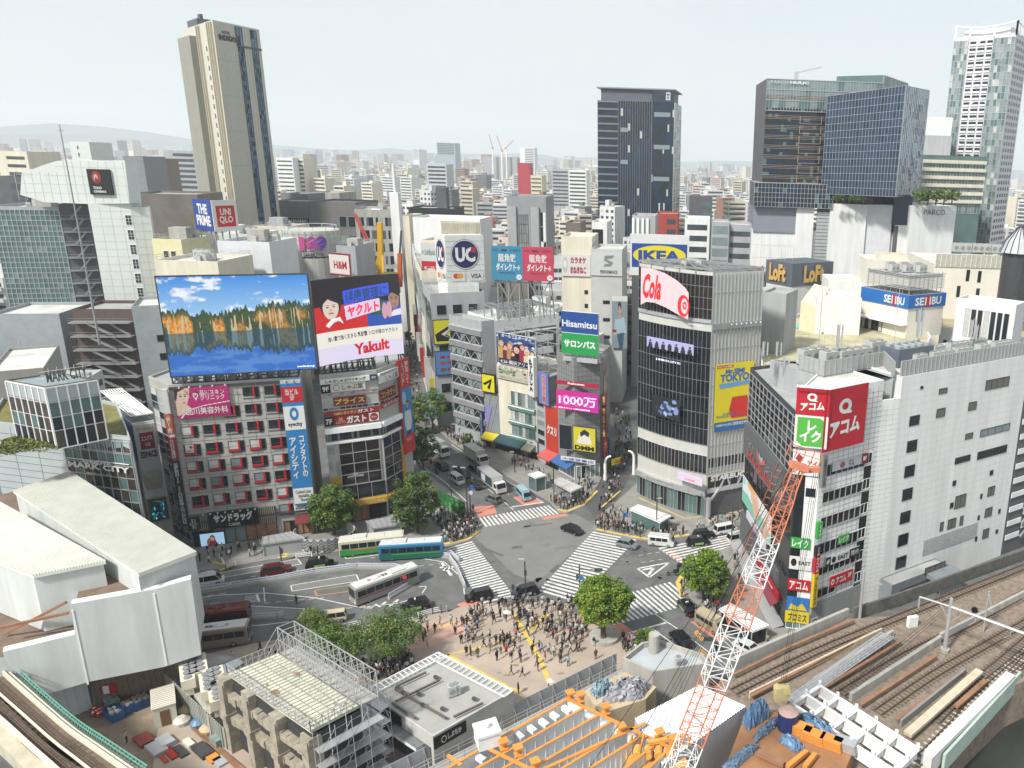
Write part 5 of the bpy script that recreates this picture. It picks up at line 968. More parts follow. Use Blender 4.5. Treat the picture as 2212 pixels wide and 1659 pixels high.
mb.mk_('ventilation_louvres',alu,r);mb=MB();g.box(mb,a_,b_,uz(640,950)[1],uz(640,530)[1],0,.3);mb.mk_('louvre_recess',wD_,r)
mb=MB();g.lines(mb,uz(92,900)[0],uz(440,900)[0],10,uz(200,720)[1],4,5,.1,.05);mb.mk_('panel_joints',mat('joint_pale'),r)
a_,b_,z0_,z1_=slab('glass_stair_core',1195,425,1340,660,glb,-20,2.);slab('white_pier',1200,660,1345,1000,wW_,0,2.2);slab('dark_slot',1190,665,1225,900,wD_,2.2,2.3)
pc2=fb_('white curved wing with thin capital letters, right of the dark towers',f3(1335,525),f3(1690,512),PYd-4,30,0,wW_,roof_l,6,name='department_store');g2_=pc2.fr(0)
u_,z_=g2_.uz(*f3(1435,540));u2_,z2_=g2_.uz(*f3(1595,585));sign('thin grey store name letters on the white curved wing',g2_,u_,u2_,z2_,z_,None,[('t','PARCO',0,0,1,1,'606468',dict(bold=0.))],d=.2,tk=.1)
def gtower(lb,tl,tr,yb,Y,d,dy,gms,nx,nz,name='office_tower',probs=None,mull=None,w=.25,sidegms=None,cf=e4,ppt=0):
 A_,B_=PY(*cf(*tl),Y),PY(*cf(*tr),Y+dy);z0_=PY(*cf(tl[0],yb),Y).z;bb_=Bld(lb,back(A_,B_,d),z0_,A_.z,wD_,roof_g,name=name,ppt=ppt,foot=z0_<5)
 cwl(bb_.root,bb_.fr(0),0,bb_.fr(0).L,z0_,A_.z,nx,nz,gms,mull,probs=probs,w=w,d=.1,jit=.02)
 return bb_
t0=gtower('dark glazed band block at the foot of the striped tower',(112,1225),(708,1240),1405,PYd-3,34,0,[glb,gls,glg],22,5,probs=[5,4,1],mull=alu,w=.12)
tA=gtower('dark tower of the fashion complex with orange striped floor bands and glass crown',(205,440),(1085,415),1222,PYd+4,30,4,[glb,gls,glg],36,30,probs=[3,6,1],w=.12)
g=tA.fr(0);r=tA.root;zt_=tA.z1;hh_=(zt_-tA.z0)
mb=MB()
for k in range(10):
 z=PY(*e4(190,640+k*75 if k else 560),PYd+4).z
 for j in range(3):g.box(mb,0,g.L*.52,z-.14-j*.6,z-.04-j*.6,.2,.35)
 if k:g.box(mb,g.L*.3,g.L*.49,z-3.0,z-2.85,.4,.6);g.box(mb,g.L*.3,g.L*.304,z-3,z,.4,.6);g.box(mb,g.L*.486,g.L*.49,z-3,z,.4,.6)
mb.mk_('orange_floor_bands',cm('C8B09C'),r)
mb=MB();
for i in range(40):u=g.L*i/39;g.box(mb,u-.05,u+.05,zt_-12,zt_+.3,.1,.35)
for z in (zt_-12,zt_-8,zt_-4,zt_-.1):g.box(mb,0,g.L,z-.12,z+.12,.1,.35)
mb.mk_('glass_crown_frame',alu,r);cwl(r,g,0,g.L,zt_-11,zt_-.2,18,3,[glg,gll,mat('parco_crown',(.2,.27,.27),.2,.2)],None,name='glass_crown',d=.15)
a_,za_=g.uz(*e4(232,455));b_,zb_=g.uz(*e4(520,488));sign('white brand lettering on the glass crown of the striped tower',g,a_,b_,zb_,za_,None,[('t','PARCO',0,0,.46,1,'E4E8EA',dict(bold=-.005)),('t','HULIC',.5,0,1,1,'F4F6F8',dict(bold=.06))],d=.6,tk=.1)
mb=MB();p_=PY(*e4(425,430),PYd+10);mb.bar(p_-V3((0,0,3)),p_+V3((0,0,2)),1.4);mb.bar(p_+V3((0,0,1.6)),p_+V3((10,0,4)),.5);mb.mk_('roof_crane',alu,r)
gs=Fr(PY(*e4(1085,415),PYd+8),PY(*e4(1270,460),PYd+38));bs_=Bld('side wing of the glass crown behind the blue tower',[gs.pt(0,0),gs.pt(gs.L,0),gs.pt(gs.L,0,-20),gs.pt(0,0,-20)],40,PY(*e4(1085,415),PYd+8).z,glg,ppt=0,name='office_tower',foot=False)
cwl(bs_.root,bs_.fr(0),0,gs.L,60,bs_.z1,12,10,[glg,gll,glg],alu,w=.15)
A_,B_,C_=PY(*e4(662,575),PYd-2),PY(*e4(1250,495),PYd-14),PY(*e4(1428,530),PYd+22);z0_=PY(*e4(640,1310),PYd-2).z;zA_,zB_,zC_=A_.z,B_.z,PY(*e4(1428,530),PYd+22).z
rt_=thg('office_tower','sloping topped blue mirror glass tower right of the striped one','tower',((A_.x+B_.x)/2,A_.y+8,z0_));FOOT.append([(A_.x,A_.y),(B_.x,B_.y),(C_.x,C_.y),(A_.x+8,C_.y+16)])
D_=V3((A_.x+10,C_.y+14,zC_));mb=MB();lo_=[V3((p_.x,p_.y,z0_)) for p_ in (A_,B_,C_,D_)];hi_=[A_,B_,V3((C_.x,C_.y,zC_)),D_]
for i in range(4):mb.poly([lo_[i],lo_[(i+1)%4],hi_[(i+1)%4],hi_[i]])
mb.poly(hi_);mb.poly(lo_[::-1]);mb.mk_('wall',glb,rt_)
def slopewall(a,b,za0,zb0,z0,nx,nz,gms,root,mull=alu,probs=None):
 fr=Fr(a,b);mb=MB();mm=MB();top=lambda u:za0+(zb0-za0)*u/fr.L;fz_=lambda u,j:z0+(top(u)-z0)*j/nz
 for i in range(nx):
  for j in range(nz):
   u0,u1=fr.L*i/nx,fr.L*(i+1)/nx;t=R.uniform(-.06,.06);q=R.uniform(-.05,.05);mb.poly([fr.pt(u0,fz_(u0,j),.1+t+q),fr.pt(u1,fz_(u1,j),.1-t+q),fr.pt(u1,fz_(u1,j+1),.1-t-q),fr.pt(u0,fz_(u0,j+1),.1+t-q)],R.choices(range(len(gms)),probs)[0])
 for i in range(nx+1):u=fr.L*i/nx;mm.bar(fr.pt(u,z0,.2),fr.pt(u,top(u),.2),.1)
 for j in range(nz+1):mm.bar(fr.pt(0,fz_(0,j),.2),fr.pt(fr.L,fz_(fr.L,j),.2),.1)
 mb.mk_('glazing',gms,root);mm.mk_('mullions',mull,root)
mir=mat('mirror_blue',(.035,.065,.12),.05,.2,.05,metal=.5);mir2=mat('mirror_pale',(.2,.27,.33),.08,.2,.05,metal=.6)
slopewall(A_,B_,zA_,zB_,z0_,24,14,[mir,glb],rt_,probs=[4,1]);slopewall(B_,C_,zB_,zC_,z0_,14,14,[mir2,mir],rt_,probs=[5,1])
b=fb_('green glass mid rise with cream floor bands in front of the white residential tower',e4(1385,1028),e4(1860,1020),395,35,0,glg,roof_l,6);g=b.fr(0)
for k in range(6):z=PY(*e4(1385,1050+k*60),395).z;mb=MB();g.box(mb,0,g.L,z-1.6,z,0,1.2);mb.mk_('cream_band',wC_,b.root);cwl(b.root,g,0,g.L,z-6.5,z-1.8,20,1,[glg,gll,glg],alu,w=.15)
b=fb_('dark grey broadcasting block beside the white residential tower',e4(1390,880),e4(1600,880),430,30,0,wG_,roof_l,0);g=b.fr(0);mb=MB();g.box(mb,0,g.L*.75,b.z1-35,b.z1-12,0,1);mb.mk_('dark_box',wD_,b.root);mb=MB();g.box(mb,0,g.L,b.z1,b.z1+10,-20,-2);mb.mk_('roof_block',wW_,b.root)
A_,B_,C_=PY(*e4(1622,150),455),PY(*e4(2080,150),432),PY(*e4(2200,158),455)
Cx=B_+(C_-B_).normalized()*24
bt=Bld('tall white residential tower with glass corners and balcony columns, top right',rect3(A_,B_,Cx),0,A_.z,mat('lilac_white',(.55,.55,.58),.6,.08),roof_l,name='residential_tower',ppt=1.)
g=bt.fr(0);r=bt.root;nf=38;fh=3.35;gg=[gll,mat('tower_glass',(.25,.3,.3),.15,.15,.2),glg,curtain]
cwl(r,g,.0,g.L*.24,bt.z1-nf*fh,bt.z1-1,5,nf,gg,alu,w=.2,probs=[4,2,3,1],d=.6);cwl(r,g,g.L*.66,g.L,bt.z1-nf*fh,bt.z1-1,6,nf,gg,alu,w=.2,probs=[4,2,3,1],d=.6)
for k in range(nf):
 z=bt.z1-1.5-k*fh;mbr=MB()
 for c0,c1 in ((.27,.37),(.40,.52),(.55,.64)):cwl(r,g,g.L*c0,g.L*c1,z-2.2,z-.2,1,1,[gls],None,'balcony_opening',d=.03) if k<33 else None;g.box(mbr,g.L*c0,g.L*c1,z-2.4,z-1.5,.3,.5)
 mbr.mk_('balcony_rail',whp,r)
g=bt.fr(1)
for k in range(nf):
 z=bt.z1-1.5-k*fh;mb=MB();
 for c in range(5):g.quad(mb,g.L*(.08+c*.18),g.L*(.08+c*.18)+g.L*.12,z-2,z-.2,.05)
 mb.mk_('window_row',gls,r)
mb=MB()
for i in range(2):
 g=bt.fr(i)
 for u in (0,g.L*.25,g.L*.65,g.L):mb.bar(g.pt(u,bt.z1,0),g.pt(u,bt.z1+(6.8 if u in (0,g.L) else 5),0),.8)
 pts_=[g.pt(g.L*t,bt.z1+5+1.8*(abs(2*t-1))**2,0) for t in np.linspace(0,1,9)];[mb.bar(a,b_,.5) for a,b_ in zip(pts_,pts_[1:])]
mb.mk_('crown_frame',whp,r);mb=MB();c=bt.c;mb.prism([q_.lerp(c,.25) for q_ in bt.p],bt.z1,bt.z1+4.5);mb.mk_('roof_block',wW_,r)
A_,B_,C_=PY(*e3(108,225),478),PY(*e3(722,225),478),PY(*e3(758,230),500)
Cx=B_+V3((3,32,0));bd=Bld('dark navy glass office tower with pale floor bands on its left edge',rect3(A_,B_,Cx),0,A_.z,mat('navy_wall',(.02,.03,.05),.3),roof_g,name='office_tower',ppt=0)
g=bd.fr(0);r=bd.root;nf=24;fh=4.05;z0_=bd.z1-nf*fh
cwl(r,g,0,g.L*.27,z0_,bd.z1,12,nf*2,[glb,gls],None,probs=[3,2],d=.1);mb=MB()
for k in range(nf+1):z=bd.z1-k*fh;g.box(mb,0,g.L*.27,z-1.0,z-.1,.1,.5)
mb.mk_('pale_floor_band',cm('7C848C'),r)
cwl(r,g,g.L*.27,g.L*.71,z0_,bd.z1,14,nf,[glb,gls,curtain,mat('mirror_blue')],None,probs=[30,20,2,3],d=.1);cwl(r,g,g.L*.71,g.L,z0_,bd.z1,14,nf,[glb,gls,curtain],None,probs=[25,20,1],d=.1)
mb=MB();[g.box(mb,u-.06,u+.06,z0_,bd.z1,.1,.3) for u in np.linspace(g.L*.27,g.L*.71,15)];g.box(mb,g.L*.707,g.L*.712,z0_,bd.z1,.1,.8);mb.mk_('vertical_fins',stl,r)
mb=MB()
for k in range(5):g.box(mb,g.L*(.3 if k%2 else .74),g.L*(.4 if k%2 else .95),bd.z1-8-k*9,bd.z1-5.6-k*9,.25,.32)
mb.mk_('lowered_blinds',cm('8FA0A8'),r)
mb=MB();c=bd.c;mb.prism([q_.lerp(c,.08) for q_ in bd.p],bd.z1,bd.z1+6.5);mb.mk_('penthouse',mat('navy_grey',(.09,.1,.13),.6),r)
mb=MB();g.box(mb,g.L*.71,g.L,bd.z1,bd.z1+6.5,-1,.1);mb.mk_('blue_parapet',mat('navy_wall'),r);mb=MB();mb.prism([q_.lerp(c,-.02) for q_ in bd.p],bd.z1+6.6,bd.z1+7.3);mb.mk_('roof_plate',cm('9A9EA2'),r)
sign('small white square crest near the top of the navy tower',g,g.L*.89,g.L*.945,bd.z1+1.2,bd.z1+5.4,'E8ECF0',[('t','M\nB',.2,.12,.8,.88,'1C2840')],d=.2,tk=.1)
gs=bd.fr(1);cwl(r,gs,0,gs.L,z0_,bd.z1,6,nf,[gll,glb,curtain],alu,w=.3)
A_,B_,C_=PY(*e1(180,235),318),PY(*e1(415,168),292),PY(*e1(778,195),312)
tan=mat('tan_panel',(.5,.485,.41),.6,.08,.2,streak=True);hl=rect3(A_,B_,C_)
bH=Bld('tall beige hotel tower with two columns of blue windows, upper left',hl,0,B_.z,tan,roof_g,name='hotel_tower',ppt=.5)
g=bH.fr(1);r=bH.root;nf=32;fh=3.25;zt_=bH.z1
blu=[mat('hotel_blue',(.03,.1,.19),.1,.3,.1,spec=.8),mat('hotel_blue2',(.11,.2,.28),.15,.2,.1),gls]
for c0,c1,zz0 in ((.47,.60,zt_-95),(.78,.92,zt_-95)):cwl(r,g,g.L*c0,g.L*c1,zt_-nf*fh,zt_-6.8,3,nf*2-4,blu,dst,w=.12,probs=[4,3,2]);cwl(r,g,g.L*c0,g.L*c1,zt_-6.2,zt_-.2,2,2,blu,dst,w=.12)
mb=MB();g.box(mb,g.L*.46,g.L,zt_-6.8,zt_-6.2,0,.3);g.box(mb,g.L*.455,g.L*.465,zt_-6.5,zt_,0,.4);mb.mk_('dark_reveal',wD_,r)
mb=MB();[g.box(mb,u-.04,u+.04,2,zt_,0,.06) for u in list(np.linspace(g.L*.02,g.L*.44,10))+[g.L*.66,g.L*.72]];g.lines(mb,0,g.L*.46,2,zt_,0,12,.1,.05);mb.mk_('panel_joints',mat('joint_tan',(.33,.32,.27),.9,0),r)
sign('dark hotel name letters near the top of the beige tower',g,g.L*.08,g.L*.44,zt_-5.6,zt_-2.4,None,[('t','HOTEL',.2,0,.7,.3,'3A3A38'),('t','INDIGO',0,.42,1,1,'303030',dict(bold=.05))],d=.1,tk=.1)
g=bH.fr(0);zzh=zt_-3
for k in range(nf-6):window(r,g,g.L*.72,zt_-8-k*fh,.9,1.6,dst,gls,1,1)
mb=MB();[g.box(mb,g.L*c-.25,g.L*c+.25,10,zt_,0,.7) for c in (.5,.56,.84,.9,.96)];mb.mk_('pale_fins',cm('D0C8B0'),r);mb=MB();g.box(mb,g.L*.0,g.L*.42,5,zt_-3,0,2.2);mb.mk_('side_core',mat('tan_grey',(.25,.25,.21),.7,.1,.3),r)
mb=MB();g.box(mb,g.L*.08,g.L*.42,zt_,zt_+3.2,-6,-1);g.box(mb,g.L*.25,g.L*.33,zt_+3.2,zt_+5.2,-4,-3);mb.mk_('roof_block',mat('navy_grey'),r)
# left: cinema tower, cylinder, rooftop sign blocks
Yc=205
cA=fb_('teal glazed block attached to the left of the cinema tower',a1(-80,705),a1(462,700),Yc,18,0,wG_,roof_l,4);g=cA.fr(0)
cwl(cA.root,g,0,g.L,PY(*a1(10,1530),Yc).z,cA.z1,14,20,[glg,mat('teal_glass',(.09,.17,.17),.15,.2,.2),glg,gll],alu,w=.14,probs=[3,4,3,1]);rge(cA,6,False,False)
s_=fb_('dark recessed fire stair shaft of the cinema tower',a1(462,690),a1(700,690),Yc+4,12,0,wD_,roof_g,3,name='stair_shaft');g=s_.fr(0)
mb=MB()
for k in range(13):
 z=s_.z1-3-k*3.4;g.box(mb,.3,g.L,z,z+.18,0,2.2);mb.bar(g.pt(g.L*.35,z,1.6),g.pt(g.L*.8,z+3.4,1.6),.4);mb.bar(g.pt(.3,z+1.1,2.2),g.pt(g.L,z+1.1,2.2),.08);mb.bar(g.pt(.3,z+.6,2.2),g.pt(g.L,z+.6,2.2),.06)
mb.mk_('stair_flights',stl,s_.root)
pnl=mat('cinema_panel',(.56,.6,.57),.5,.07,.3)
A_,B_=PY(*a1(692,655),Yc),PY(*a1(1028,655),Yc+2);m1=Bld('pale panelled cinema tower with a black cinema sign and curved top',back(A_,B_,6),0,A_.z,pnl,name='cinema_tower',ppt=0)
g=m1.fr(0);r=m1.root;mb=MB();g.lines(mb,0,g.L,20,m1.z1,2.6,2.0,.06,.03);mb.mk_('panel_joints',mat('joint_pale'),r)
for k in range(7):u=g.L*.9;z=m1.z1-4.2-k*3.8;window(r,g,u,z,g.L*.15,2.6,whp,gls,2,3)
C_=PY(*a1(1178,700),Yc+4);D_=PY(*a1(1032,695),Yc+2);m2=Bld('lower pale wing on the right of the cinema tower',back(D_,C_,5),0,D_.z,pnl,name='cinema_wing',ppt=.2);g_=m2.fr(0);mb=MB();g_.lines(mb,0,g_.L,20,m2.z1,2.6,2.0,.06,.03);mb.mk_('panel_joints',mat('joint_pale'),m2.root)
fT=Fr(PY(*a1(160,660),Yc-1),PY(*a1(1020,660),Yc+1));prof=[a1(160,590),a1(350,650),a1(690,662),a1(1025,660),a1(985,318),a1(700,320),a1(560,312),a1(440,325),a1(330,360),a1(260,388),a1(172,392)]
pf=[fT.uz(*q_) for q_ in prof];mb=MB();fr_pts=[fT.pt(u,z,0) for u,z in pf];bk_pts=[fT.pt(u,z,-5) for u,z in pf];mb.poly(fr_pts);mb.poly(bk_pts[::-1])
for i in range(len(pf)):j=(i+1)%len(pf);mb.poly([fr_pts[j],fr_pts[i],bk_pts[i],bk_pts[j]])
mb.mk_('curved_top_block',pnl,r);mb=MB()
for k in range(1,8):z=pf[3][1]+k*2.2;a_=pf[0][0] if z<pf[10][1] else fT.uz(*a1(300,0))[0]+(z-pf[10][1])*1.8;fT.box(mb,max(pf[0][0],a_),fT.L,z-.04,z+.04,0,.04) if z<pf[4][1]-.5 else None
for k in range(14):u=fT.L*k/13;z1_=pf[4][1] if u>fT.L*.4 else pf[10][1];fT.box(mb,u-.04,u+.04,pf[1][1]+.3,z1_-.5,0,.04)
mb.mk_('panel_joints',mat('joint_pale'),r)
a_,za_=fT.uz(*a1(692,386));b_,zb_=fT.uz(*a1(906,592))
sign('black square cinema sign with a red and grey disc',fT,a_,b_,zb_,za_,'121416',[('e',.38,.32,.2,.24,'B01C24'),('e',.36,.34,.09,.15,'B8B8B8'),('p',[(.36,.3),(.5,.5),(.36,.54),(.3,.42)],'7C1418'),('t','TOHO',.18,.68,.55,.79,WH),('t','CINEMAS',.18,.83,.72,.92,WH)],d=.1,tk=.5)
p0_,p1_=PY(*a1(745,1540),150),PY(*a1(595,40),150);mb=MB();mb.tube((p0_.x,p0_.y,p0_.z-6),(p0_.x,p0_.y,p1_.z),.22,8,r2=.08);mb.bar((p0_.x-.5,p0_.y,p1_.z-1),(p0_.x+.5,p0_.y,p1_.z-1),.1);tag(mb.mk_('antenna_mast',stl),'tall thin white mast in front of the cinema tower','mast')
pod2=fb_('grey windowless podium block left of the outdoor stairs',a1(-100,1560),a1(470,1560),178,16,0,mat('podium_grey',(.3,.33,.35),.6,.12,.5),roof_l,3);
pod3=fb_('blue grey podium block between the outdoor stairs and the lake screen',a1(1040,1500),a1(1300,1480),176,14,0,mat('podium_grey'),roof_l,3)
for x,y in ((1175,1650),):pass
for k in range(3):window(pod3.root,pod3.fr(0),pod3.fr(0).L*.75,pod3.z1-7-k*4.4,1.6,1.6,dst,gls,1,1)
st=fb_('brown red building face crossed by zigzag outdoor stairs',a1(570,1520),a1(1045,1500),180,12,0,mat('brown_wall',(.09,.06,.055),.7,.2,1.),roof_g,2,name='stair_building');g=st.fr(0);mb=MB()
for k in range(11):
 z=st.z1-2-k*3.3;g.box(mb,0,g.L,z-.25,z,.1,2.4);mb.bar(g.pt(g.L*.28,z,2),g.pt(g.L*.72,z-3.3,2),.5);mb.bar(g.pt(g.L*.6,z,1.2),g.pt(g.L*.95,z-3.3,1.2),.4)
 for h in (.5,1.):mb.bar(g.pt(0,z+h,2.4),g.pt(g.L,z+h,2.4),.06)
mb.mk_('zigzag_stairs',stl,st.root)
cc=PY(*f4(1270,560),248);Rc=8.2;zt_=PY(*f4(1095,415),248).z;zgap=PY(*f4(1120,650),240).z
rt_=thg('cylinder_tower','pale round tower with pink and violet numerals near its top','tower',(cc.x,cc.y,0));FOOT.append([(cc.x+Rc*cos(a)*1.4,cc.y+Rc*sin(a)*1.4) for a in np.linspace(0,6.28,8)])
mb=MB();mb.tube((cc.x,cc.y,0),(cc.x,cc.y,zgap),Rc*1.02,32);mb.tube((cc.x,cc.y,zgap),(cc.x,cc.y,zgap+.5),Rc*.95,32,1);mb.tube((cc.x,cc.y,zgap+.5),(cc.x,cc.y,zt_),Rc,32);mb.mk_('drum_wall',[mat('drum_tile',(.46,.46,.42),.5,.1,.4,streak=True),dst],rt_)
mb=MB()
for k in range(28):a=2*pi*k/28;mb.bar((cc.x+cos(a)*Rc*1.01,cc.y+sin(a)*Rc*1.01,5),(cc.x+cos(a)*Rc*1.01,cc.y+sin(a)*Rc*1.01,zt_),.1)
for z in np.arange(6,zt_,1.7):
 pts_=[(cc.x+cos(a)*Rc*1.012,cc.y+sin(a)*Rc*1.012,z) for a in np.linspace(-pi,0,17)];[mb.bar(a,b_,.08) for a,b_ in zip(pts_,pts_[1:])]
mb.mk_('tile_joints',mat('joint_pale'),rt_)
fC=Fr((cc.x-Rc,cc.y-Rc*.0),(cc.x+Rc,cc.y));rr_=thg('sign','pink to violet number sign high on the pale round tower','sign',(cc.x+3,cc.y-Rc,zt_-6));v,f_=text_mesh('109',.09);mb=MB();
a0_,a1_=-1.55,-.62;zlo,zhi=PY(*f4(1330,600),240).z,PY(*f4(1330,480),240).z
for p_ in v:a=a0_+(a1_-a0_)*p_[0];mb.v.append((cc.x+cos(a)*(Rc+.4),cc.y+sin(a)*(Rc+.4),zlo+(zhi-zlo)*p_[1]))
mb.f=[tuple(q_) for q_ in f_];mb.m=[0 if sum(v[i][0] for i in q_)/len(q_)<.4 else (1 if sum(v[i][0] for i in q_)/len(q_)<.72 else 2) for q_ in f_];mb.mk_('numerals',[cm('D8549C'),cm('B85AAC'),cm('7A4AB8')],rr_)
v,f_=text_mesh('SHIBUYA',.04);mb=MB()
for p_ in v:a=a0_+.1+(a1_-a0_)*.75*p_[0];mb.v.append((cc.x+cos(a)*(Rc+.3),cc.y+sin(a)*(Rc+.3),zlo-1.6+1.1*p_[1]))
mb.f=[tuple(q_) for q_ in f_];mb.m=[0]*len(f_);mb.mk_('lettering',cm('5A5660'),rr_)
mb=MB();pts_=[(cc.x+cos(a)*Rc*.9,cc.y+sin(a)*Rc*.9,zt_+1.2) for a in np.linspace(0,2*pi,25)];[mb.bar(a,b_,.2) for a,b_ in zip(pts_,pts_[1:])];[mb.bar((p_[0],p_[1],zt_),p_,.12) for p_ in pts_[::2]];mb.mk_('top_ring',alu,rt_)
def sb(lb,tl,tr,Y,d,wm,rm=None,dy=0,gear=3,win=None,name='office_building',cf=f4,box=True,z0=0):
 b_=fb_(lb,cf(*tl),cf(*tr),Y,d,z0,wm,rm,dy,name=name)
 if win:nx,nz,u0,u1,h=win;L_=b_.fr(0).L;wds(b_.root,b_.fr(0),L_*u0,L_*u1,max(b_.z1-h,2),b_.z1-1,nx,nz,.65,.5,gms=[gls,gls,gll],skip=.1)
 if gear:rge(b_,gear,False,True,box,seed=int(Y))
 return b_
b=sb('brown patchwork panel block left of the rooftop clothing sign',(-180,155),(355,150),262,22,mat('brown_patch',(.17,.15,.13),.5,.35,.12),roof_g,4,0)
sb('pale yellow rooftop block below the brown patchwork block',(0,520),(230,518),205,12,mat('pale_yellow',(.62,.58,.36),.7,.08),roof_l,0,1,(2,1,.3,.8,6))
sb('white roof block under the clothing sign',(400,470),(790,455),222,14,wW_,roof_l,0,4,(5,2,.3,.95,8))
b=sb('white curved wall block behind the lake screen',(515,535),(925,525),205,14,mat('white_cool'),roof_l,0,3)
sb('small gabled grey roof house behind the lake screen',(265,680),(525,610),190,12,wG_,mat('skylight',(.45,.46,.42),.5,.2,2.),0,0)
sb('beige concrete plant block left of the round tower',(800,410),(1080,430),268,14,wC_,roof_g,0,5)
sb('low grey roof with a white tank between white block and round tower',(930,640),(1105,640),228,6,conc,roof_g,0,4)
sb('long pale roof level behind the lake screen',(20,690),(520,700),175,14,wC_,roof_l,0,5,box=False)
b=sb('dark grey modern block with long dark window bands behind the round tower',(970,210),(1240,215),330,20,mat('mid_grey',(.19,.19,.2),.6),roof_g,2,0);g=b.fr(0);[cwl(b.root,g,.5,g.L-.5,z-3,z,14,1,[gls,glb],alu) for z in (b.z1-6,b.z1-15,b.z1-24)]
b=sb('dark brown grey stepped block with a planted roof edge',(1240,215),(1610,225),318,22,mat('umber',(.14,.135,.135),.6),roof_g,0,0);wds(b.root,b.fr(0),b.fr(0).L*.6,b.fr(0).L*.98,b.z1-26,b.z1-3,2,3,.8,.55,gms=[gls,gll])
sb('grey upper storey with curved roof behind the dark modern block',(1015,150),(1230,140),352,16,mat('mid_grey'),roof_l,0,0);sb('striped concrete upper hall behind the planted roof',(1260,140),(1480,150),372,18,conc,roof_l,0,0)
b=sb('concrete parking deck block with open dark storeys',(1600,280),(1925,330),285,20,conc,roof_g,3,4,box=False);g=b.fr(0);[cwl(b.root,g,.5,g.L-.5,b.z1-5-k*4.6,b.z1-2-k*4.6,16,1,[wD_,gls,wG_],None) for k in range(7)]
b=sb('pale blank wall tower with a tall white mast',(1948,330),(2035,378),290,14,wC_,roof_l,0,0);p_=PY(*f4(1920,130),282);mb=MB();mb.bar((p_.x,p_.y,5),(p_.x,p_.y,p_.z),3);p2_=PY(*f4(1920,-95),282);mb.tube((p_.x,p_.y,p_.z),(p_.x,p_.y,p2_.z),.5,8);mb.mk_('mast',wW_,b.root)
pa,pb,pc=PY(*f4(325,185),214),PY(*f4(460,192),208),PY(*f4(655,188),214);zb_=PY(*f4(485,440),208).z;ga,gb=Fr(pa,pb),Fr(pb,pc)
sign('blue sign with white condensed words on the corner rooftop box',ga,0,ga.L,zb_,pb.z,'2A4CA0',[('t','THE\nPRIME',.12,.14,.92,.84,WH,dict(bold=.04))],**BB,d=0)
sign('white rooftop sign with a red square and white capitals',gb,0,gb.L,zb_,pb.z,'ECECE8',[('r',.14,.18,.9,.86,'D01C24'),('t','UNI\nQLO',.24,.27,.8,.77,WH,dict(bold=.03))],**BB,d=0)
mb=MB();c=(pa+pc)/2
for fr_ in (ga,gb):[mb.bar(fr_.pt(u,zb_-3.4,-.6),fr_.pt(u,zb_+6,-.6),.25) for u in np.linspace(.5,fr_.L-.3,4)]
tag(mb.mk_('sign_scaffold',stl),'steel stand under the blue and white rooftop signs','scaffold')
fM=Fr(PY(*f4(1462,605),232),PY(*f4(1570,600),230));zt_=PY(*f4(1462,605),232).z;zb_=PY(*f4(1470,785),232).z
sign('white clothing store sign in a dark red frame right of the round tower',fM,-3,fM.L,zb_,zt_,'E8E4E0',[('r',0,0,1,.08,'8C2838'),('r',0,.92,1,1,'8C2838'),('r',.92,0,1,1,'8C2838'),('t','H&M',.2,.35,.8,.7,'C02830')],**BB)
sb('grey building carrying the red framed clothing sign',(1455,570),(1605,560),238,14,wG_,roof_g,0,2)
# station side foreground
ballast=mat('ballast',(.22,.175,.135),.95,.4,1.2,bump=.4);rust=mat('rusty_edge',(.27,.14,.08),.8,.3,.6);timber=mat('cream_timber',(.52,.45,.33),.8,.2,.8)
railm=mat('rail_steel',(.16,.11,.08),.45,.3,1.,metal=.5);sleeper=mat('sleeper',(.13,.1,.08),.9,.25,2.);orange=mat('orange_steel',(.62,.25,.05),.55,.15,.6);tarp=mat('blue_tarp',(.12,.22,.36),.5,.4,.5,bump=.6)
redo=mat('crane_orange',(.56,.19,.1),.45,.12,.8);wst=mat('white_steel',(.72,.73,.73),.5,.12,.6);browndeck=mat('brown_deck',(.30,.15,.07),.8,.25,.4);corr=mat('corrugated_white',(.62,.64,.66),.5,.08,.3)
TZ=6.0
def D6(x,y,z=TZ):return P(*d6(x,y),z)
mb=MB();mb.prism([D6(*q_) for q_ in ((430,725),(1195,338),(1450,320),(1750,200),(2300,20),(2500,60),(2500,560),(2130,735),(1570,1260),(1300,1260),(880,860),(560,860))],-.5,TZ-.05);stc('railway_bed',mb,ballast)
mb=MB();mb.prism([P(*d6(*q_),.06) for q_ in ((1560,1260),(2700,300),(2900,900),(2000,1600))],-.4,.03);stc('water',mb,mat('canal',(.03,.034,.03),.4,.3,.2))
mb=MB();mb.prism([P(*d7(*q_),.06) for q_ in ((380,900),(980,600),(1320,560),(1700,900),(1900,1500),(300,1500))],-.2,.05);stc('construction_ground',mb,mat('yard_dirt',(.24,.19,.14),.95,.35,.4,bump=.3))
def curve(pts,n=24):
 out=[];m=len(pts)-1
 for k in range(n*m+1):
  t=k/n;i=min(int(t),m-1);f=t-i;p0=pts[max(i-1,0)];p1,p2=pts[i],pts[i+1];p3=pts[min(i+2,m)]
  out.append(.5*((2*p1)+(p2-p0)*f+(2*p0-5*p1+4*p2-p3)*f*f+(3*p1-p0-3*p2+p3)*f**3))
 return out
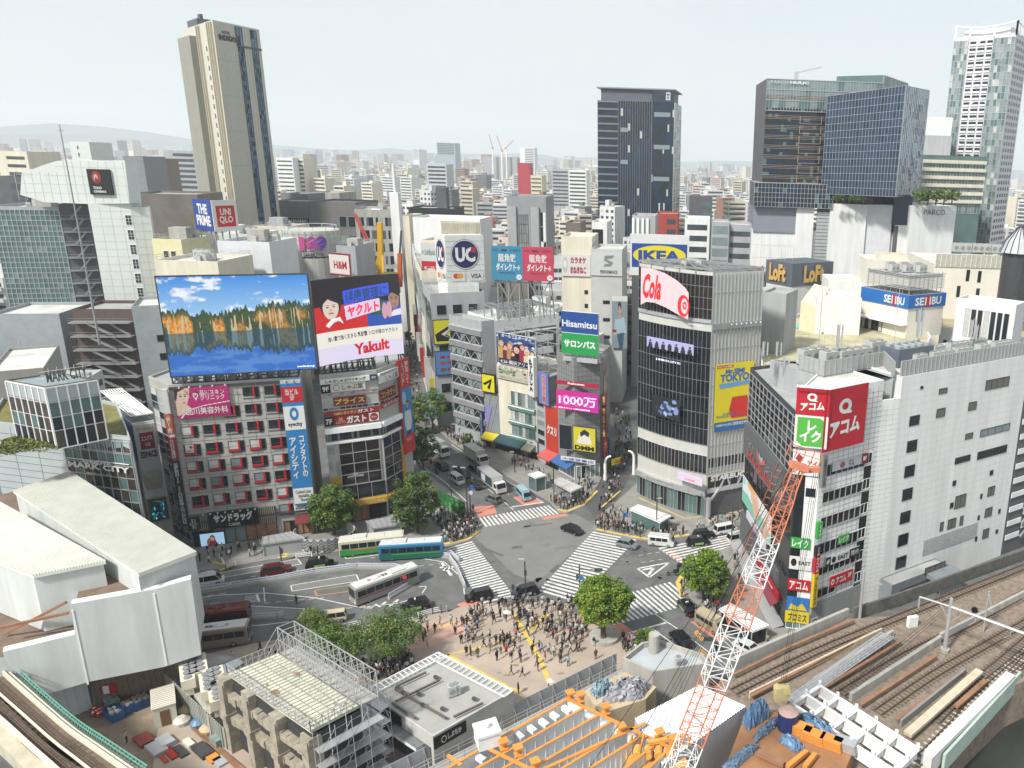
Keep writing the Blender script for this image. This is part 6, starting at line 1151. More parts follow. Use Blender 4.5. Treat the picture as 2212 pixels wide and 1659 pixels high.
def track(lb,pts,z=TZ,g=1.067,sl=.68,gm=None):
 q_=curve(pts,8);rt_=thg('railway_track',lb,'railway track',q_[len(q_)//2],group='railway tracks');rt_.location.z=z
 dirs=[]
 for i in range(len(q_)):d=(q_[min(i+1,len(q_)-1)]-q_[max(i-1,0)]);d.z=0;d.normalize();dirs.append(V3((-d.y,d.x,0)))
 for s in (-1,1):
  mb=MB()
  for i in range(len(q_)-1):mb.bar(q_[i]+dirs[i]*s*g/2+V3((0,0,.2)),q_[i+1]+dirs[i+1]*s*g/2+V3((0,0,.2)),.1,.16)
  mb.mk_('rail',railm,rt_)
 mb=MB();acc=0
 for i in range(len(q_)-1):
  L_=(q_[i+1]-q_[i]).length;t=acc
  while t<L_:c=q_[i].lerp(q_[i+1],t/L_);mb.obb(c-dirs[i]*1.05+V3((0,0,.0)),dirs[i]*2.1,(q_[i+1]-q_[i]).normalized()*.22,(0,0,.1));t+=sl
  acc=t-L_
 mb.mk_('sleepers',gm or sleeper,rt_)
 return rt_
track('upper railway track beside the white buildings, slightly curved',[D6(540,765),D6(1000,540),D6(1400,372),D6(1800,210),D6(2300,10)])
track('second railway track below the steel gantry pole',[D6(1160,775),D6(1500,570),D6(1860,390),D6(2300,155)])
track('railway track with orange tinted sleepers right of centre',[D6(1370,885),D6(1700,660),D6(2000,490),D6(2300,320)])
track('railway track on white slab sleepers at the lower right edge',[D6(1540,1230),D6(1780,985),D6(1990,760),D6(2300,490)],sl=.9,gm=mat('slab_white',(.46,.45,.42),.8,.2,1.))
track('short dark siding track between the plank strip and the slab track',[D6(1700,935),D6(1900,735),D6(2080,590),D6(2300,400)])
track('disused railway track at the far lower right',[D6(2060,760),D6(2200,600),D6(2350,460)])
def beam(name,lb,cat_,a,b,w,h,m,z=TZ,grp=None):mb=MB();mb.bar(D6(*a,z)+V3((0,0,h/2)),D6(*b,z)+V3((0,0,h/2)),w,h);o=mb.mk_(name,m);tag(o,lb,cat_,grp);return o
beam('track_wall','long pale concrete wall between the street and the railway','wall',(505,640),(1195,335),.5,1.6,conc,5.6)
for i,(a,b,lb) in enumerate((((535,668),(865,505),'rusty platform edge beam nearest the street wall'),((865,505),(1228,352),'rusty platform edge beam continuing toward the signal pole'),((640,790),(1000,600),'orange brown platform edge beam under the crane hook'),((1000,600),(1358,412),'orange brown platform edge beam ending by the signal boxes'),((1060,742),(1500,475),'rusty platform edge beam right of the pipe bundle'),((1270,842),(1704,558),'rusty platform edge beam before the ruined platform'),((1480,925),(1858,650),'wide brown plank strip left of the white slab track'))):
 beam('platform_edge',lb,'edge beam',a,b,.4,.25,rust,TZ+.6,'old platform edge beams')
beam('platform_edge','bright cream timber edge beam left of the lower right track','edge beam',(1540,1015),(1955,648),1.0,.4,timber,TZ+.8,'old platform edge beams')
beam('platform_edge','short brown edge beam left of the lower right slab track','edge beam',(1818,852),(1992,702),.6,.3,rust,TZ+.7,'old platform edge beams');beam('platform_edge','short brown edge beam right of the lower right slab track','edge beam',(1900,890),(2075,738),.6,.3,rust,TZ+.5,'old platform edge beams')
beam('track_wall','low dark retaining wall of the old platform left of the pipes','wall',(630,798),(1390,425),.25,.9,timber,TZ);beam('track_wall','broken concrete platform wall behind the white steel frame','wall',(1210,812),(1725,478),.5,1.1,conc,TZ);beam('track_wall','long concrete platform wall with posts by the gantry pole','wall',(1725,478),(2300,180),.4,1.5,conc,TZ-.3);beam('track_wall','dark steel fence wall right of the brown plank strip','wall',(1500,960),(1870,660),.3,.9,stl,TZ);beam('track_wall','wall on the far side of the pipe bundle','wall',(1000,720),(1455,440),.4,1.0,conc,TZ)
beam('bridge_parapet','thick white bridge parapet at the lower right corner','parapet',(1640,1225),(2122,738),1.2,2.2,mat('parapet_white',(.6,.6,.58),.7,.1,.5),5.3);beam('bridge_parapet','thin pale green rail line outside the white bridge parapet','parapet',(1740,1225),(2178,735),.3,2.4,mat('pale_green',(.4,.5,.44),.6),4.6)
mb=MB();fr_=Fr(P(*d6(2000,930),1),P(*d6(2165,760),1));
for i in range(16):fr_.box(mb,i*.75,i*.75+.55,0,5.6,0,.2)
tag(mb.mk_('sheet_pile_wall',wW_),'pale sheet pile wall beside the dark water at lower right','wall')
rt_=thg('pipe_bundle','bundle of grey pipes on racks between two platform walls','pipes',D6(1150,640))
mb=MB()
for k in range(6):mb.tube(D6(840+k*14,800+k*6,TZ+.9),D6(1390+k*14,418+k*6,TZ+.9),.16,6)
mb.mk_('pipes',mat('pipe_grey',(.4,.41,.42),.4,.2,1.,metal=.4),rt_);mb=MB()
for t in np.linspace(0,1,22):a_=D6(840,800,TZ+.9).lerp(D6(1390,418,TZ+.9),t);b_=D6(910,830,TZ+.9).lerp(D6(1460,448,TZ+.9),t);mb.bar(a_,b_,.14);mb.bar(a_,a_-V3((0,0,.9)),.12);mb.bar(b_,b_+V3((0,0,1.1)),.07)
mb.mk_('pipe_racks',alu,rt_)
wall2=thg('retaining_wall','dark weathered retaining wall at the foot of the white building','wall',P(*d3(1500,1300),3));mb=MB();a_,b_,c_=P(*d3(880,1540),TZ),P(*d3(1100,1470),TZ),P(*d3(2230,1065),TZ)
for x,y in ((a_,b_),(b_,c_)):fr_=Fr(x,y);fr_.box(mb,0,fr_.L,TZ-.5,TZ+1.6,-.2,.15)
mb.mk_('wall_face',mat('weathered',(.11,.11,.10),.9,.35,1.),wall2)
mb=MB();a_=D6(1755,528);h_=HT(a_,d6(1775,222)[1]);rt_=thg('catenary_gantry','steel catenary gantry pole with a long arm over the tracks','gantry',a_);mb.tube(a_,(a_.x,a_.y,h_),.3,10,r2=.22);mb.mk_('pole',alu,rt_);mb=MB();mb.tube(a_,a_+V3((0,0,.5)),.6,10);mb.mk_('base',conc,rt_)
zb_=h_-1.2;B_=P(*d6(2300,455),zb_);A_=P(*d6(1612,212),zb_+.4);T_=V3((a_.x,a_.y,zb_));mb=MB();mb.tube(T_,B_,.2,8);mb.tube(A_,T_,.13,8);mb.tube(A_,A_-V3((0,0,1.6)),.12,8);mb.bar(T_-V3((0,0,1.8)),T_.lerp(A_,.35),.1)
for t in (.12,.3,.5,.7):q_=T_.lerp(B_,t);mb.bar(q_,q_-V3((0,0,.9)),.07);mb.bar(q_-V3((0,0,.9)),q_-V3((.9,.3,1.2)),.06)
mb.mk_('arm',alu,rt_)
mb=MB();a_=D6(1265,335);h_=HT(a_,d6(1278,62)[1]);mb.tube(a_,(a_.x,a_.y,h_),.22,8);mb.bar((a_.x,a_.y,h_-1.2),P(*d6(1395,142),h_-1.6),.12);mb.bar((a_.x,a_.y,h_-2.2),P(*d6(1370,150),h_-1.8),.08);tag(mb.mk_('catenary_pole',alu),'slender catenary pole at the foot of the loan sign corner','pole')
mb=MB();a_=D6(1978,412);h_=HT(a_,d6(2012,182)[1]);mb.tube(a_,(a_.x,a_.y,h_),.12,8);mb.bar((a_.x,a_.y,h_-.5),(a_.x+.5,a_.y,h_-2.2),.3);mb.bar((a_.x-1,a_.y,h_-3),(a_.x+1,a_.y,h_-3),.1);tag(mb.mk_('signal_pole',alu),'thin railway pole with a looped antenna among the tracks','pole')
mb=MB();a_=D6(1910,300);h_=HT(a_,d6(1913,240)[1]);mb.tube(a_,(a_.x,a_.y,h_),.08,6);mb.tube((a_.x+.3,a_.y-.1,h_-1.2),(a_.x+.3,a_.y-.3,h_-1.2),.45,12,1);tag(mb.mk_('railway_signal',[stl,black]),'black round backed railway signal between the tracks','signal')
for x,y in ((1552,385),(1580,380)):mb=MB();c=D6(x,y);mb.rbox(c,.4,.7,.6,TZ,TZ+1.6);tag(mb.mk_('relay_box',wst),'white trackside relay box beside the pipe bundle end','relay box','trackside relay boxes')
wires=MB()
for a,b in (((1150,760),(1760,265)),((1160,775),(1770,275)),((1240,745),(1775,285))):wires.bar(D6(*a,TZ+2),P(*d6(*b),h_),.035)
tag(wires.mk_('overhead_wires',black),'thin overhead wires running to the gantry pole','wires')
def lattice(name,lb,cat_,A_,B_,C_,D_,nu,nv,m,h=1.4,w=.35,drop=0.):
 rt_=thg(name,lb,cat_,(A_+C_)/2);
 for i in range(nu+1):
  mb=MB();a_,b_=A_.lerp(B_,i/nu),D_.lerp(C_,i/nu);mb.bar(a_,b_,w,.12);mb.bar(a_-V3((0,0,h/2)),b_-V3((0,0,h/2)),.08,h);mb.bar(a_-V3((0,0,h)),b_-V3((0,0,h)),w,.12);mb.mk_('girder',m,rt_)
 for j in range(nv+1):
  mb=MB();a_,b_=A_.lerp(D_,j/nv),B_.lerp(C_,j/nv);mb.bar(a_-V3((0,0,.13)),b_-V3((0,0,.13)),w*1.3,.12);mb.bar(a_-V3((0,0,h*.45)),b_-V3((0,0,h*.45)),.08,h*.7)
  for i in range(nu+1):q_=a_.lerp(b_,i/nu);mb.bar(q_,q_+V3((0,0,.6)),.3)
  mb.mk_('cross_girder',m,rt_)
 return rt_
lattice('girder_grid','white steel girder grid above the railway tracks','steel frame',P(*d6(875,825),9),P(*d6(1035,722),9),P(*d6(1600,1085),9),P(*d6(1470,1215),9),2,5,wst)
mb=MB();mb.prism([P(*d6(*q_),8.6) for q_ in ((470,1240),(600,900),(700,860),(840,880),(880,830),(1240,1060),(1160,1260))],4,8.4);o=mb.mk_('work_deck',browndeck);tag(o,'rust brown construction deck with stacked materials, bottom centre right','deck')
rs3=random.Random(3)
def heap(lb,pts,z,m,grp=None,n=22,cat_='tarpaulin',amp=1.0,name='tarpaulin'):
 c=[P(*d6(*q_),z) for q_ in pts];A_,B_,C_,D_=c;mb=MB();N,M=n,n//2;g_=[[None]*(M+1) for _ in range(N+1)]
 for i in range(N+1):
  for j in range(M+1):
   p_=A_.lerp(B_,i/N).lerp(D_.lerp(C_,i/N),j/M);e=min(1,4*min(i/N,1-i/N))*min(1,4*min(j/M,1-j/M));g_[i][j]=p_+V3((rs3.uniform(-.15,.15),rs3.uniform(-.15,.15),amp*(e**.5)*(.7+.5*rs3.random())))
 for i in range(N):
  for j in range(M):mb.poly([g_[i][j],g_[i+1][j],g_[i+1][j+1],g_[i][j+1]])
 o=mb.mk_(name,m,smo=True);tag(o,lb,cat_,grp);return o
heap('tall blue tarpaulin wrapped stack at the top of the brown deck',((585,930),(720,860),(750,905),(620,985)),8.5,tarp,amp=2.2)
heap('long blue tarpaulin over materials along the white steel frame',((900,915),(940,905),(1150,1040),(1110,1060)),8.5,tarp,amp=1.3)
heap('flat blue tarpaulin bundle in the middle of the brown deck',((790,1035),(850,1025),(945,1085),(890,1110)),8.5,tarp,amp=.9)
heap('long blue covered beams running down the brown deck',((650,1020),(790,905),(810,935),(670,1060)),8.5,mat('blue_beam',(.12,.19,.28),.5,.25,1.),amp=.7)
heap('lower long dark blue covered beams at the bottom of the deck',((470,1190),(640,1060),(690,1075),(530,1230)),8.5,mat('blue_beam'),amp=.6)
rt_=thg('generator','round topped blue and red wrapped machine on the brown deck','machine',P(*d6(850,960),8.4));c=P(*d6(850,965),8.4);mb=MB();mb.tube(c,c+V3((0,0,2.1)),1.15,14);mb.tube(c+V3((0,0,2.1)),c+V3((0,0,2.5)),1.15,14,1,r2=.5);mb.mk_('body',[cm('2A3A78'),cm('C8A8A0')],rt_)
for x,y,a in ((930,1000,0),(1000,1040,1),(1180,1085,0),(1100,1075,1)):c=P(*d6(x,y),8.4);mb=MB();[mb.rbox(c,-.5,2.6-.1*k,1.3,8.45+.28*k,8.45+.28*k+.2) for k in range(4)];tag(mb.mk_('material_stack',[alu,orange][a] if x !=930 else orange),'stack of %s plates on the brown deck beside the %s'%(['grey','orange'][a] if x !=930 else 'orange',{930:'wrapped machine',1000:'blue tarpaulin',1180:'white steel frame foot',1100:'grey stack'}[x]),'material stack','stacks on the brown deck')
for a,b,lb in (((680,1110),(830,1180),'brown steel beam lying across the lower deck'),((850,1195),(960,1105),'orange and white girder on the lower deck'),((950,1195),(1010,1120),'short orange girder beside the orange and white one')):
 mb=MB();mb.bar(P(*d6(*a),9),P(*d6(*b),9),.5,.5);mb.bar(P(*d6(*a),8.7),P(*d6(*b),8.7),.12,.5);tag(mb.mk_('steel_beam',orange if 'orange' in lb else rust),lb,'beam')
A_,B_,C_,D_,E_=[P(*d6(*q_),9.5) for q_ in ((-30,915),(345,722),(615,842),(385,1075),(130,1185))]
rt_=thg('shed_roof','white corrugated roof sheet at the crane foot','roof',(A_+C_)/2);fr_=Fr(A_,B_);mb=MB();N=60
q_=[]
for i in range(N+1):t=i/N;q_.append((A_.lerp(B_,t)+V3((0,0,.14 if i%2 else 0)),E_.lerp(C_,t)+V3((0,0,.14 if i%2 else 0))))
for i in range(N):mb.poly([q_[i][0],q_[i][1],q_[i+1][1],q_[i+1][0]])
mb.mk_('roof_sheet',corr,rt_);mb=MB();mb.prism([A_,B_,C_,E_],3,9.3);mb.mk_('wall',wG_,rt_)
rt_=thg('girder_deck','row of white plate girders with orange top flanges, bottom centre','steel girders',P(*d8(1300,900),9.5));gz=10.
def D8(x,y,z=gz):return P(*d8(x,y),z)
rows_=[((640,1130),(1480,645)),((830,1130),(1590,700)),((1000,1130),(1690,745)),((1190,1130),(1785,780)),((1390,1130),(1870,835)),((1570,1130),(1965,880)),((1750,1180),(2060,930)),((1900,1200),(2150,960))]
for a,b in rows_:
 A_,B_=D8(*a),D8(*b);mb=MB();mb.bar(A_,B_,.3,.1,0);mb.bar(A_-V3((0,0,1.7)),B_-V3((0,0,1.7)),.06,3.2,1);mb.bar(A_-V3((0,0,3.3)),B_-V3((0,0,3.3)),.6,.1,1)
 for t in np.linspace(.02,.98,12):q_=A_.lerp(B_,t);mb.bar(q_-V3((0,0,.1)),q_-V3((0,0,3.2)),.2,.05,1)
 mb.mk_('plate_girder',[orange,wst],rt_)
mb=MB();A_,B_,C_,D_=D8(1480,645,gz-3.4),D8(2160,965,gz-3.4),D8(1950,1230,gz-3.4),D8(600,1140,gz-3.4);mb.poly([A_,B_,C_,D_]);mb.poly([p_-V3((0,0,.1)) for p_ in (D_,C_,B_,A_)]);mb.mk_('deck_sheet',corr,rt_)
for a,b in (((1480,645),(2180,975)),((960,965),(1300,1130)),((1280,1120),(1990,800)),((700,1010),(790,1075))):
 mb=MB();mb.bar(D8(*a,gz+.12),D8(*b,gz+.12),.36,.12);mb.mk_('orange_flange',orange,rt_)
for x,y in ((1500,640),(1565,650),(1730,730),(1065,960),(1160,1000),(1830,860),(2080,895),(2175,935),(1270,1090)):mb=MB();c=D8(x,y,gz+.2);mb.rbox(c,.5,.9,.9,gz+.9,gz+1.1);mb.rbox(c,.5,.25,.25,gz+.1,gz+.9);mb.rbox(c,.5,.8,.8,gz+.1,gz+.22);mb.mk_('anchor_plate',orange,rt_)
for k in range(3):
 for (a,b) in (((1440,690),(1500,735)),((1365,735),(1420,775)),((1290,775),(1350,820)),((1215,815),(1270,860)),((1135,860),(1190,905)),((1060,905),(1110,950)),((870,1005),(940,1050))):
  if k==0:mb=MB();mb.bar(D8(*a,gz-.6),D8(*b,gz-.6),.55,.5);mb.mk_('cross_tie',wst,rt_)
c=D8(960,925,gz+.2);mb=MB();mb.rbox(c,.5,2.2,2.2,gz+.2,gz+1.6);mb.rbox(c,.5,2.4,2.4,gz+1.7,gz+2.0);mb.tube(c+V3((0,0,2)),c+V3((0,0,2.3)),.3,8);tag(mb.mk_('control_hut',wst),'small white box hut with a lid on the orange girders','hut')
mb=MB();mb.prism([D8(*q_,6.5) for q_ in ((1590,590),(1850,465),(2060,560),(1990,640),(1700,735))],2,6.4);tag(mb.mk_('work_platform',mat('tan_ply',(.48,.38,.25),.8,.2,.5)),'tan plywood platform under wrapped bundles beside the fence','platform')
heap2=lambda lb,pts,m,a:heap(lb,pts,6.4,m,amp=a,n=34)
cv8=lambda x,y:((734.4+.332*x-1382.4)/.37497,(1296+.332*y-1209.6)/.37497)
heap2('crumpled pale blue sheeting bundle left on the tan platform',[cv8(*q_) for q_ in ((1625,600),(1740,545),(1790,590),(1670,645))],mat('sheet_blue',(.25,.36,.42),.35,.35,2.,bump=.8),1.4)
heap2('crumpled white and pink plastic wrapped bundle on the tan platform',[cv8(*q_) for q_ in ((1690,680),(1800,560),(2030,560),(1960,650))],mat('sheet_white',(.33,.33,.36),.35,.35,2.,bump=.8),1.7)
cp=[P(*d5(*q_),6) for q_ in ((1600,1290),(1750,1165),(1880,1140),(2230,1255),(2290,1330),(1840,1400))]
bC=Bld('low concrete building with pale blue grey roof beside the small tree',cp,0,6,conc,mat('blue_grey_roof',(.38,.41,.43),.8,.12,.4),ppt=.8,name='station_annex')
ac_unit(P(*d5(2040,1310),6.05),.3,.9,n=1);mb=MB();c=P(*d5(1850,1195),6.05);mb.tube(c,c+V3((0,0,2.6)),.75,16);mb.mk_('roof_vent',conc,bC.root);c.z+=0
fa,fb2=P(*d8(1800,345),3.4),P(*d8(215,1125),3.4);fr_=Fr(fb2,fa);rt_=thg('hoarding_fence','long grey panel construction fence cutting diagonally below the plaza','fence',fr_.pt(fr_.L/2,0));mb=MB();fr_.box(mb,0,fr_.L,.2,3.4,-.06,0);mb.mk_('fence_panel',mat('fence_grey',(.36,.39,.41),.6,.12,.4),rt_);mb=MB()
for i in range(int(fr_.L/1.9)+1):u=i*1.9;fr_.box(mb,u-.05,u+.05,.1,3.5,0,.08);mb.bar(fr_.pt(u,3.2,0),fr_.pt(u,.3,1.6),.06)
mb.mk_('fence_post',alu,rt_)
rt_=thg('scaffold_walkway','scaffold walkway with handrails along the inside of the grey fence','walkway',fr_.pt(fr_.L/2,2.0,2.6));mb=MB();fr_.box(mb,-2,fr_.L,2.0,2.15,1.8,3.2);mb.mk_('walk_board',conc,rt_);mb=MB()
for i in range(int(fr_.L/1.8)+1):
 u=i*1.8
 for d in (1.8,3.2):mb.bar(fr_.pt(u,0,d),fr_.pt(u,3.3,d),.06)
 mb.bar(fr_.pt(u,0,1.8),fr_.pt(u+1.8,2,3.2),.05);mb.bar(fr_.pt(u,0,3.2),fr_.pt(u+1.8,2,3.2),.05)
for h in (2.7,3.2):mb.bar(fr_.pt(0,h,3.2),fr_.pt(fr_.L,h,3.2),.06);mb.bar(fr_.pt(0,h,1.8),fr_.pt(fr_.L,h,1.8),.05)
mb.mk_('scaffold_tubes',alu,rt_)
mb=MB();mb.prism([fr_.pt(-8,0,3.4),fr_.pt(fr_.L-2,0,3.4),fr_.pt(fr_.L+8,0,14),fr_.pt(fr_.L,0,40),fr_.pt(-8,0,40)],-.3,.3);stc('pit_ground',mb,mat('pit',(.06,.058,.05),.95,.3,.5))
for k,(x0,x1,y) in enumerate(((1000,1500,10),)):pass
kz=5.2;kq=[P(*d8(*q_),kz) for q_ in ((165,600),(640,352),(1130,602),(605,900))]
kb=Bld('flat grey roofed underground exit building on the plaza with white edge panels',kq,0,kz,mat('exit_wall',(.42,.42,.4),.8,.2,.5),mat('membrane_grey',(.33,.33,.31),.85,.12,.4),ppt=.25,name='station_exit')
r=kb.root;mb=MB();n_=16
for (i,j) in ((0,1),(1,2)):
 g=Fr(kq[i],kq[j]);
 for k in range(n_+1):u=g.L*k/n_;mb.bar(g.pt(u,kz+.3,.0),g.pt(u,kz+.3,1.5),.1)
 mb.bar(g.pt(0,kz+.35,1.5),g.pt(g.L,kz+.35,1.5),.14);mb.bar(g.pt(0,kz+.35,.1),g.pt(g.L,kz+.35,.1),.14)
mb.mk_('edge_lattice',wst,r);mb=MB()
for a,b in (((360,580),(690,770)),((360,660),(650,520)),((740,760),(930,670)),((340,670),(490,770)),((370,560),(560,470))):mb.bar(P(*d8(*a),kz+.5),P(*d8(*b),kz+.5),.22)
mb.mk_('roof_pipes',mat('pipe_brown',(.12,.1,.09),.6),r)
for x,y in ((730,620),(755,610)):ac_unit(P(*d8(x,y),kz+.1),.5,.95,n=1,parent=r)
mb=MB();[mb.tube(P(*d8(x,y),kz+.1),P(*d8(x,y),kz+.7),.25,8) for x,y in ((535,680),(665,705),(510,610),(410,600),(370,570),(870,640),(620,500))];mb.mk_('roof_drains',dst,r)
g=Fr(P(*d8(605,900),kz),P(*d8(1130,602),kz));kf=[kb.fr(i) for i in range(4)]
gf=Fr(kq[0],kq[3]);gr2=Fr(kq[3],kq[2])
mb=MB();gf.box(mb,1.5,gf.L*.55,kz-1.3,kz,0,.15);mb.mk_('black_fascia',black,r);mb=MB();gf.box(mb,.5,gf.L-.5,.1,kz-1.5,0,.1);mb.mk_('dark_entrance',wD_,r)
sign('black fascia with white kana on the left side of the exit building',gf,gf.L*.12,gf.L*.5,kz-1.1,kz-.2,None,[('t','◎ しぶちか',0,.1,.7,.9,'D8D8D4')],d=.16,tk=.02)
sign('black fascia sign with round emblem at the front corner of the exit building',gr2,0,gr2.L*.38,kz-1.5,kz,'101012',[('e',.3,.5,.08,.3,WH),('e',.3,.5,.06,.23,'101012'),('t','しぶちか',.42,.2,.85,.7,WH)],tk=.1,d=.05)
sign('small orange advert panel at the left end of the exit building',gf,.2,1.4,.5,4.2,'D8DCE0',[('r',.1,.3,.9,.75,'C8622A')],tk=.1)
mb=MB();cq_=[P(*d8(*q_),3.6) for q_ in ((318,852),(402,778),(610,900),(492,968))];mb.prism(cq_,3.2,3.6);mb.mk_('entrance_canopy',wst,r);mb=MB();N=20;[mb.bar(cq_[0].lerp(cq_[3],i/N)+V3((0,0,.06)),cq_[1].lerp(cq_[2],i/N)+V3((0,0,.06)),.12) for i in range(N+1)];mb.mk_('canopy_ribs',stl,r)
def D7(x,y,z):return P(*d7(x,y),z)
sz=10.;sq=[D7(1310,655,sz),D7(1600,538,sz),D7(2065,842,sz),D7(1790,988,sz)]
rt_=thg('scaffold_building','half demolished concrete building under a flat sheet roof and scaffolding','scaffold building',(sum(sq,V3())/4).xyz);ps=Fr(sq[3],sq[2])
mb=MB();mb.prism(sq,sz-.25,sz,0);mb.mk_('sheet_roof',mat('stained_sheets',(.52,.52,.42),.7,.3,.5),rt_)
mb=MB();N=26;[mb.bar(sq[0].lerp(sq[3],i/N)+V3((0,0,.04)),sq[1].lerp(sq[2],i/N)+V3((0,0,.04)),.07) for i in range(N+1)];[mb.bar(sq[0].lerp(sq[1],i/5)+V3((0,0,.05)),sq[3].lerp(sq[2],i/5)+V3((0,0,.05)),.06) for i in range(6)];mb.mk_('sheet_seams',mat('seam',(.3,.3,.25),.8),rt_)
mb=MB();[mb.poly([P(*d7(x+dx*s_,y+dy*s_),sz+.06) for dx,dy in ((-1,-.5),(0,-.8),(1,-.2),(.8,.5),(-.4,.6))]) for x,y,s_ in ((1710,660,22),(1590,760,22),(1570,770,14),(1930,830,10),(1540,720,10))];mb.mk_('rust_stains',rust,rt_)
def lat(mb,A_,B_,h,n,w=.07,d=None):
 up_=V3((0,0,h))
 mb.bar(A_,B_,w);mb.bar(A_+up_,B_+up_,w);mb.bar(A_+up_*.5,B_+up_*.5,w*.7)
 for i in range(n+1):
  q_=A_.lerp(B_,i/n);mb.bar(q_,q_+up_,w)
  if i<n:r_=A_.lerp(B_,(i+1)/n);mb.bar(q_ if i%2 else q_+up_,r_+up_ if i%2 else r_,w*.7)
mb=MB();o2=(sq[1]-sq[0]).normalized();T0,T1=sq[1]+o2*.3,sq[2]+o2*.3
for off in (0,1.9):lat(mb,T0+o2*off,T1+o2*off,3.4,14,.09)
for i in range(15):q_=T0.lerp(T1,i/14);mb.bar(q_+V3((0,0,3.4)),q_+o2*1.9+V3((0,0,3.4)),.07);mb.bar(q_,q_+o2*1.9,.07);mb.bar(q_+V3((0,0,3.4)),q_-o2*2.6,.05)
mb.mk_('lattice_parapet',alu,rt_);mb=MB();mb.prism([T0,T1,T1+o2*1.9,T0+o2*1.9],sz-.2,sz-.05);mb.mk_('walk_board',conc,rt_)
mb=MB();lat(mb,sq[0],sq[3],1.3,12,.06);lat(mb,sq[3],sq[2],1.3,8,.06);lat(mb,sq[0],sq[1],1.3,8,.06);mb.mk_('handrail',alu,rt_)
mb=MB()
for fr2,L_ in ((ps,ps.L+2),(Fr(sq[2]+o2*2,sq[1]+o2*2),(sq[2]-sq[1]).length)):
 for k in range(5):
  z=k*2.0
  for d in (.3,1.5):mb.bar(fr2.pt(0,z,d),fr2.pt(L_,z,d),.06);mb.bar(fr2.pt(0,z+1,d),fr2.pt(L_,z+1,d),.04)
  fr2.box(mb,0,L_,z-.05,z,.3,1.5)
  for i in range(int(L_/1.8)):mb.bar(fr2.pt(i*1.8,z,1.5),fr2.pt(i*1.8+1.8,z+2,1.5),.04)
 for i in range(int(L_/1.8)+1):
  for d in (.3,1.5):mb.bar(fr2.pt(i*1.8,0,d),fr2.pt(i*1.8,sz+.5,d),.06)
mb.mk_('scaffold_tubes',alu,rt_)
netm=mat('scaffold_net',(.035,.035,.037),.8,.3,1.);mb=MB();mb.poly([ps.pt(0,0,.15),ps.pt(ps.L,0,.15),ps.pt(ps.L,sz-.4,.15),ps.pt(0,sz-.4,.15)]);q_=Fr(sq[2],sq[1]);mb.poly([q_.pt(0,0,.15),q_.pt(q_.L,0,.15),q_.pt(q_.L,sz-.4,.15),q_.pt(0,sz-.4,.15)]);mb.poly([sq[0]-V3((0,0,sz)),sq[3]-V3((0,0,sz)),sq[3]-V3((0,0,.4)),sq[0]-V3((0,0,.4))]);mb.mk_('dark_netting',netm,rt_)
old=mat('broken_concrete',(.31,.28,.22),.95,.45,.9,bump=.6)
for i,(x0,y0,x1,y1) in enumerate(((1305,690,1300,1010),(1445,780,1430,1120),(1605,905,1590,1198),(1790,1015,1780,1400))):
 z1_=9.4 if i<3 else 9;c=D7(x0,y0,z1_);mb=MB();a=ps.ang+.0
 mb.rbox(c,a,1.6,1.5,0,z1_);mb.rbox(c,a,1.3,1.8,z1_-.4,z1_+rs3.uniform(.2,.6));mb.rbox(c,a,1.9,1.7,4.4,5.4);mb.mk_('broken_column',old,rt_)
mb=MB();cs=[D7(1305,690,9.4),D7(1445,780,9.4),D7(1605,905,9.4),D7(1790,1015,9.4)]
for a_,b_ in zip(cs,cs[1:]):
 for z in (4.6,7.6):
  for t in range(6):q0,q1=a_.lerp(b_,t/6),a_.lerp(b_,(t+1)/6);q0.z=q1.z=z+rs3.uniform(-.15,.15);mb.bar(q0,q1,1.0+rs3.uniform(-.1,.2),1.0)
 q0=V3((a_.x,a_.y,5.1));q1=V3((b_.x,b_.y,5.1));e=(sq[1]-sq[0]).normalized()*3;mb.poly([q0,q1,q1+e,q0+e])
mb.mk_('broken_beams',old,rt_)
for i,(x,y) in enumerate(((1105,605),(1150,590),(1075,640),(1215,680),(1250,665),(1190,700),(1240,755))):
 mb=MB();c=D7(x,y,5.5);a=-.95;mb.rbox(c,a,4.2,1.5,4.2,5.5);mb.rbox(c,a,3.8,.9,3.2,4.2)
 e=V3((cos(a),sin(a),0))
 for k in range(4):mb.tube(c+e*(k-1.5)*1.02,c+e*(k-1.5)*1.02+V3((0,0,.18)),.42,12,1)
 tag(mb.mk_('cooling_unit',[wC_,stl]),'cream cooling unit with a row of round fans behind the yard fence','cooling unit','row of cooling units behind the yard fence')
mb=MB();mb.prism([D7(*q_,3.2) for q_ in ((1000,600),(1190,540),(1380,560),(1400,600),(1330,760),(1200,900))],0,3.2);tag(mb.mk_('plant_base',conc),'concrete plinth carrying the cream cooling units','plinth')
mb=MB();mb.prism([D7(*q_,3.8) for q_ in ((1195,628),(1350,560),(1405,590),(1300,660))],3.2,3.8);tag(mb.mk_('small_roof',mat('slate_small',(.2,.22,.24),.7)),'small slate coloured flat roof with white edge near the cooling units','roof')
fy=Fr(D7(945,655,3),D7(1290,975,3));rt2=thg('yard_fence','rusty grey corrugated yard fence running down to the ruined columns','fence',fy.pt(fy.L/2,0));mb=MB()
for i in range(int(fy.L/.5)):mb.obb(fy.pt(i*.5,0,0),fy.u*.34,fy.n*.12,(0,0,3.2))
fy.box(mb,0,fy.L,0,3.1,-.05,0);mb.mk_('fence_sheets',mat('fence_old',(.3,.31,.28),.7,.3,1.,streak=True),rt2)
fz2=Fr(D7(520,720,3.2),D7(945,655,3.2));mb=MB();fz2.box(mb,0,fz2.L,0,5,-.05,0)
for i in range(int(fz2.L/.6)):fz2.box(mb,i*.6,i*.6+.3,0,5,0,.08)
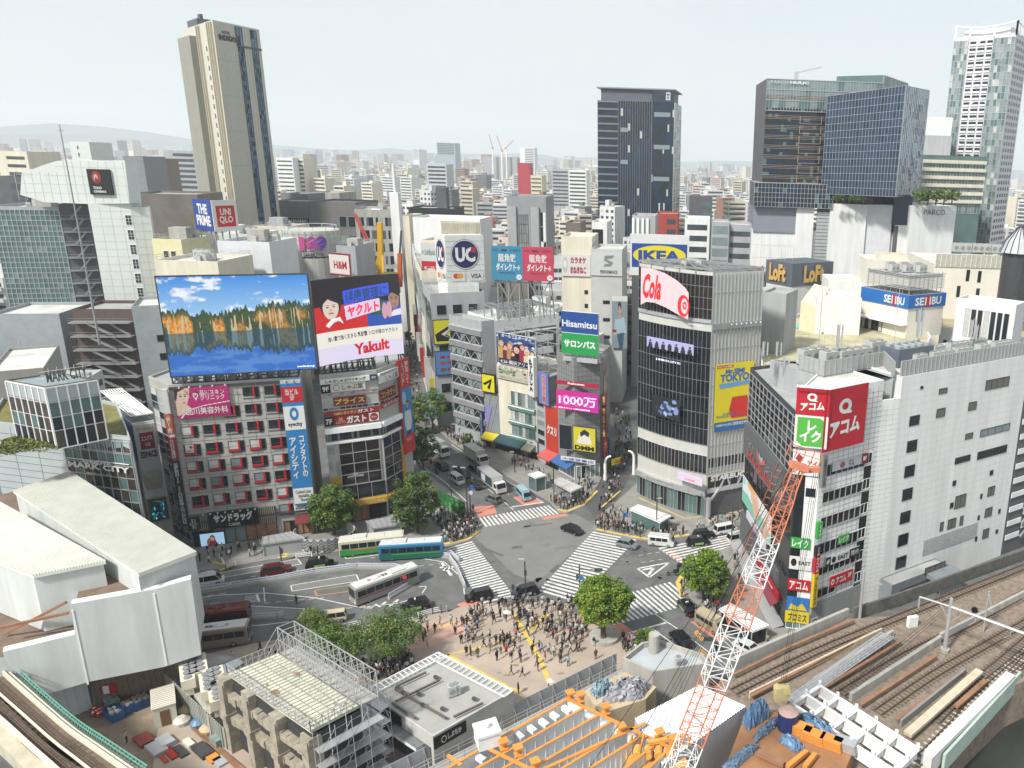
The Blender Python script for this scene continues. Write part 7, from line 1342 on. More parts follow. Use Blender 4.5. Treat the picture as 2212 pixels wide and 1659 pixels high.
tag(mb.mk_('yard_fence',mat('brown_fence',(.16,.11,.085),.8,.3,1.)),'dark brown ribbed wall below the white station building','wall')
def yard(name,lb,cat_,x,y,lx,ly,h,m,a=-.6,n=1,grp=None,z=.05):
 mb=MB();c=D7(x,y,z)
 for k in range(n):mb.rbox(c,a,lx-.06*k,ly,z+h*k/n+.0,z+h*(k+1)/n-(.04 if n>1 else 0))
 return tag(mb.mk_(name,m),lb,cat_,grp)
c=D7(960,905,0);rt2=thg('site_container','beige site cabin with ribbed roof in the construction yard','cabin',c);mb=MB();mb.rbox(c,-.95,4.2,2.3,.1,2.9);mb.mk_('wall',mat('cabin_beige',(.5,.5,.42),.6,.1,1.),rt2);mb=MB();mb.rbox(c,-.95,4.4,2.5,2.9,3.05);mb.mk_('roof',wC_,rt2);mb=MB();[mb.rbox(c+V3((cos(-.95),sin(-.95),0))*(k*.4-2),-.95,.08,2.4,3.05,3.12) for k in range(11)];mb.mk_('roof_ribs',alu,rt2);mb=MB();e=V3((cos(-.95),sin(-.95),0));mb.rbox(c+e*2.12,-.95,.06,1.0,.3,2.4);mb.mk_('door',cm('7A5A3A'),rt2)
for i,(x,y) in enumerate(((660,905),(740,870),(795,850),(845,830))):
 rt2=thg('waste_crate','open blue waste crate %s the yard wall'%['nearest the cones along','second from the cones along','third from the cones along','beside the beige cabin against'][i],'crate',D7(x,y,.05),-.55,'blue waste crates');mb=MB();w_,d_,h_=(2.6,1.4,1.1) if i==0 else (1.5,1.2,1.2);t=.08
 for a,b_,c_,e in ((-w_/2,-d_/2,w_/2,-d_/2+t),(-w_/2,d_/2-t,w_/2,d_/2),(-w_/2,-d_/2,-w_/2+t,d_/2),(w_/2-t,-d_/2,w_/2,d_/2)):mb.box(a,b_,.1,c_,e,h_)
 mb.box(-w_/2,-d_/2,.05,w_/2,d_/2,.15);rt2['_loc']=1;mb.mk_('crate_body',cm('2A5C94'),rt2);mb=MB()
 for k in range(12):mb.rbox((rs3.uniform(-w_*.35,w_*.35),rs3.uniform(-d_*.3,d_*.3)),rs3.random()*3,.5,.2,h_-.3,h_+rs3.uniform(-.1,.25))
 mb.mk_('rubble',old if i else wG_,rt2)
cone0=None
for i,(x,y) in enumerate(((545,870),(560,885),(575,875),(590,890),(540,895),(570,900),(598,875))):
 if not cone0:
  cone0=thg('traffic_cone','red traffic cone clustered by the yard gate','traffic cone',D7(x,y,.05),0,'red traffic cones');cone0['_loc']=1;mb=MB();mb.tube((0,0,.06),(0,0,.95),.24,10,r2=.04);mb.mk_('cone_body',cm('D82A14'),cone0);mb=MB();mb.box(-.28,-.28,0,.28,.28,.06);mb.mk_('cone_base',black,cone0);mb=MB();mb.tube((0,0,.45),(0,0,.6),.165,10,r2=.13);mb.mk_('cone_band',whp,cone0)
 else:c=cpt(cone0);c.location=D7(x,y,.05)
for x,y,lx,ly,h,m,n,lb in ((830,1045,2.4,1.5,.5,cm('9A4A40'),3,'low stack of reddish panels in the yard'),(955,1060,2.4,1.4,.7,wG_,5,'stack of grey panels right of the reddish panels'),(905,1100,2.8,1.5,.6,alu,4,'wide stack of silver frames below the grey panels'),(985,1120,2.6,.8,.35,cm('B0281C'),2,'pair of bright red beams lying in the yard'),(1040,1110,2.6,.9,.35,dst,3,'dark steel channels next to the red beams'),(1090,1065,1.8,.7,.5,wC_,3,'short cream bundle near the blue sheet'),(1170,1110,3.0,1.3,.6,dst,4,'stack of dark channels beside the long rails'),(1225,1145,2.2,1.1,.4,orange,3,'orange planks stacked at the yard bottom'),(1270,1170,1.8,1.,.4,wG_,2,'grey slabs right of the orange planks'),(945,1155,1.6,.4,.3,cm('C05020'),1,'single orange red beam at the yard bottom'),(650,845,2.,1.2,1.3,mat('crate_mix',(.2,.25,.24),.8,.5,2.),3,'heap of mixed scrap behind the long blue crate'),(1265,1060,1.8,1.4,1.1,mat('crate_mix'),4,'pile of wrapped scrap beside the ruined columns')):yard('material_stack',lb,'material stack',x,y,lx,ly,h,m,n=n)
for x,y,rr,m,lb in ((1050,945,.95,cm('D8D4C8'),'round white rubble sack beside the beige cabin'),(1080,880,1.,mat('sand',(.42,.34,.22),.9),'round tan sack of sand behind the beige cabin'),(1145,955,.9,tarp,'blue white sheeted bundle near the fence'),(1210,985,1.1,mat('sand'),'tan sacks heaped at the fence foot')):
 mb=MB();c=D7(x,y,.05);mb.tube(c,c+V3((0,0,.6)),rr*.9,12,r2=rr);mb.tube(c+V3((0,0,.6)),c+V3((0,0,1.05)),rr,12,r2=rr*.45);tag(mb.mk_('rubble_sack',m,smo=False),lb,'sack')
for k in range(4):mb=MB();mb.bar(D7(1110+k*12,975+k*2,.3),D7(1380+k*14,1215,.3),.16);tag(mb.mk_('steel_rail',rust),'long rusty rail lying diagonally across the yard','rail','long rusty rails in the yard')
fr2=Fr(D7(270,840,3),D7(505,740,3));mb=MB();fr2.box(mb,0,fr2.L,.2,4.4,0,.1);[fr2.box(mb,i*.9,i*.9+.08,.1,4.6,.1,.2) for i in range(int(fr2.L/.9)+1)];tag(mb.mk_('yard_gate',mat('gate_pale',(.45,.48,.5),.6)),'pale accordion gate under the white station building','gate')
sign('red and white notice board on the brown yard wall',fz2,1.2,2.6,1.6,3.,'B82020',[('r',.05,.1,.5,.9,'E8E8E8')],tk=.1)
za=6.5;WA,WB=D7(520,700,za),D7(1160,545,za);fw=Fr(WA,WB);T=lambda x,y:fw.uz(*d7(x,y))
ztop=T(1100,110)[1];prof=[T(*q_) for q_ in ((40,600),(15,530),(430,430),(410,255),(885,170),(1100,110),(1160,545),(950,615),(520,700),(250,780))]
prof=[(u,z) for u,z in prof];rt_=thg('station_building','big white clad station building with stepped top, left foreground','station building',fw.pt(fw.L*.4,za,-5));stw=mat('station_white',(.54,.57,.56),.6,.16,.5,streak=True);mb=MB()
ff=[fw.pt(u,z,0) for u,z in prof];bk=[fw.pt(u,z,-1.2) for u,z in prof];mb.poly(ff);mb.poly(bk[::-1])
for i in range(len(ff)):j=(i+1)%len(ff);mb.poly([ff[j],ff[i],bk[i],bk[j]])
mb.mk_('clad_wall',stw,rt_);mb=MB();uc=T(440,400)[0];ur_=T(905,300)[0]
zl_=T(100,510)[1]
for u in (uc,ur_):fw.box(mb,u-.09,u+.09,za-.3,ztop-.9,0,.07)
mb.mk_('wall_joint',whp,rt_)
mb=MB();uR=prof[6][0];u4=T(410,255)[0]
mb.prism([fw.pt(u4,0,-1.2),fw.pt(uR-.2,0,-1.2),P(420,1190,ztop-1),P(150,1022,ztop-1),P(-60,1085,ztop-1),fw.pt(u4-6,0,-14),fw.pt(u4-.2,0,-9)],za,ztop-1.2,0,1);mb.prism([fw.pt(-14,0,-1.2),fw.pt(u4,0,-1.2),fw.pt(u4,0,-16),fw.pt(-14,0,-16)],za,zl_-1.3,0,1);mb.mk_('body',[stw,mat('terrace_brown',(.17,.12,.09),.9,.3,.4)],rt_)
mb=MB();cap=.35;
for a,b in (((410,255),(885,170)),((885,170),(1100,110)),((15,530),(430,430))):ua,za_=T(*a);ub,zb_=T(*b);mb.bar(fw.pt(ua,za_,-.5),fw.pt(ub,zb_,-.5),.5,.3)
mb.mk_('coping',whp,rt_)
zr=ztop+2.2
def R1(x,y,z):return P(x,y,z)
roofm=mat('ribbed_roof',(.7,.71,.63),.5,.12,.2)
def ribroof(name,q_,zb_,n):
 mb=MB();mb.prism(q_,q_[0].z-.4,q_[0].z-.02);A_,B_,C_,D_=q_
 mb.mk_(name,roofm,rt_);mb=MB();[mb.bar(A_.lerp(D_,i/n)+V3((0,0,.05)),B_.lerp(C_,i/n)+V3((0,0,.05)),.1) for i in range(n+1)];mb.mk_('roof_seams',mat('seam_pale',(.5,.51,.46),.6),rt_)
 mb=MB();ctr=sum(q_,V3())/4;mb.prism([p_.lerp(ctr,.03) for p_ in q_],zb_,q_[0].z-.4);mb.mk_('roof_wall',stw,rt_)
ribroof('ribbed_roof',[R1(150,1018,zr),R1(424,1193,zr),R1(300,1240,zr),R1(28,1060,zr)],ztop-1.3,34)
ribroof('ribbed_roof',[R1(0,1085,zr),R1(228,1212,zr),R1(72,1243,zr),R1(-150,1160,zr)],zl_-1.2,24)
mb=MB();mb.bar(fw.pt(-8,zl_-1,-6),fw.pt(u4-1,zl_+3,-3),.3);mb.bar(fw.pt(-8,zl_+1,-4),fw.pt(u4-1,zl_+1.6,-3),.3);mb.mk_('brace',rust,rt_)
oz=9.;oute=[D7(x,y,oz) for x,y in ((-60,500),(55,618),(250,795),(450,965),(620,1080),(860,1240))];inn=[D7(x,y,oz) for x,y in ((-420,700),(-260,840),(-60,1010),(90,1150),(200,1260),(330,1400))]
rt_=thg('railway_viaduct','curved cream railway viaduct with green railings at the bottom left corner','viaduct',(oute[2]+inn[2])/2);O_,I_=curve(oute,6),curve(inn,6);mb=MB()
for i in range(len(O_)-1):
 a,b,c_,d_=O_[i],O_[i+1],I_[i+1],I_[i];dn=V3((0,0,1.6));mb.poly([a,d_,c_,b]);mb.poly([a,b,b-dn,a-dn]);mb.poly([d_-dn,c_-dn,c_,d_]);mb.poly([a-dn,b-dn,c_-dn,d_-dn])
mb.mk_('deck',mat('viaduct_cream',(.45,.42,.33),.8,.2,.5),rt_)
for t,m,w_,h_,nm in ((.0,mat('green_rail',(.12,.3,.24),.6),.12,1.1,'green_railing'),(.10,wC_,.25,.5,'kerb'),(.17,wC_,.2,.8,'cable_trough'),(.30,railm,.12,.3,'rail'),(.37,railm,.12,.3,'rail'),(.44,wC_,.2,.35,'kerb'),(.55,railm,.12,.3,'rail'),(.62,railm,.12,.3,'rail'),(.74,wC_,.3,.7,'kerb')):
 mb=MB();q_=[a.lerp(b,t) for a,b in zip(O_,I_)];[mb.bar(a+V3((0,0,h_/2)),b+V3((0,0,h_/2)),w_,h_ if nm !='green_railing' else .1) for a,b in zip(q_,q_[1:])]
 if nm=='green_railing':[mb.bar(a+V3((0,0,h_)),b+V3((0,0,h_)),.09) for a,b in zip(q_,q_[1:])];[mb.bar(a.lerp(b,s_),a.lerp(b,s_)+V3((0,0,h_)),.08) for a,b in zip(q_,q_[1:]) for s_ in (0,.5)]
 mb.mk_(nm,m,rt_)
for t in (.335,.585):
 mb=MB()
 for a,b,c_,d_ in zip(O_,O_[1:],I_,I_[1:]):
  for s_ in np.arange(0,1,.22):p_=a.lerp(b,s_).lerp(c_.lerp(d_,s_),t);e=(c_-a).normalized();mb.bar(p_-e*1.0+V3((0,0,.1)),p_+e*1.0+V3((0,0,.1)),.22,.12)
 mb.mk_('sleepers',mat('sleeper_brown',(.16,.12,.09),.9,.3,2.),rt_)
Ym=112;A_,B_=PY(*c3(-60,1340),Ym+5),PY(*c3(1440,1108),Ym);bM2=Bld('long shopping block with a glazed corner bearing large white serif letters, left',[A_,B_,B_+V3((ray(*c3(1440,1108)).x,ray(*c3(1440,1108)).y,0)).normalized()*20+V3((-1,0,0)),A_+V3((-14,22,0))],0,B_.z,mat('mark_panel',(.36,.4,.41),.5,.08,.5),mat('roof_garden',(.17,.16,.05),.95,.5,.6),name='shopping_centre',ppt=.6)
g=bM2.fr(0);r=bM2.root;ug=g.uz(*c3(745,1330))[0];zt_=bM2.z1
cwl(r,g,ug,g.L-.2,2,zt_-.4,8,11,[mat('smoked_brown',(.05,.04,.035),.1,.4,.5),gls,mat('smoked_brown'),glg],alu,w=.09);cwl(r,g,ug-.6,g.L,zt_-2.2,zt_,9,1,[gll,mat('mark_panel')],alu)
gs=bM2.fr(1);cwl(r,gs,.1,12,2,zt_-.3,5,10,[mat('smoked_brown'),gls],alu)
mb=MB();g.lines(mb,0,ug-.7,2,zt_,5,1.2,.05,.03);mb.mk_('panel_joints',mat('joint'),r)
for nm,tx,a,b,kw in (('small white serif letters above the large ones on the glass corner','SHIBUYA',(955,1395),(1250,1320),{}),('large white serif shopping centre letters on the glass corner','MARK CITY',(800,1475),(1435,1320),dict(bold=.04)),('small white kana below the large serif letters','渋谷マークシティ',(990,1510),(1255,1450),{})):
 ua,zz1=g.uz(*c3(*a));ub,zz2=g.uz(*c3(*b));rise=(0);zm_={955:g.uz(*c3(1100,1350))[1],800:g.uz(*c3(1120,1400))[1],990:g.uz(*c3(1120,1478))[1]}[a[0]];hh_={955:.5,800:.9,990:.45}[a[0]]
 sign(nm,g,ua,ub,zm_-hh_/2,zm_+hh_/2*1.2,None,[('t',tx,0,0,1,1,'E8E8E4',kw)],d=.25,tk=.1)
mb=MB();A2,B2=g.uz(*c3(790,1478)),g.uz(*c3(1440,1365));g.box(mb,A2[0],B2[0],zt_-4.05,zt_-3.95,.2,.3);mb.mk_('letter_rail',whp,r)
gz0=zt_;q_=[P(*c3(210,1110),gz0),P(*c3(635,1205),gz0),P(*c3(1195,1092),gz0)];zc_=HT(q_[1],c3(475,535)[1])
bc=Bld('glass cube lobby on the planted roof of the shopping block',rect3(*q_),gz0,zc_,mat('lobby_inner',(.09,.07,.06),.6,.4,.5),gll,name='glass_lobby',ppt=.2,foot=False);r=bc.root
for i,nx in ((0,6),(1,5)):
 g_=bc.fr(i);H_=zc_-gz0
 for z0_,z1_,ms_ in ((0,.3,[mat('smoked_brown'),gls]),(.3,.52,[mat('smoked_brown'),gls,glg]),(.52,.76,[gll,glg] if i else [mat('smoked_brown')]),(.76,1,[mat('mark_panel'),wG_])):cwl(r,g_,0,g_.L,gz0+H_*z0_,gz0+H_*z1_,nx,1,ms_,whp,w=.16)
g_=bc.fr(1);mb=MB();fL=Fr(g_.pt(0,0,-1.5),g_.pt(g_.L*.98,0,-1.5));fL.lines(mb,0,fL.L,zc_,zc_+2.6,1.0,.5,.05,.05);mb.mk_('roof_lattice',whp,r);sign('grey back side letters on the lattice above the glass cube',fL,fL.L*.1,fL.L*.9,zc_+.4,zc_+2.,None,[('t','MARK CITY',0,0,1,1,'5A645C')],d=.1,tk=.03)
bk2=Bld('tall grey blank wall block at the far left above the shopping block',back(PY(*c3(-120,440),Ym+16),PY(*c3(500,400),Ym+20),20),0,PY(*c3(380,370),Ym+18).z,mat('warm_grey_wall',(.27,.27,.25),.7,.1,.5),roof_l,name='shopping_centre',ppt=.5)
for x,y,rr in ((80,1230,2.2),(300,1170,2.6),(480,1200,2.),(200,1140,1.8),(-20,1260,2.)):
 mb=MB();c=P(*c3(x,y),gz0);rs4=random.Random(x)
 for _ in range(500):
  t=rs4.random()*2*pi;ra=rr*rs4.random()**.5;h=.9*(1-(ra/rr)**2)**.5*rs4.uniform(.6,1.1);p_=V3((c.x+cos(t)*ra*1.3,c.y+sin(t)*ra*.7,gz0+h));s_=.22;e=V3((rs4.uniform(-1,1),rs4.uniform(-1,1),rs4.uniform(-.3,.3)))*s_;f2_=V3((rs4.uniform(-1,1),rs4.uniform(-1,1),rs4.uniform(.2,.9)))*s_;mb.poly([p_-e,p_-f2_,p_+e,p_+f2_])
 tag(mb.mk_('roof_shrub',mat('shrub_moss',(.13,.15,.03),.9,.4,1.)),'mossy low shrub bed on the roof edge before the glass cube','shrub','mossy roof shrubs')
Ye=128;A_,B_,C_=PY(*c3(1165,850),Ye+14),PY(*c3(1460,930),Ye),PY(*c3(1705,905),Ye+2);zb_=PY(*c3(1500,1310),Ye).z;be=Bld('white and navy game hall block under an open roof lattice',rect3(A_,B_,C_),0,B_.z,wW_,wD_,name='game_hall',ppt=.1);r=be.root
ge=be.fr(0);ze=be.z1;sign('navy billboard with white kana on the left of the game hall',ge,.1,ge.L-.1,ze-7,ze-.3,'24508C',[('t','パチンコは\n適度に',.1,.15,.8,.75,'D8E0EC')],tk=.3,d=0,**BB)
ge=be.fr(1);sign('white game hall board with maroon panel and black capitals',ge,.05,ge.L-.05,ze-9,ze-.2,'DADAD6',[('t','パチンコ&スロット',.1,.05,.95,.13,'B88A20'),('r',.2,.17,.88,.52,'A01420'),('t','エスパス',.28,.24,.8,.34,WH),('t','日拓',.42,.38,.66,.46,WH),('t','ESPACE',.12,.56,.92,.7,'181818',dict(bold=.06))],tk=.4,**BB)
mb=MB()
for i in range(9):mb.bar(be.p[0].lerp(be.p[3],i/8)+V3((0,0,ze+1.4)),be.p[1].lerp(be.p[2],i/8)+V3((0,0,ze+1.4)),.14);mb.bar(be.p[0].lerp(be.p[1],i/8)+V3((0,0,ze+1.4)),be.p[3].lerp(be.p[2],i/8)+V3((0,0,ze+1.4)),.14);mb.bar(be.p[0].lerp(be.p[3],i/8)+V3((0,0,ze+1.4)),be.p[1].lerp(be.p[2],(i+2)/10)+V3((0,0,ze+1.5)),.1)
mb.mk_('roof_lattice',whp,r);mb=MB();g_=be.fr(1);mb.poly([g_.pt(0,ze-9.4,.3),g_.pt(g_.L*.5,ze-9.8,1.8),g_.pt(g_.L,ze-9.4,.3),g_.pt(g_.L*.85,ze-12.5,.2),g_.pt(g_.L*.15,ze-12.5,.2)]);mb.mk_('cream_hood',wC_,r)
cv=Cv(40,40,'06141A');[cv.po([(rs3.random(),rs3.random()) for _ in range(3)],rs3.choice(['2AC8D8','7AE8F0','0E5A68'])) for _ in range(14)];[cv.po([(rs3.random(),rs3.random()) for _ in range(3)],'06141A') for _ in range(8)]
sign('square cyan glowing abstract screen low on the game hall',g_,.3,g_.L-.2,ze-18.5,ze-14.3,'101418',[('c',cv,.03,.03,.97,.97)],emit=.9,edge=cm('C8B060'),**SC)
bz=8.;p0,p1=PY(1452,1700,62.5),PY(1722,1012,66.);sx=None
rt_=thg('lattice_crane','tall orange and white lattice crane boom crossing the right half','crane',p0);ax=(p1-p0);Lc=ax.length;au=ax.normalized();side=V3((1,.15,0));side=(side-au*side.dot(au)).normalized();dep=au.cross(side)
bands=[0,.16,.345,.535,.66,.795,1.0];N=34;fr_l=0
def corner(t,i):w_=(1.05 if t<.5 else 1.05-(t-.5)*1.0)*(1 if t<.93 else .9);return p0+ax*t+side*w_*(-1 if i in (0,3) else 1)+dep*w_*(-1 if i in (0,1) else 1)
for b in range(6):
 t0,t1=bands[b],bands[b+1];mb=MB();n_=max(3,round((t1-t0)*N))
 for k in range(n_):
  a,c_=t0+(t1-t0)*k/n_,t0+(t1-t0)*(k+1)/n_
  for i in range(4):
   j=(i+1)%4;mb.tube(corner(a,i),corner(c_,i),.07,6);mb.bar(corner(a,i),corner(a,j),.045);mb.bar(corner(a,i) if k%2 else corner(a,j),corner(c_,j) if k%2 else corner(c_,i),.05)
 mb.mk_('boom_section',[wst,redo,wst,redo,wst,redo][b],rt_)
mb=MB();tp=p0+ax;mb.obb(tp-side*.8-dep*.6,side*1.7,dep*1.2,au*.5);mb.bar(tp+side*.4,tp+side*2.2+V3((0,0,.6)),.5);
for k in range(5):a=-1.6+.9*k;mb.bar(tp+side*a*.9+au*.8,tp+side*a*.9+au*2.0,.07)
mb.bar(tp-side*1.5+au*2.,tp+side*1.9+au*2.,.07);mb.bar(tp-side*1.5+au*1.4,tp+side*1.9+au*1.4,.05)
for k in range(2):mb.bar(p0+ax*(.72)+side*(-1.9)-dep*0+side*.0*k,tp-side*1.9,.06)
for k in range(14):q_=p0+ax*(.72+.28*k/14);mb.bar(q_-side*1.9,q_-side*1.3,.04)
mb.mk_('boom_head',redo,rt_)
mb=MB();hk=P(*d6(818,745),12.);top_=tp+side*1.9+V3((0,0,.4));[mb.bar(top_+V3((a,0,0)),V3((hk.x+a,hk.y,hk.z+.6)),.035) for a in (-.2,.0,.2,.35)]
for k in range(4):mb.bar(tp-side*.6*k,P(*d6(60+k*35,960),10.5),.035)
for k in range(2):mb.bar(tp-side*.4,p0-side*(6+k*3)-V3((0,0,1)),.04)
mb.mk_('cables',black,rt_);mb=MB();mb.rbox(hk,.3,1.6,.8,hk.z-1.3,hk.z+.4);mb.tube(hk+V3((-.5,-.42,0)),hk+V3((-.5,.42,0)),.45,12);mb.tube(hk+V3((.5,-.42,0)),hk+V3((.5,.42,0)),.45,12);mb.mk_('hook_block',mat('hook_yellow',(.5,.42,.2),.6),rt_)
c=PY(*d8(2090,1050),60);rt2=thg('winch_machine','orange winch machine with cable drums at the bottom edge','winch',c);mb=MB();z0_=8.
c=P(*d8(2060,1050),8.5);mb.rbox(c,.3,6,3,8,8.6);[mb.tube(c+V3((k*1.1-2,-.6,1.1)),c+V3((k*1.1-2,.6,1.1)),.45,12) for k in range(4)];[mb.bar(c+V3((k*1.2-3,1.3,0)),c+V3((k*1.2-2.6,1.0,2.4)),.2) for k in range(6)];mb.rbox(c+V3((1,1,0)),.3,4,.4,10.2,10.6);mb.mk_('drums_and_frame',mat('winch_orange',(.62,.33,.08),.5,.2,1.),rt2)
# vehicles
tail=mat('tail_light',(.4,.01,.01),.3,0);headl=mat('head_light',(.7,.72,.7),.15,0);rim=mat('rim',(.35,.36,.37),.3,0,metal=.7)
def paint(c):return mat('car_'+c,tuple(q*.75 for q in srgb(c)),.22,.03,coat=.6)
def wheel(root,x,y,r=.32,w=.22):
 k=('wh',r,w)
 if k not in _wm:
  mb=MB();mb.tube((0,-w/2,0),(0,w/2,0),r,14);a=mesh(mb,'wheel',[rbb]);mb=MB();mb.tube((0,-w/2-.01,0),(0,w/2+.01,0),r*.6,10);_wm[k]=(a,mesh(mb,'rim',[rim]))
 o=obj('wheel',_wm[k][0],root);o.location=(x,y,r);obj('rim',_wm[k][1],o)
def ring(mb,secs,mi=0):
 n=len(mb.v);k=len(secs[0])
 for s in secs:mb.v+=s
 for i in range(len(secs)-1):
  for j in range(k):mb.f.append((n+i*k+j,n+i*k+(j+1)%k,n+(i+1)*k+(j+1)%k,n+(i+1)*k+j));mb.m.append(mi)
 mb.f.append(tuple(n+j for j in range(k))[::-1]);mb.f.append(tuple(n+(len(secs)-1)*k+j for j in range(k)));mb.m+=[mi,mi]
def B_(mb,name,mats,root,smo=False):return obj(name,mesh(mb,name,mats if isinstance(mats,list) else [mats],smo),root)
CAR={'sedan':(4.7,1.82,1.45,(-.40,-.24,.14,.30),.62),'suv':(4.6,1.88,1.68,(-.48,-.38,.14,.27),.62),'hatch':(4.1,1.74,1.5,(-.47,-.36,.12,.29),.62),'taxi':(4.4,1.7,1.75,(-.44,-.36,.16,.30),.55),'minivan':(4.75,1.8,1.85,(-.49,-.44,.26,.42),.52),'kei':(3.4,1.48,1.7,(-.49,-.42,.25,.40),.55)}
def car(lb,kind,col,extra=None,group=None):
 L_,W_,H_,g_,bf=CAR[kind];root=thg('car' if kind !='taxi' else 'taxi',lb,'car' if kind !='taxi' else 'taxi',group=group);pm=paint(col);w=W_/2;zb=.22;bel=H_*bf
 secs=[]
 for x,ww,zt in ((-.5,.8,.82),(-.485,.93,.93),(-.40,1,1.),(-.2,1,1.),(.1,1,1.),(g_[3],1,.97),(.42,.97,.86),(.485,.88,.76),(.5,.7,.64)):
  t=zb+(bel-zb)*zt;secs.append([(x*L_,y_*w*ww,z_) for y_,z_ in ((-.9,zb),(-1,zb+.18),(-1,zb+(t-zb)*.6),(-.93,t),(0,t+.03),(.93,t),(1,zb+(t-zb)*.6),(1,zb+.18),(.9,zb))])
 mb=MB();ring(mb,secs);B_(mb,'body',pm,root,False)
 b0,r0,r1,b1=[q*L_ for q in g_];mb=MB();zr=H_-.06
 ring(mb,[[(b0,-w*.9,bel-.02),(b0,w*.9,bel-.02),(r0,w*.74,zr),(r0,-w*.74,zr)],[(r0+.2,-w*.92,bel-.02),(r0+.2,w*.92,bel-.02),(r0+.2,w*.76,zr),(r0+.2,-w*.76,zr)],[(r1,-w*.92,bel-.02),(r1,w*.92,bel-.02),(r1,w*.76,zr),(r1,-w*.76,zr)],[(b1,-w*.88,bel-.02),(b1,w*.88,bel-.02),(r1+.01,w*.74,zr),(r1+.01,-w*.74,zr)]]);B_(mb,'windows',gls,root)
 mb=MB();mb.prism([(r0-.05,-w*.7),(r0-.05,w*.7),(r0+.1,w*.78),(r1,w*.78),(r1+.08,w*.7),(r1+.08,-w*.7),(r1,-w*.78),(r0+.1,-w*.78)],zr,H_);
 B_(mb,'roof',paint(extra['roof']) if extra and 'roof' in extra else pm,root);mb=MB()
 for s in (-1,1):
  for xb,xr in ((b0,r0),(b1,r1)):mb.bar((xb,s*w*.9,bel),(xr,s*w*.77,zr),.07)
  xm=(r0+r1)/2;mb.bar((xm,s*w*.93,bel),(xm,s*w*.78,zr),.06)
 B_(mb,'pillars',pm,root)
 for s in (-1,1):
  mb=MB();mb.box(L_*.475,s*w*.55-.16,zb+.28,L_*.497,s*w*.55+.16,zb+.42);B_(mb,'headlight',headl,root);mb=MB();mb.box(-L_*.503,s*w*.68-.13,bel-.32,-L_*.48,s*w*.68+.13,bel-.1);B_(mb,'taillight',tail,root)
  mb=MB();mb.box(b1-.35,s*w*1.0-.02 if s>0 else -w-.18,bel,b1-.2,w+.18 if s>0 else -w+.02,bel+.14);B_(mb,'mirror',pm,root)
  for x in (-.3,.31):wheel(root,x*L_,s*(w-.1),.33 if H_>1.6 else .31)
 if extra and 'side' in extra:
  for s in (-1,1):mb=MB();mb.box(-L_*.18,min(s*w*1.0,s*(w+.015)),zb+.2,L_*.2,max(s*w*1.0,s*(w+.015)),bel-.12);B_(mb,'door_panel',cm(extra['side']),root)
 if extra and 'lamp' in extra:mb=MB();mb.box(-.12,-.25,H_,.12,.25,H_+.14);B_(mb,'roof_lamp',cm('E0E0D0'),root)
 return root
def boxy(lb,name,cat,L_,W_,H_,col,roofc,band=(.5,.8),nwin=7,low=None,stripe=None,txt=None,nose=0.,group=None,wr=.45):
 root=thg(name,lb,cat,group=group);w=W_/2;zb=.3;mb=MB();pm=paint(col);c=.1
 secs=[]
 for x,f in ((-L_/2,.94),(-L_/2+.12,1),(L_/2-.15-nose,1),(L_/2-nose*.3,.97),(L_/2,.93)):
  zt=H_ if x<L_/2-.2-nose or not nose else (H_*.97 if x<L_/2-nose*.2-.1 else H_*.55);secs.append([(x,-w*f,zb),(x,-w*f,zt-.18),(x,-w*f+.16,zt),(x,w*f-.16,zt),(x,w*f,zt-.18),(x,w*f,zb)])
 ring(mb,secs);B_(mb,'body',pm,root);z0,z1=H_*band[0],H_*band[1]
 if low:
  for s in (-1,1):mb=MB();mb.box(-L_/2+.1,min(s*w,s*(w+.012)),zb,L_/2-.2-nose,max(s*w,s*(w+.012)),z0-.08);B_(mb,'side_panel',cm(low),root)
 if stripe:
  for s in (-1,1):mb=MB();a=min(s*(w+.012),s*(w+.02));b=max(s*(w+.012),s*(w+.02));mb.box(-L_*.3,a,z0-.35,L_/2-.4,b,z0-.18);B_(mb,'stripe',cm(stripe),root)
 for s in (-1,1):
  mb=MB();step=(L_-.8-nose)/nwin
  for i in range(nwin):x=-L_/2+.4+i*step;mb.box(x+.05,min(s*w,s*(w+.02)),z0,x+step-.05,max(s*w,s*(w+.02)),z1)
  B_(mb,'side_windows',gls,root)
  for x in (-.3,.3):wheel(root,x*L_,s*(w-.14),wr,.28)
  mb=MB();mb.box(L_/2-.02,s*w*.7-.15,zb+.3,L_/2+.02,s*w*.7+.15,zb+.5);B_(mb,'headlight',headl,root);mb=MB();mb.box(-L_/2-.02,s*w*.75-.1,zb+.4,-L_/2+.02,s*w*.75+.1,zb+.9);B_(mb,'taillight',tail,root)
 mb=MB();
 if nose:mb.poly([(L_/2-.02,-w*.86,H_*.55),(L_/2-.02,w*.86,H_*.55),(L_/2-nose*.55,w*.82,H_*.93),(L_/2-nose*.55,-w*.82,H_*.93)])
 else:mb.box(L_/2-.02,-w*.86,z0-.2,L_/2+.02,w*.86,H_*.9)
 mb.box(-L_/2-.02,-w*.8,z0,-L_/2+.02,w*.8,z1);B_(mb,'windscreen',gls,root)
 mb=MB();mb.box(-L_/2+.15,-w+.2,H_,L_/2-.3-nose,w-.2,H_+.05);B_(mb,'roof',paint(roofc),root)
 if L_>8:mb=MB();mb.box(-L_*.3,-.8,H_+.05,-L_*.08,.8,H_+.28);mb.box(L_*.1,-.5,H_+.05,L_*.2,.5,H_+.15);B_(mb,'roof_unit',paint(roofc),root)
 if txt:
  mb=MB();v,f=text_mesh(txt,.03);mb.v=[(-L_*.05+p[0]*L_*.3,-.35+p[1]*.7,H_+.06) for p in v];mb.f=[tuple(q) for q in f];mb.m=[0]*len(f);B_(mb,'roof_number',black,root)
 return root
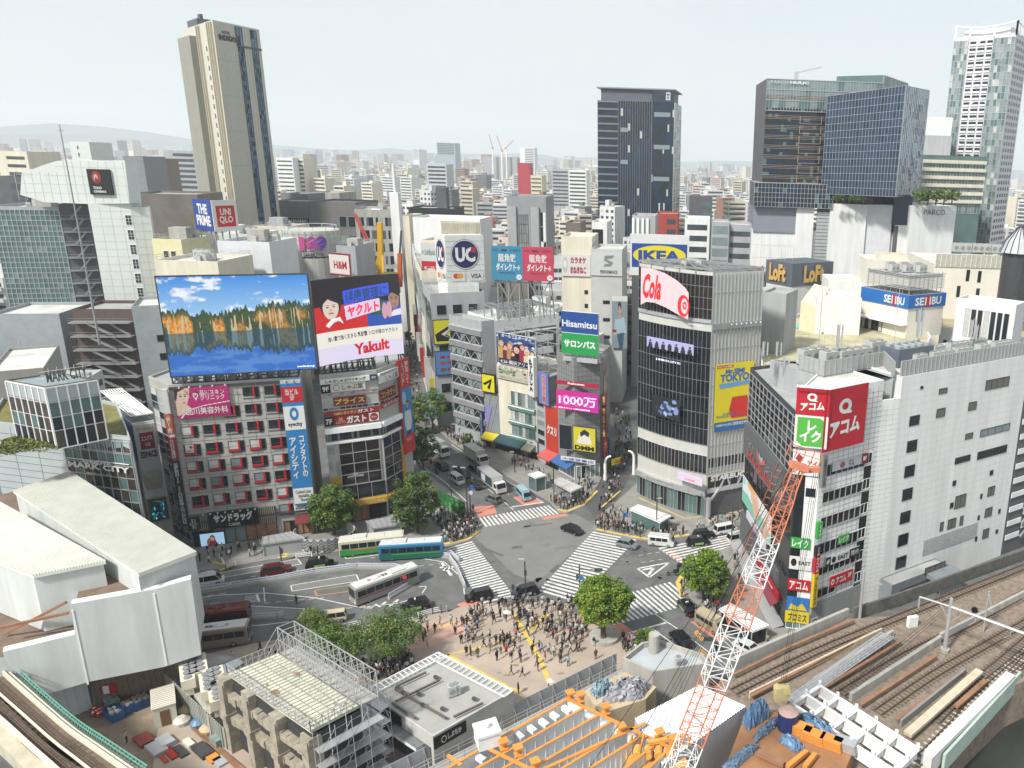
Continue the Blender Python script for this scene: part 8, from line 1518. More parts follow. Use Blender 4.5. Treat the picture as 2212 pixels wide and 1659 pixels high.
def truck(lb,L_,boxc,cabc,side=None,group=None):
 root=thg('truck',lb,'truck',group=group);w=1.15;mb=MB();mb.box(-L_/2,-w,.95,L_/2-1.9,w,3.4);B_(mb,'cargo_box',paint(boxc),root);mb=MB();mb.box(-L_/2,-w-.02,3.4,L_/2-1.9,w+.02,3.46);[mb.box(-L_/2+i*.8,-w-.03,1.0,-L_/2+i*.8+.06,w+.03,3.4) for i in range(int((L_-1.9)/.8))];B_(mb,'box_ribs',alu,root)
 if side:
  for s in (-1,1):mb=MB();mb.box(-L_/2+.3,min(s*w,s*(w+.04)),1.2,L_/2-2.2,max(s*w,s*(w+.04)),3.1,0);mb.box(-L_/2+L_*.2,min(s*w,s*(w+.05)),1.4,-L_/2+L_*.42,max(s*w,s*(w+.05)),2.9,1);B_(mb,'side_graphic',[cm(side),cm('DDE2E4')],root)
 mb=MB();ring(mb,[[(x,-w*.95,.5),(x,-w*.95,zt),(x,w*.95,zt),(x,w*.95,.5)] for x,zt in ((L_/2-1.75,2.5),(L_/2-.5,2.5),(L_/2-.02,1.45),(L_/2,.9))]);B_(mb,'cab',paint(cabc),root)
 mb=MB();mb.poly([(L_/2-.0,-w*.85,1.48),(L_/2-.0,w*.85,1.48),(L_/2-.42,w*.85,2.4),(L_/2-.42,-w*.85,2.4)]);B_(mb,'windscreen',gls,root)
 for s in (-1,1):mb=MB();mb.box(L_/2-1.5,min(s*w*.95,s*(w*.95+.02)),1.5,L_/2-.6,max(s*w*.95,s*(w*.95+.02)),2.3);B_(mb,'side_window',gls,root)
 mb=MB();mb.box(-L_/2,-.5,.6,L_/2-1,.5,.95);B_(mb,'chassis',dst,root)
 for s in (-1,1):
  for x in (-L_*.33,-L_*.22,L_/2-1.1):wheel(root,x,s*.98,.45,.3)
  mb=MB();mb.box(L_/2-.02,s*.8-.14,.62,L_/2+.02,s*.8+.14,.8);B_(mb,'headlight',headl,root);mb=MB();mb.box(L_/2-.3,min(s*1.1,s*1.4),1.7,L_/2-.2,max(s*1.1,s*1.4),2.1);B_(mb,'mirror',black,root)
 return root
def put(o,c,f,z=.01):p_,q_=P(*c,z),P(*f,z);o.location=p_;o.rotation_euler=(0,0,atan2(q_.y-p_.y,q_.x-p_.x));VEH.append((p_.x,p_.y));return o
VEH=[]
TX=dict(side='8FB86A',lamp=1)
put(car('white people carrier driving on the left beside the station roof','minivan','D8DAD8'),d4(222,668),d4(315,652));put(car('dark red sport utility car on the bus terminal road','suv','5A1C18'),d4(763,580),d4(870,562))
put(car('black taxi with green door panel behind the dark red car','taxi','0E0F10',TX),d4(1107,530),d4(1205,517));put(car('black taxi with green door turning below the grey bus','taxi','0E0F10',TX),d4(1862,862),d4(1760,882))
put(car('small cream boxy car half behind the drooping tree','kei','CFC8A8'),d4(1225,955),d4(1150,966));put(car('black boxy taxi at the left foot of the left crossing','taxi','0D0E10'),d5(470,782),d5(380,800));put(car('black taxi with white checks at the foot of the left crossing nearest the crowd','taxi','0D0E10',dict(side='C8CCD0')),d5(832,752),d5(740,775))
put(car('black hybrid hatchback alone in the middle of the crossing','sedan','0A0A0C'),d5(1203,255),d5(1270,280));put(car('silver grey hatchback on the diagonal crossing','hatch','7C8488'),d5(1640,372),d5(1720,390))
put(car('black taxi with green door on the right hand crossing, front one','taxi','0D0E10',TX),d5(2195,355),d5(2290,345));put(car('black taxi behind the front one on the right hand crossing','taxi','0D0E10'),d5(2240,300),d5(2330,290))
put(car('black taxi with green door approaching the lower right crossing','sedan','0D0E10',TX),d6(270,290),d6(235,250));put(car('black sport utility car beside the orange road number','suv','0C1214'),d6(232,478),d6(185,425));put(car('white car with pale stripes under the crane boom','sedan','D6D8D8'),d6(620,525),d6(690,560))
put(car('grey wagon driving up the avenue ahead of the salmon strip','hatch','6A6E70'),c6(935,1488),c6(875,1462));put(car('black people carrier in the avenue queue nearest the long truck','minivan','101214'),c6(650,1262),c6(725,1305));put(car('black saloon in the avenue queue behind the white van','sedan','0E0F10'),c6(765,1358),c6(815,1385));put(car('black taxi van in the avenue queue, furthest forward left','taxi','0D0E10'),c6(465,1190),c6(525,1222));put(car('black car between the two avenue trucks','sedan','14100F'),c6(775,1210),c6(830,1240));put(car('black car under the avenue tree','minivan','101214'),c6(255,1095),c6(320,1125));put(car('white van in the avenue queue beside the black people carrier','minivan','D0D2D0'),c6(600,1310),c6(650,1345))
for i,(x,y,c,fx,fy) in enumerate(((1567,1150,'E0E2E0',1600,1143),(1596,1168,'D8DAD8',1630,1160))):put(car(['white small van at the kerb under the pale ribbed block','white van nearest the black glass building'][i],'minivan',c),(x,y),(fx,fy))
put(boxy('green, cream and orange city bus parked behind the blue roofed bus','bus','bus',10.6,2.45,3.05,'D8D2B8','E8E8DC',low='3E9A50',stripe='E07A28'),d4(1525,405),d4(1750,380));put(boxy('blue and green city bus at the left crossing with white roof','bus','bus',10.6,2.45,3.05,'2C7CA8','E4E8E8',low='1C6A5A',stripe='4CB040'),d4(1838,448),d4(2060,434))
put(boxy('grey and white city bus parked diagonally on the terminal island','bus','bus',10.6,2.45,3.1,'A8A8A0','E0E2DE',low='9A9A9A',stripe='9A2828',txt='東急バス 1578'),d4(1625,728),d4(1420,806));put(boxy('dark red long distance coach with maroon roof beside the station','bus','bus',11,2.5,3.2,'5A1014','6A141A',txt='東急バス'),d4(230,1015),d4(480,985));put(boxy('white roofed bus with dark windows beside the red coach','bus','bus',10,2.45,3.0,'9A8E80','E0E2E0',txt='東急バス 632'),d4(250,1150),d4(470,1120))
put(boxy('white commuter van leaving the diagonal crossing','van','van',4.8,1.75,2.1,'D8DAD6','D8DAD6',band=(.55,.85),nwin=3,nose=.7,wr=.33),d5(1908,356),d5(2000,366));put(boxy('pale blue commuter van on the salmon avenue strip','van','van',4.8,1.75,2.1,'8CB0BC','A8C4CC',band=(.55,.85),nwin=3,nose=.7,wr=.33),c6(1215,1455),c6(1250,1492));put(boxy('beige high roof van parked on the salmon lane under the crane','van','van',5.2,1.9,2.3,'A89A80','C8BCA0',band=(.52,.8),nwin=4,nose=.8,wr=.35),d6(405,392),d6(470,432))
put(truck('long white truck with dark side pictures at the head of the avenue',9.5,'E0E2DE','E4E6E4','3A4A58'),c6(925,1360),c6(1030,1440));put(truck('beige box truck behind the long white truck on the avenue',8,'B8B0A0','E0E2E0'),c6(780,1125),c6(885,1190));put(truck('small white box truck on the avenue beside the trees',6,'D8DAD8','E0E2E0'),c6(440,1060),c6(540,1112))
def bike(lb,col,cat='motorcycle',name='motorcycle'):
 root=thg(name,lb,cat);[wheel(root,x,0,.3,.1) for x in (-.65,.65)];mb=MB();mb.box(-.6,-.16,.45,.4,.16,.8);mb.bar((.4,0,.7),(.7,0,.3),.1);mb.bar((.45,-.3,1.05),(.45,.3,1.05),.05);mb.box(-.85,-.22,.8,-.4,.22,1.15);B_(mb,'bike_frame',paint(col),root);return root
put(bike('red delivery motorcycle among the avenue traffic','B03024'),c6(375,1145),c6(420,1160));put(bike('dark motorcycle ahead of the white avenue van','202020'),c6(415,1232),c6(460,1262));put(bike('dark scooter just left of the lowest white avenue van','282828'),c6(240,1150),c6(280,1170))
rk=thg('rickshaw','black pedicab with folded hood beside the white road triangle','rickshaw');[wheel(rk,x,y,.34,.06) for x,y in ((-.6,.45),(-.6,-.45),(.8,0))];mb=MB();mb.box(-.9,-.45,.5,-.2,.45,.75);mb.box(-1.0,-.45,.7,-.85,.45,1.5);mb.bar((-.2,0,.5),(.8,0,.5),.08);mb.bar((.8,0,.5),(.7,0,1.1),.06);mb.bar((-1.0,-.45,1.5),(-1.5,-.45,1.7),.08);mb.box(-1.7,-.5,1.5,-1.,.5,1.8);B_(mb,'carriage',black,rk);put(rk,(1453,1242),(1430,1246))
# barriers, poles, street furniture
lil=mat('barrier_lilac',(.5,.52,.60),.45,.08,1.)
def bar_(lb,pts,base=True,h=1.0,name='guard_rail',m=None,group=None,z=0.):
 q_=xy(pts,z);rt_=thg(name,lb,'guard rail',q_[0],group=group)
 if base:
  mb=MB();[Fr(a,b).box(mb,0,(b-a).length,z,z+.42,-.25,.25) for a,b in zip(q_,q_[1:])];mb.mk_('concrete_base',cm('B8B8B0'),rt_)
 mb=MB()
 for a,b in zip(q_,q_[1:]):
  f_=Fr(a,b);n_=max(1,int(f_.L/1.8));hs=(.62,.95) if base else (.35,.65,.95)
  for hh_ in hs:f_.box(mb,0,f_.L,z+hh_*h-.09,z+hh_*h+.09,-.05,.05) if base else mb.bar(f_.pt(0,z+hh_*h),f_.pt(f_.L,z+hh_*h),.06)
  for i in range(n_+1):mb.bar(f_.pt(f_.L*i/n_,z),f_.pt(f_.L*i/n_,z+h),.1)
 mb.mk_('rails',m or lil,rt_);return rt_
bar_('long lilac white guard rail on concrete along the bus terminal, hooking round the grey bus',[(420,1282),(504,1269),(597,1255),(679,1239),(772,1228),(854,1229),(889,1239),(899,1258),(870,1277),(840,1295)]);bar_('curved lilac white guard rail around the left crossing',[(921,1200),(950,1203),(970,1206),(989,1233),(998,1255),(1005,1271)]);bar_('short lilac guard rail along the avenue end of the blue bus',[(930,1199),(975,1200),(992,1215)],True);bar_('short guard rail with chequered end beside the red coach',[(523,1340),(600,1336),(612,1332)])
for k,(pts,lb) in enumerate((([(735,1197),(800,1188)],'white pipe rail behind the black taxi near the drugstore'),([(904,1335),(935,1326),(965,1321)],'white pipe rail at the upper left edge of the plaza'),([(742,1361),(778,1352),(782,1360)],'white pipe rail beside the drooping tree'),([(640,1207),(674,1203)],'white pipe rail on the drugstore pavement, left'),([(475,1207),(488,1228),(510,1222)],'white pipe rail at the station end of the drugstore pavement'),([(1480,1295),(1500,1315),(1530,1330)],'dark pipe rail around the right corner trees'),([(1210,1100),(1225,1101)],'short pipe rail at the book shop corner'),([(1560,1345),(1600,1378)],'dark pipe rail below the right subway entrance'))):bar_(lb,pts,False,m=whp if 'white' in lb else dst,z=.13)
hz_=lambda c,y:HT(c,y)
def pole(lb,base,ytop,items=(),r=.11,m=None,name='signal_pole',cat='pole'):
 b=P(*base,.13);h=HT(b,ytop);rt_=thg(name,lb,cat,b);mb=MB();mb.tube(b,(b.x,b.y,h),r,8);mb.mk_('post',m or dst,rt_)
 for it in items:
  q_=PY(it[1],it[2],b.y);mb=MB();mb.bar((b.x,b.y,q_.z),q_,.09);mb.mk_('arm',m or dst,rt_);mb=MB()
  if it[0]=='s':mb.rbox(q_,0,1.25,.35,q_.z-.25,q_.z+.25);mb.mk_('signal_head',dst,rt_);mb=MB();[mb.tube(q_+V3((k*.4,-.18,0)),q_+V3((k*.4,-.24,0)),.15,10) for k in (-1,0,1)];mb.mk_('signal_lenses',mat('lens',(.02,.12,.1),.2,0),rt_)
  if it[0]=='b':mb.rbox(q_,0,.9,.08,q_.z-.45,q_.z+.45);mb.mk_('sign_plate',cm(it[3]),rt_)
  if it[0]=='d':mb.tube(q_+V3((0,-.05,0)),q_+V3((0,-.1,0)),.42,14);mb.mk_('sign_plate',cm(it[3]),rt_)
  if it[0]=='l':mb.rbox(q_,0,1.0,.3,q_.z-.08,q_.z+.08);mb.mk_('lamp_head',alu,rt_)
  if it[0]=='p':mb.rbox(q_,0,.35,.3,q_.z-.45,q_.z+.45);mb.mk_('pedestrian_signal',dst,rt_)
 return rt_
pole('dark signal pole with lamp and arm rising from the plaza crowd',(1136,1291),1213,[('l',1126,1208),('p',1108,1268),('p',1135,1238)]);pole('dark signal pole with a pair of grey signal backs over the diagonal crossing',(1252,1268),1220,[('s',1293,1231),('d',1256,1248,'3A7AC0'),('p',1247,1246)])
pole('black signal pole at the corner crowd near the avenue, tallest',(1010,1108),1008,[('s',1050,1052),('l',1000,1010)]);pole('black signal pole with round blue sign beside the avenue crossing',(1017,1112),1040,[('d',1017,1064,'E0E4F0'),('b',1018,1052,'2C64B0'),('p',1022,1095)]);pole('thin black lamp pole above the green hoarding',(975,1072),1006,[('l',982,1008)])
pole('dark pole at the book shop kerb beside the entrance canopy',(1197,1087),1012,[('p',1193,1040)]);pole('dark street lamp between book shop and glass block',(1348,1143),1108,[('b',1351,1112,'3A70B0'),('p',1345,1128)]);pole('dark signal pole in the crowd before the curved glass block',(1418,1152),1072,[('l',1424,1076)]);pole('black signal pole with long arm before the black glass building',(1580,1175),1095,[('s',1560,1108),('p',1584,1140)]);pole('pole with blue signs at the right crossing tree',(1478,1265),1208,[('d',1477,1222,'2C64B0'),('p',1476,1212)])
pole('lamp pole with white head on the bus terminal pavement',(608,1212),1180,[('p',608,1190)]);pole('thin pale lamp post rising before the plaza trees',(792,1372),1316,[('l',797,1314)],r=.08,m=alu,name='street_lamp',cat='street lamp');pole('small post with grey board at the plaza edge',(954,1325),1305,[('b',954,1310,'8A8A88')],.07);pole('dark signal pole beside the beige van',(1547,1405),1390,[('p',1548,1394)]);pole('tall dark signal pole near the crane at the right pavement',(1542,1420),1375,[('s',1530,1380)]);pole('pair lamp post on the avenue pavement by the book shop row',(1112,1020),975,[('l',1106,976)]);pole('globe lamp post by the logo tower entrance',(980,948),915,[('l',980,916)],name='street_lamp',cat='street lamp');pole('bus stop post with red disc on the terminal island',(874,1272),1240,[('d',874,1246,'C04050')],.05,name='bus_stop',cat='bus stop')
def shed(lb,q_,h,roofm_,glassm=gll,open_=False,name='subway_entrance'):
 p_=xy(q_,h);rt_=thg(name,lb,'subway entrance',(p_[0]+p_[2])/2);rt_.location.z=.13;c=sum(p_,V3())/4;mb=MB();mb.prism(p_,h-.3,h,0);mb.mk_('roof',roofm_,rt_);mb=MB();mb.prism([x.lerp(c,.12) for x in p_],.13,h-.3 if not open_ else h*.55);mb.mk_('glass_walls',glassm,rt_);mb=MB();[mb.bar((x.lerp(c,.08).x,x.lerp(c,.08).y,.13),(x.lerp(c,.08).x,x.lerp(c,.08).y,h-.3),.14) for x in p_];[mb.bar(p_[0].lerp(p_[1],i/6)+V3((0,0,.06)),p_[3].lerp(p_[2],i/6)+V3((0,0,.06)),.1) for i in range(7)];mb.mk_('frame',alu,rt_);return rt_
shed('glass lift box with white roof on the book shop pavement',[c6(1252,1235),c6(1345,1208),c6(1420,1245),c6(1325,1270)],3.4,whp,glg,name='lift_box');shed('subway entrance with flat cream roof at the book shop corner',[c6(1475,1300),c6(1545,1265),c6(1755,1355),c6(1650,1400)],3.0,mat('roof_light'),gll,True);shed('subway entrance with cluttered white roof before the curved glass block',[d5(1655,70),d5(1720,35),d5(1985,125),d5(1900,175)],3.0,whp,glg);shed('white slatted canopy entrance beside the black glass building',[d6(455,280),d6(520,250),d6(745,375),d6(650,410)],3.0,whp,gls);shed('grey glass roofed subway entrance below the drugstore',[d4(655,290),d4(870,250),d4(985,300),d4(640,350)],2.6,alu,mat('entrance_grey',(.3,.31,.31),.6));shed('grey glass roofed subway entrance below the cafe corner',[d4(1465,165),d4(1740,115),d4(1755,190),d4(1520,225)],2.6,alu,mat('entrance_grey'))
a_,b_=P(*c6(430,1385),3.2),P(*c6(668,1500),3.2);fg=Fr(a_,b_);mb=MB();fg.box(mb,0,fg.L,.13,3.2,-.1,0);cv=Cv(60,16,'2C7A3C');[cv.el(rs3.random(),rs3.random(),.05,.12,rs3.choice(['3E9A4A','1E5A2C','6AB060','2C6A38'])) for _ in range(40)]
o=thg('green_hoarding','green leaf printed hoarding beside the left avenue pavement','hoarding',fg.pt(0,.13));mb.mk_('boards',cm('2C6A38'),o);panel_art(None,cv,fg.pt(0,3.15,.03),fg.pt(fg.L,3.15,.03),fg.pt(0,.2,.03),'leaf_print',o)
mb=MB();c=P(*d4(1150,330),.13);n_=20;rr=5.0
pts_=[(c.x+cos(a)*rr*1.05,c.y+sin(a)*rr*.8) for a in np.linspace(pi*.98,2.35*pi,n_)];o=thg('curved_hoarding','curved white hoarding with a wavy black pattern around the drugstore tree','hoarding',(c.x,c.y,.13));mb=MB();mw=MB()
for i,(a,b) in enumerate(zip(pts_,pts_[1:])):
 fa_=Fr(a,b);fa_.box(mb,0,fa_.L,.13,2.5,-.05,.05)
 for k in range(9):
  u=fa_.L*(k+.5)/9;z0_=.3+.25*sin((i*9+k)*.7);[fa_.box(mw,u-.035,u+.035,z0_+j*.55,z0_+j*.55+.4,.05,.075) for j in range(4)]
mb.mk_('boards',cm('D8DAD8'),o);mw.mk_('wave_pattern',cm('202838'),o)
a_,b_=P(*c6(1965,1290)),P(*c6(2230,1240));o=thg('lane_gate','white curved lane gate with a yellow banner between book shop and glass block','gate',a_);mb=MB();za_=HT(a_,c6(1990,1070)[1])
for p_,sgn in ((a_,1),(b_,-1)):
 prev=None
 for t in np.linspace(0,1,9):q_=V3((p_.x+sgn*2.2*max(0,t-.55)**1.5*2,p_.y,za_*sin(t*pi/2)));(mb.tube(prev,q_,.42-.2*t,8) if prev else None);prev=q_
mb.mk_('pillars',whp,o);fgt=Fr((a_.x+1.2,a_.y,0),(b_.x-1.2,b_.y,0));sign('yellow and red banner hung across the lane gate',fgt,.2,fgt.L*.55,za_-2.2,za_-.8,'E8D020',[('p',[(.2,.6),(.5,.2),(.8,.7),(.5,.8)],'C8A010'),('r',.8,.2,1.0,.9,'D84020')],tk=.1)
def planter(lb,c,rx,h=.5,m=conc):c=P(*c,.13);mb=MB();mb.tube(c,c+V3((0,0,h)),rx,22);o=mb.mk_('planter_wall',m);tag(o,lb,'planter');return c
planter('round stone planter ring under the big round tree on the plaza',(1306,1378),2.3,.55);planter('round dark planter with seated people by the exit building','' or (861,1420),1.5,.7,dst);planter('low curved planter bed under the feathery plaza trees',(760,1420),3.6,.35)
# trees
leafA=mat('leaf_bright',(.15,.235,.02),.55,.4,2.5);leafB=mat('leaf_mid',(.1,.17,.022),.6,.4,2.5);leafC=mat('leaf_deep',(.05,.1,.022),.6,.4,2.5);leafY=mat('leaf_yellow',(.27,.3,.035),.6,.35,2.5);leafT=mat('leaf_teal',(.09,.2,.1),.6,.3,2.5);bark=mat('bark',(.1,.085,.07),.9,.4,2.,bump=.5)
def leaves(mb,c,r,n,s,mi,rr,flat=.75):
 for _ in range(n):
  d=V3((rr.gauss(0,1),rr.gauss(0,1),rr.gauss(0,1))).normalized()*r*rr.random()**.4;p_=c+V3((d.x,d.y,d.z*flat));e=V3((rr.uniform(-1,1),rr.uniform(-1,1),rr.uniform(-.5,.5))).normalized()*s*rr.uniform(.6,1.3);f_=e.cross(V3((rr.uniform(-1,1),rr.uniform(-1,1),rr.uniform(-1,1)))).normalized()*s*rr.uniform(.4,.8)
  mb.poly([p_-e,p_-f_,p_+e,p_+f_],mi)
def tree(lb,base,h,rx,rz,mats,nc=70,nl=42,s=.2,seed=1,zc=None,name='tree',group=None,lean=0.,trunk=.3,hollow=.25,cat='tree',z0=.1,wpos=None):
 rr=random.Random(seed);b=V3(wpos) if wpos else P(*base,z0);zc=zc or h-rz;rt_=thg(name,lb,cat,b,group=group);C0=b+V3((lean,0,zc));tb=MB();fork=b+V3((lean*.4,0,max(zc-rz*.75,h*.22)));tb.tube(b,fork,trunk,9,r2=trunk*.75)
 mb=MB();cs=[]
 for i in range(nc):
  d=V3((rr.gauss(0,1),rr.gauss(0,1),rr.gauss(0,1))).normalized()*(hollow+(1-hollow)*rr.random()**.5);c=C0+V3((d.x*rx,d.y*rx,d.z*rz));c+=V3((rr.uniform(-.2,.2),rr.uniform(-.2,.2),rr.uniform(-.2,.2)))*rx*.3
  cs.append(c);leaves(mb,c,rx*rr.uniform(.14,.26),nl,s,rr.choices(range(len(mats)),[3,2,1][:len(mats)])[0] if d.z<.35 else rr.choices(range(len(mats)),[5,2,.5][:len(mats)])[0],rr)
 for c in rr.sample(cs,min(16,len(cs))):m_=fork.lerp(c,.5)+V3((0,0,rz*.08));tb.tube(fork,m_,trunk*.4,6,r2=trunk*.25);tb.tube(m_,c,trunk*.25,5,r2=.03)
 tb.mk_('trunk',bark,rt_);mb.mk_('crown',mats,rt_);return rt_
b=P(1303,1384,.13);hh_=HT(b,1245)
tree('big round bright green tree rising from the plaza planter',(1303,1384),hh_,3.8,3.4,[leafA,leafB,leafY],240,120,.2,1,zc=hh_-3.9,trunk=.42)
tree('small round green tree beside the concrete building roof',(1397,1402),HT(P(1397,1402),1356),1.8,1.7,[leafA,leafB,leafC],50,60,.14,2,trunk=.12)
def tpx(lb,base,ytop,wpx,mats,seed,nc=80,nl=45,s=.2,rzf=.42,**k):
 b=P(*base,.1);h=HT(b,ytop);rx=wpx/2/FOC*(b-V3((0,0,CAMH))).length;tree(lb,base,h,rx,h*rzf,mats,nc,nl,s,seed,**k)
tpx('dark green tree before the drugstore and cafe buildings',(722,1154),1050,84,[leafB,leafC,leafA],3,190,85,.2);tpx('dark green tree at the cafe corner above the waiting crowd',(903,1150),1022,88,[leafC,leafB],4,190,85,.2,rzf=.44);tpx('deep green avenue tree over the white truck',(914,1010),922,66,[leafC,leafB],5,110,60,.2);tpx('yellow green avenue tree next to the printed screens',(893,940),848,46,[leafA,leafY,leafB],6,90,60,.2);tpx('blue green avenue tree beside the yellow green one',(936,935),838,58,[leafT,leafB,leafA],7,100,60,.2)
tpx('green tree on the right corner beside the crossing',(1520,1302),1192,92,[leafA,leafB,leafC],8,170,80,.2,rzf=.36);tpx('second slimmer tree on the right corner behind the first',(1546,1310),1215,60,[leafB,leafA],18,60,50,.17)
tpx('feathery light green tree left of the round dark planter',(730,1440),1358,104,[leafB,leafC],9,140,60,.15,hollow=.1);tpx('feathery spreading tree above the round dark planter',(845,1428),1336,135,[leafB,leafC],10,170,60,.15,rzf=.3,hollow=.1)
rr=random.Random(12);b=P(690,1400,.13);rt_=thg('weeping_tree','drooping tree with hanging green strands at the edge of the bus terminal','tree',b);tb,mb=MB(),MB();top_=V3((b.x,b.y,HT(b,1318)));tb.tube(b,top_,.16,8,r2=.07)
for i in range(26):
 a=rr.uniform(0,2*pi);ext=rr.uniform(.8,3.4);z0_=top_.z-rr.uniform(0,2.2);p0_=V3((b.x,b.y,z0_));prev=p0_
 for k in range(1,9):t=k/8;q_=p0_+V3((cos(a)*ext*t-.8*t,sin(a)*ext*t,.7*sin(t*2.2)-2.6*t*t));tb.tube(prev,q_,.04,4);leaves(mb,q_+V3((0,0,-.25)),.45,22,.11,rr.randrange(2),rr,1.4);prev=q_
tb.mk_('trunk',bark,rt_);mb.mk_('crown',[leafB,leafA],rt_)
for i,(x,y,yt,w_) in enumerate(((880,655,630,14),(878,700,672,16),(884,745,715,18),(886,795,765,18),(884,830,805,16),(1010,965,930,20),(862,640,616,12))):tpx('small street tree %s on the avenue going away'%['furthest','second furthest','third','fourth','nearest','beside the logo tower','beyond all others'][i],(x,y),yt,w_,[leafC,leafB],30+i,26,26,.3)
for i in range(26):x,y=rs3.uniform(1190,1250)*0+1,1
gz_=PY(*f3(1500,440),326);[tree('roof garden tree %s above the white curved wing'%k,(0,0),6.5,3.2,2.4,[leafB,leafA,leafC],34,26,.4,40+i,wpos=PY(*f3(1400+i*62,508),322+i),cat='tree',z0=0,group='roof garden trees') for i,k in enumerate(('first from left','second from left','third from left','fourth from left','rightmost'))]
for i in range(5):tree('short planter tree on the terrace under the blue mirror tower',(0,0),3.2,1.5,1.3,[leafB,leafC],14,20,.35,50+i,wpos=PY(*f3(750+i*52,488),322),group='terrace planter trees')
# people
SK={'pel':(0,0,.93),'che':(0,0,1.32),'nek':(0,0,1.47),'hed':(0,.0,1.60),'top':(0,0,1.70)}
def person_mesh(pose):
 pts={k:V3(v) for k,v in SK.items()};rad=dict(pel=.135,che=.15,nek=.06,hed=.1,top=.075)
 def leg(s,fx,kx):pts.update({'hip%d'%s:V3((s*.09,0,.86)),'kne%d'%s:V3((s*.1,kx,.48)),'ank%d'%s:V3((s*.1,fx,.08)),'toe%d'%s:V3((s*.11,fx+.16,.04))});rad.update({'hip%d'%s:.095,'kne%d'%s:.065,'ank%d'%s:.045,'toe%d'%s:.04})
 def arm(s,e,h):pts.update({'sho%d'%s:V3((s*.18,0,1.40)),'elb%d'%s:V3(e),'han%d'%s:V3(h)});rad.update({'sho%d'%s:.062,'elb%d'%s:.045,'han%d'%s:.035})
 st={'stand':((.02,0),(-.02,0),((.25,-.02,1.12),(.24,.06,.84)),((-.25,-.02,1.12),(-.24,.06,.84))),'phone':((.03,.02),(-.03,0),((.24,0,1.12),(.1,.3,1.18)),((-.25,-.02,1.12),(-.24,.05,.84))),'walk':((.32,.18),(-.34,-.06),((.24,-.18,1.14),(.22,-.16,.9)),((-.24,.16,1.14),(-.2,.32,.96))),
          'stride':((-.3,-.02),(.34,.2),((.24,.15,1.14),(.2,.3,.98)),((-.24,-.16,1.14),(-.23,-.18,.9))),'skirt':((.05,0),(-.04,0),((.24,0,1.12),(.2,.12,.88)),((-.24,0,1.12),(-.22,.08,.86))),'bag':((.1,.05),(-.12,-.02),((.25,-.05,1.12),(.24,.02,.86)),((-.25,-.02,1.12),(-.1,.2,1.2)))}[pose]
 leg(1,*st[0]);leg(-1,*st[1]);arm(1,*st[2]);arm(-1,*st[3])
 bones=[('pel','che',1),('che','nek',1),('nek','hed',0),('hed','top',4)]
 for s in (1,-1):bones+=[('pel','hip%d'%s,2),('hip%d'%s,'kne%d'%s,2),('kne%d'%s,'ank%d'%s,2 if pose !='skirt' else 0),('ank%d'%s,'toe%d'%s,3),('che','sho%d'%s,1),('sho%d'%s,'elb%d'%s,1),('elb%d'%s,'han%d'%s,1)]
 if pose=='skirt':pts['hem']=V3((0,0,.55));rad['hem']=.2;bones.append(('pel','hem',2))
 ks=list(pts);me=bpy.data.meshes.new('skel');me.from_pydata([tuple(pts[k]) for k in ks],[(ks.index(a),ks.index(b)) for a,b,_ in bones],[]);o=bpy.data.objects.new('skel',me);C.objects.link(o);m=o.modifiers.new('s','SKIN');sv=me.skin_vertices[0].data
 for i,k in enumerate(ks):r_=rad[k];sv[i].radius=(r_*(1.25 if k in ('pel','che') else 1),r_*(.85 if k in ('pel','che') else 1));sv[i].use_root=(k=='pel')
 sb_=o.modifiers.new('d','SUBSURF');sb_.levels=1;dg=bpy.context.evaluated_depsgraph_get();out=bpy.data.meshes.new_from_object(o.evaluated_get(dg));bpy.data.objects.remove(o);out.name='person'
 out.materials.clear();[out.materials.append(cm('3A3A3C')) for _ in range(5)]
 for p_ in out.polygons:
  c=p_.center;best=9
  for a,b,mi in bones:
   A_,B2=pts[a],pts[b];d=B2-A_;t=max(0,min(1,(c-A_).dot(d)/d.length_squared));dd=(A_+d*t-c).length-rad[a]*(1-t)*.5-rad[b]*t*.5
   if dd<best:best=dd;k=mi;tb_=(b,t)
  if tb_[0].startswith('han') and tb_[1]>.75:k=0
  if c.z>1.56 and (c.y<.03 or c.z>1.68):k=4
  p_.material_index=k;p_.use_smooth=True
 return out
POSES=['stand','phone','walk','stride','skirt','bag'];PM={k:person_mesh(k) for k in POSES}
TOPS=[('black','131418',10),('dark navy','182030',5),('white','D4D6D4',7),('grey','6A6C70',5),('charcoal','2C2E32',6),('beige','B8A888',2),('pale blue','9CB4CC',2),('red','B02028',.6),('olive','5A5E3C',1),('pink','D06878',.4),('brown','5C4636',1.2)]
PANTS=[('black','101114',9),('navy','1C2436',5),('blue jean','34486A',3),('khaki','8E7E60',2),('grey','55585C',3),('white','CCCCC8',1.2)]
ppl=[]
def inside(p,poly):
 c=False
 for i in range(len(poly)):
  (x1,y1),(x2,y2)=poly[i],poly[(i+1)%len(poly)]
  if (y1>p[1]) !=(y2>p[1]) and p[0]<(x2-x1)*(p[1]-y1)/(y2-y1)+x1:c=not c
 return c
rp=random.Random(77)
def add_p(pt,place,group,pose=None,top=None,pant=None,rz=None):ppl.append(dict(p=pt,place=place,g=group,pose=pose or rp.choices(POSES,[5,3,2,2,2,3])[0],top=top or rp.choices(TOPS,[t[2] for t in TOPS])[0],pant=pant or rp.choices(PANTS,[t[2] for t in PANTS])[0],rz=rp.uniform(0,2*pi) if rz is None else rz))
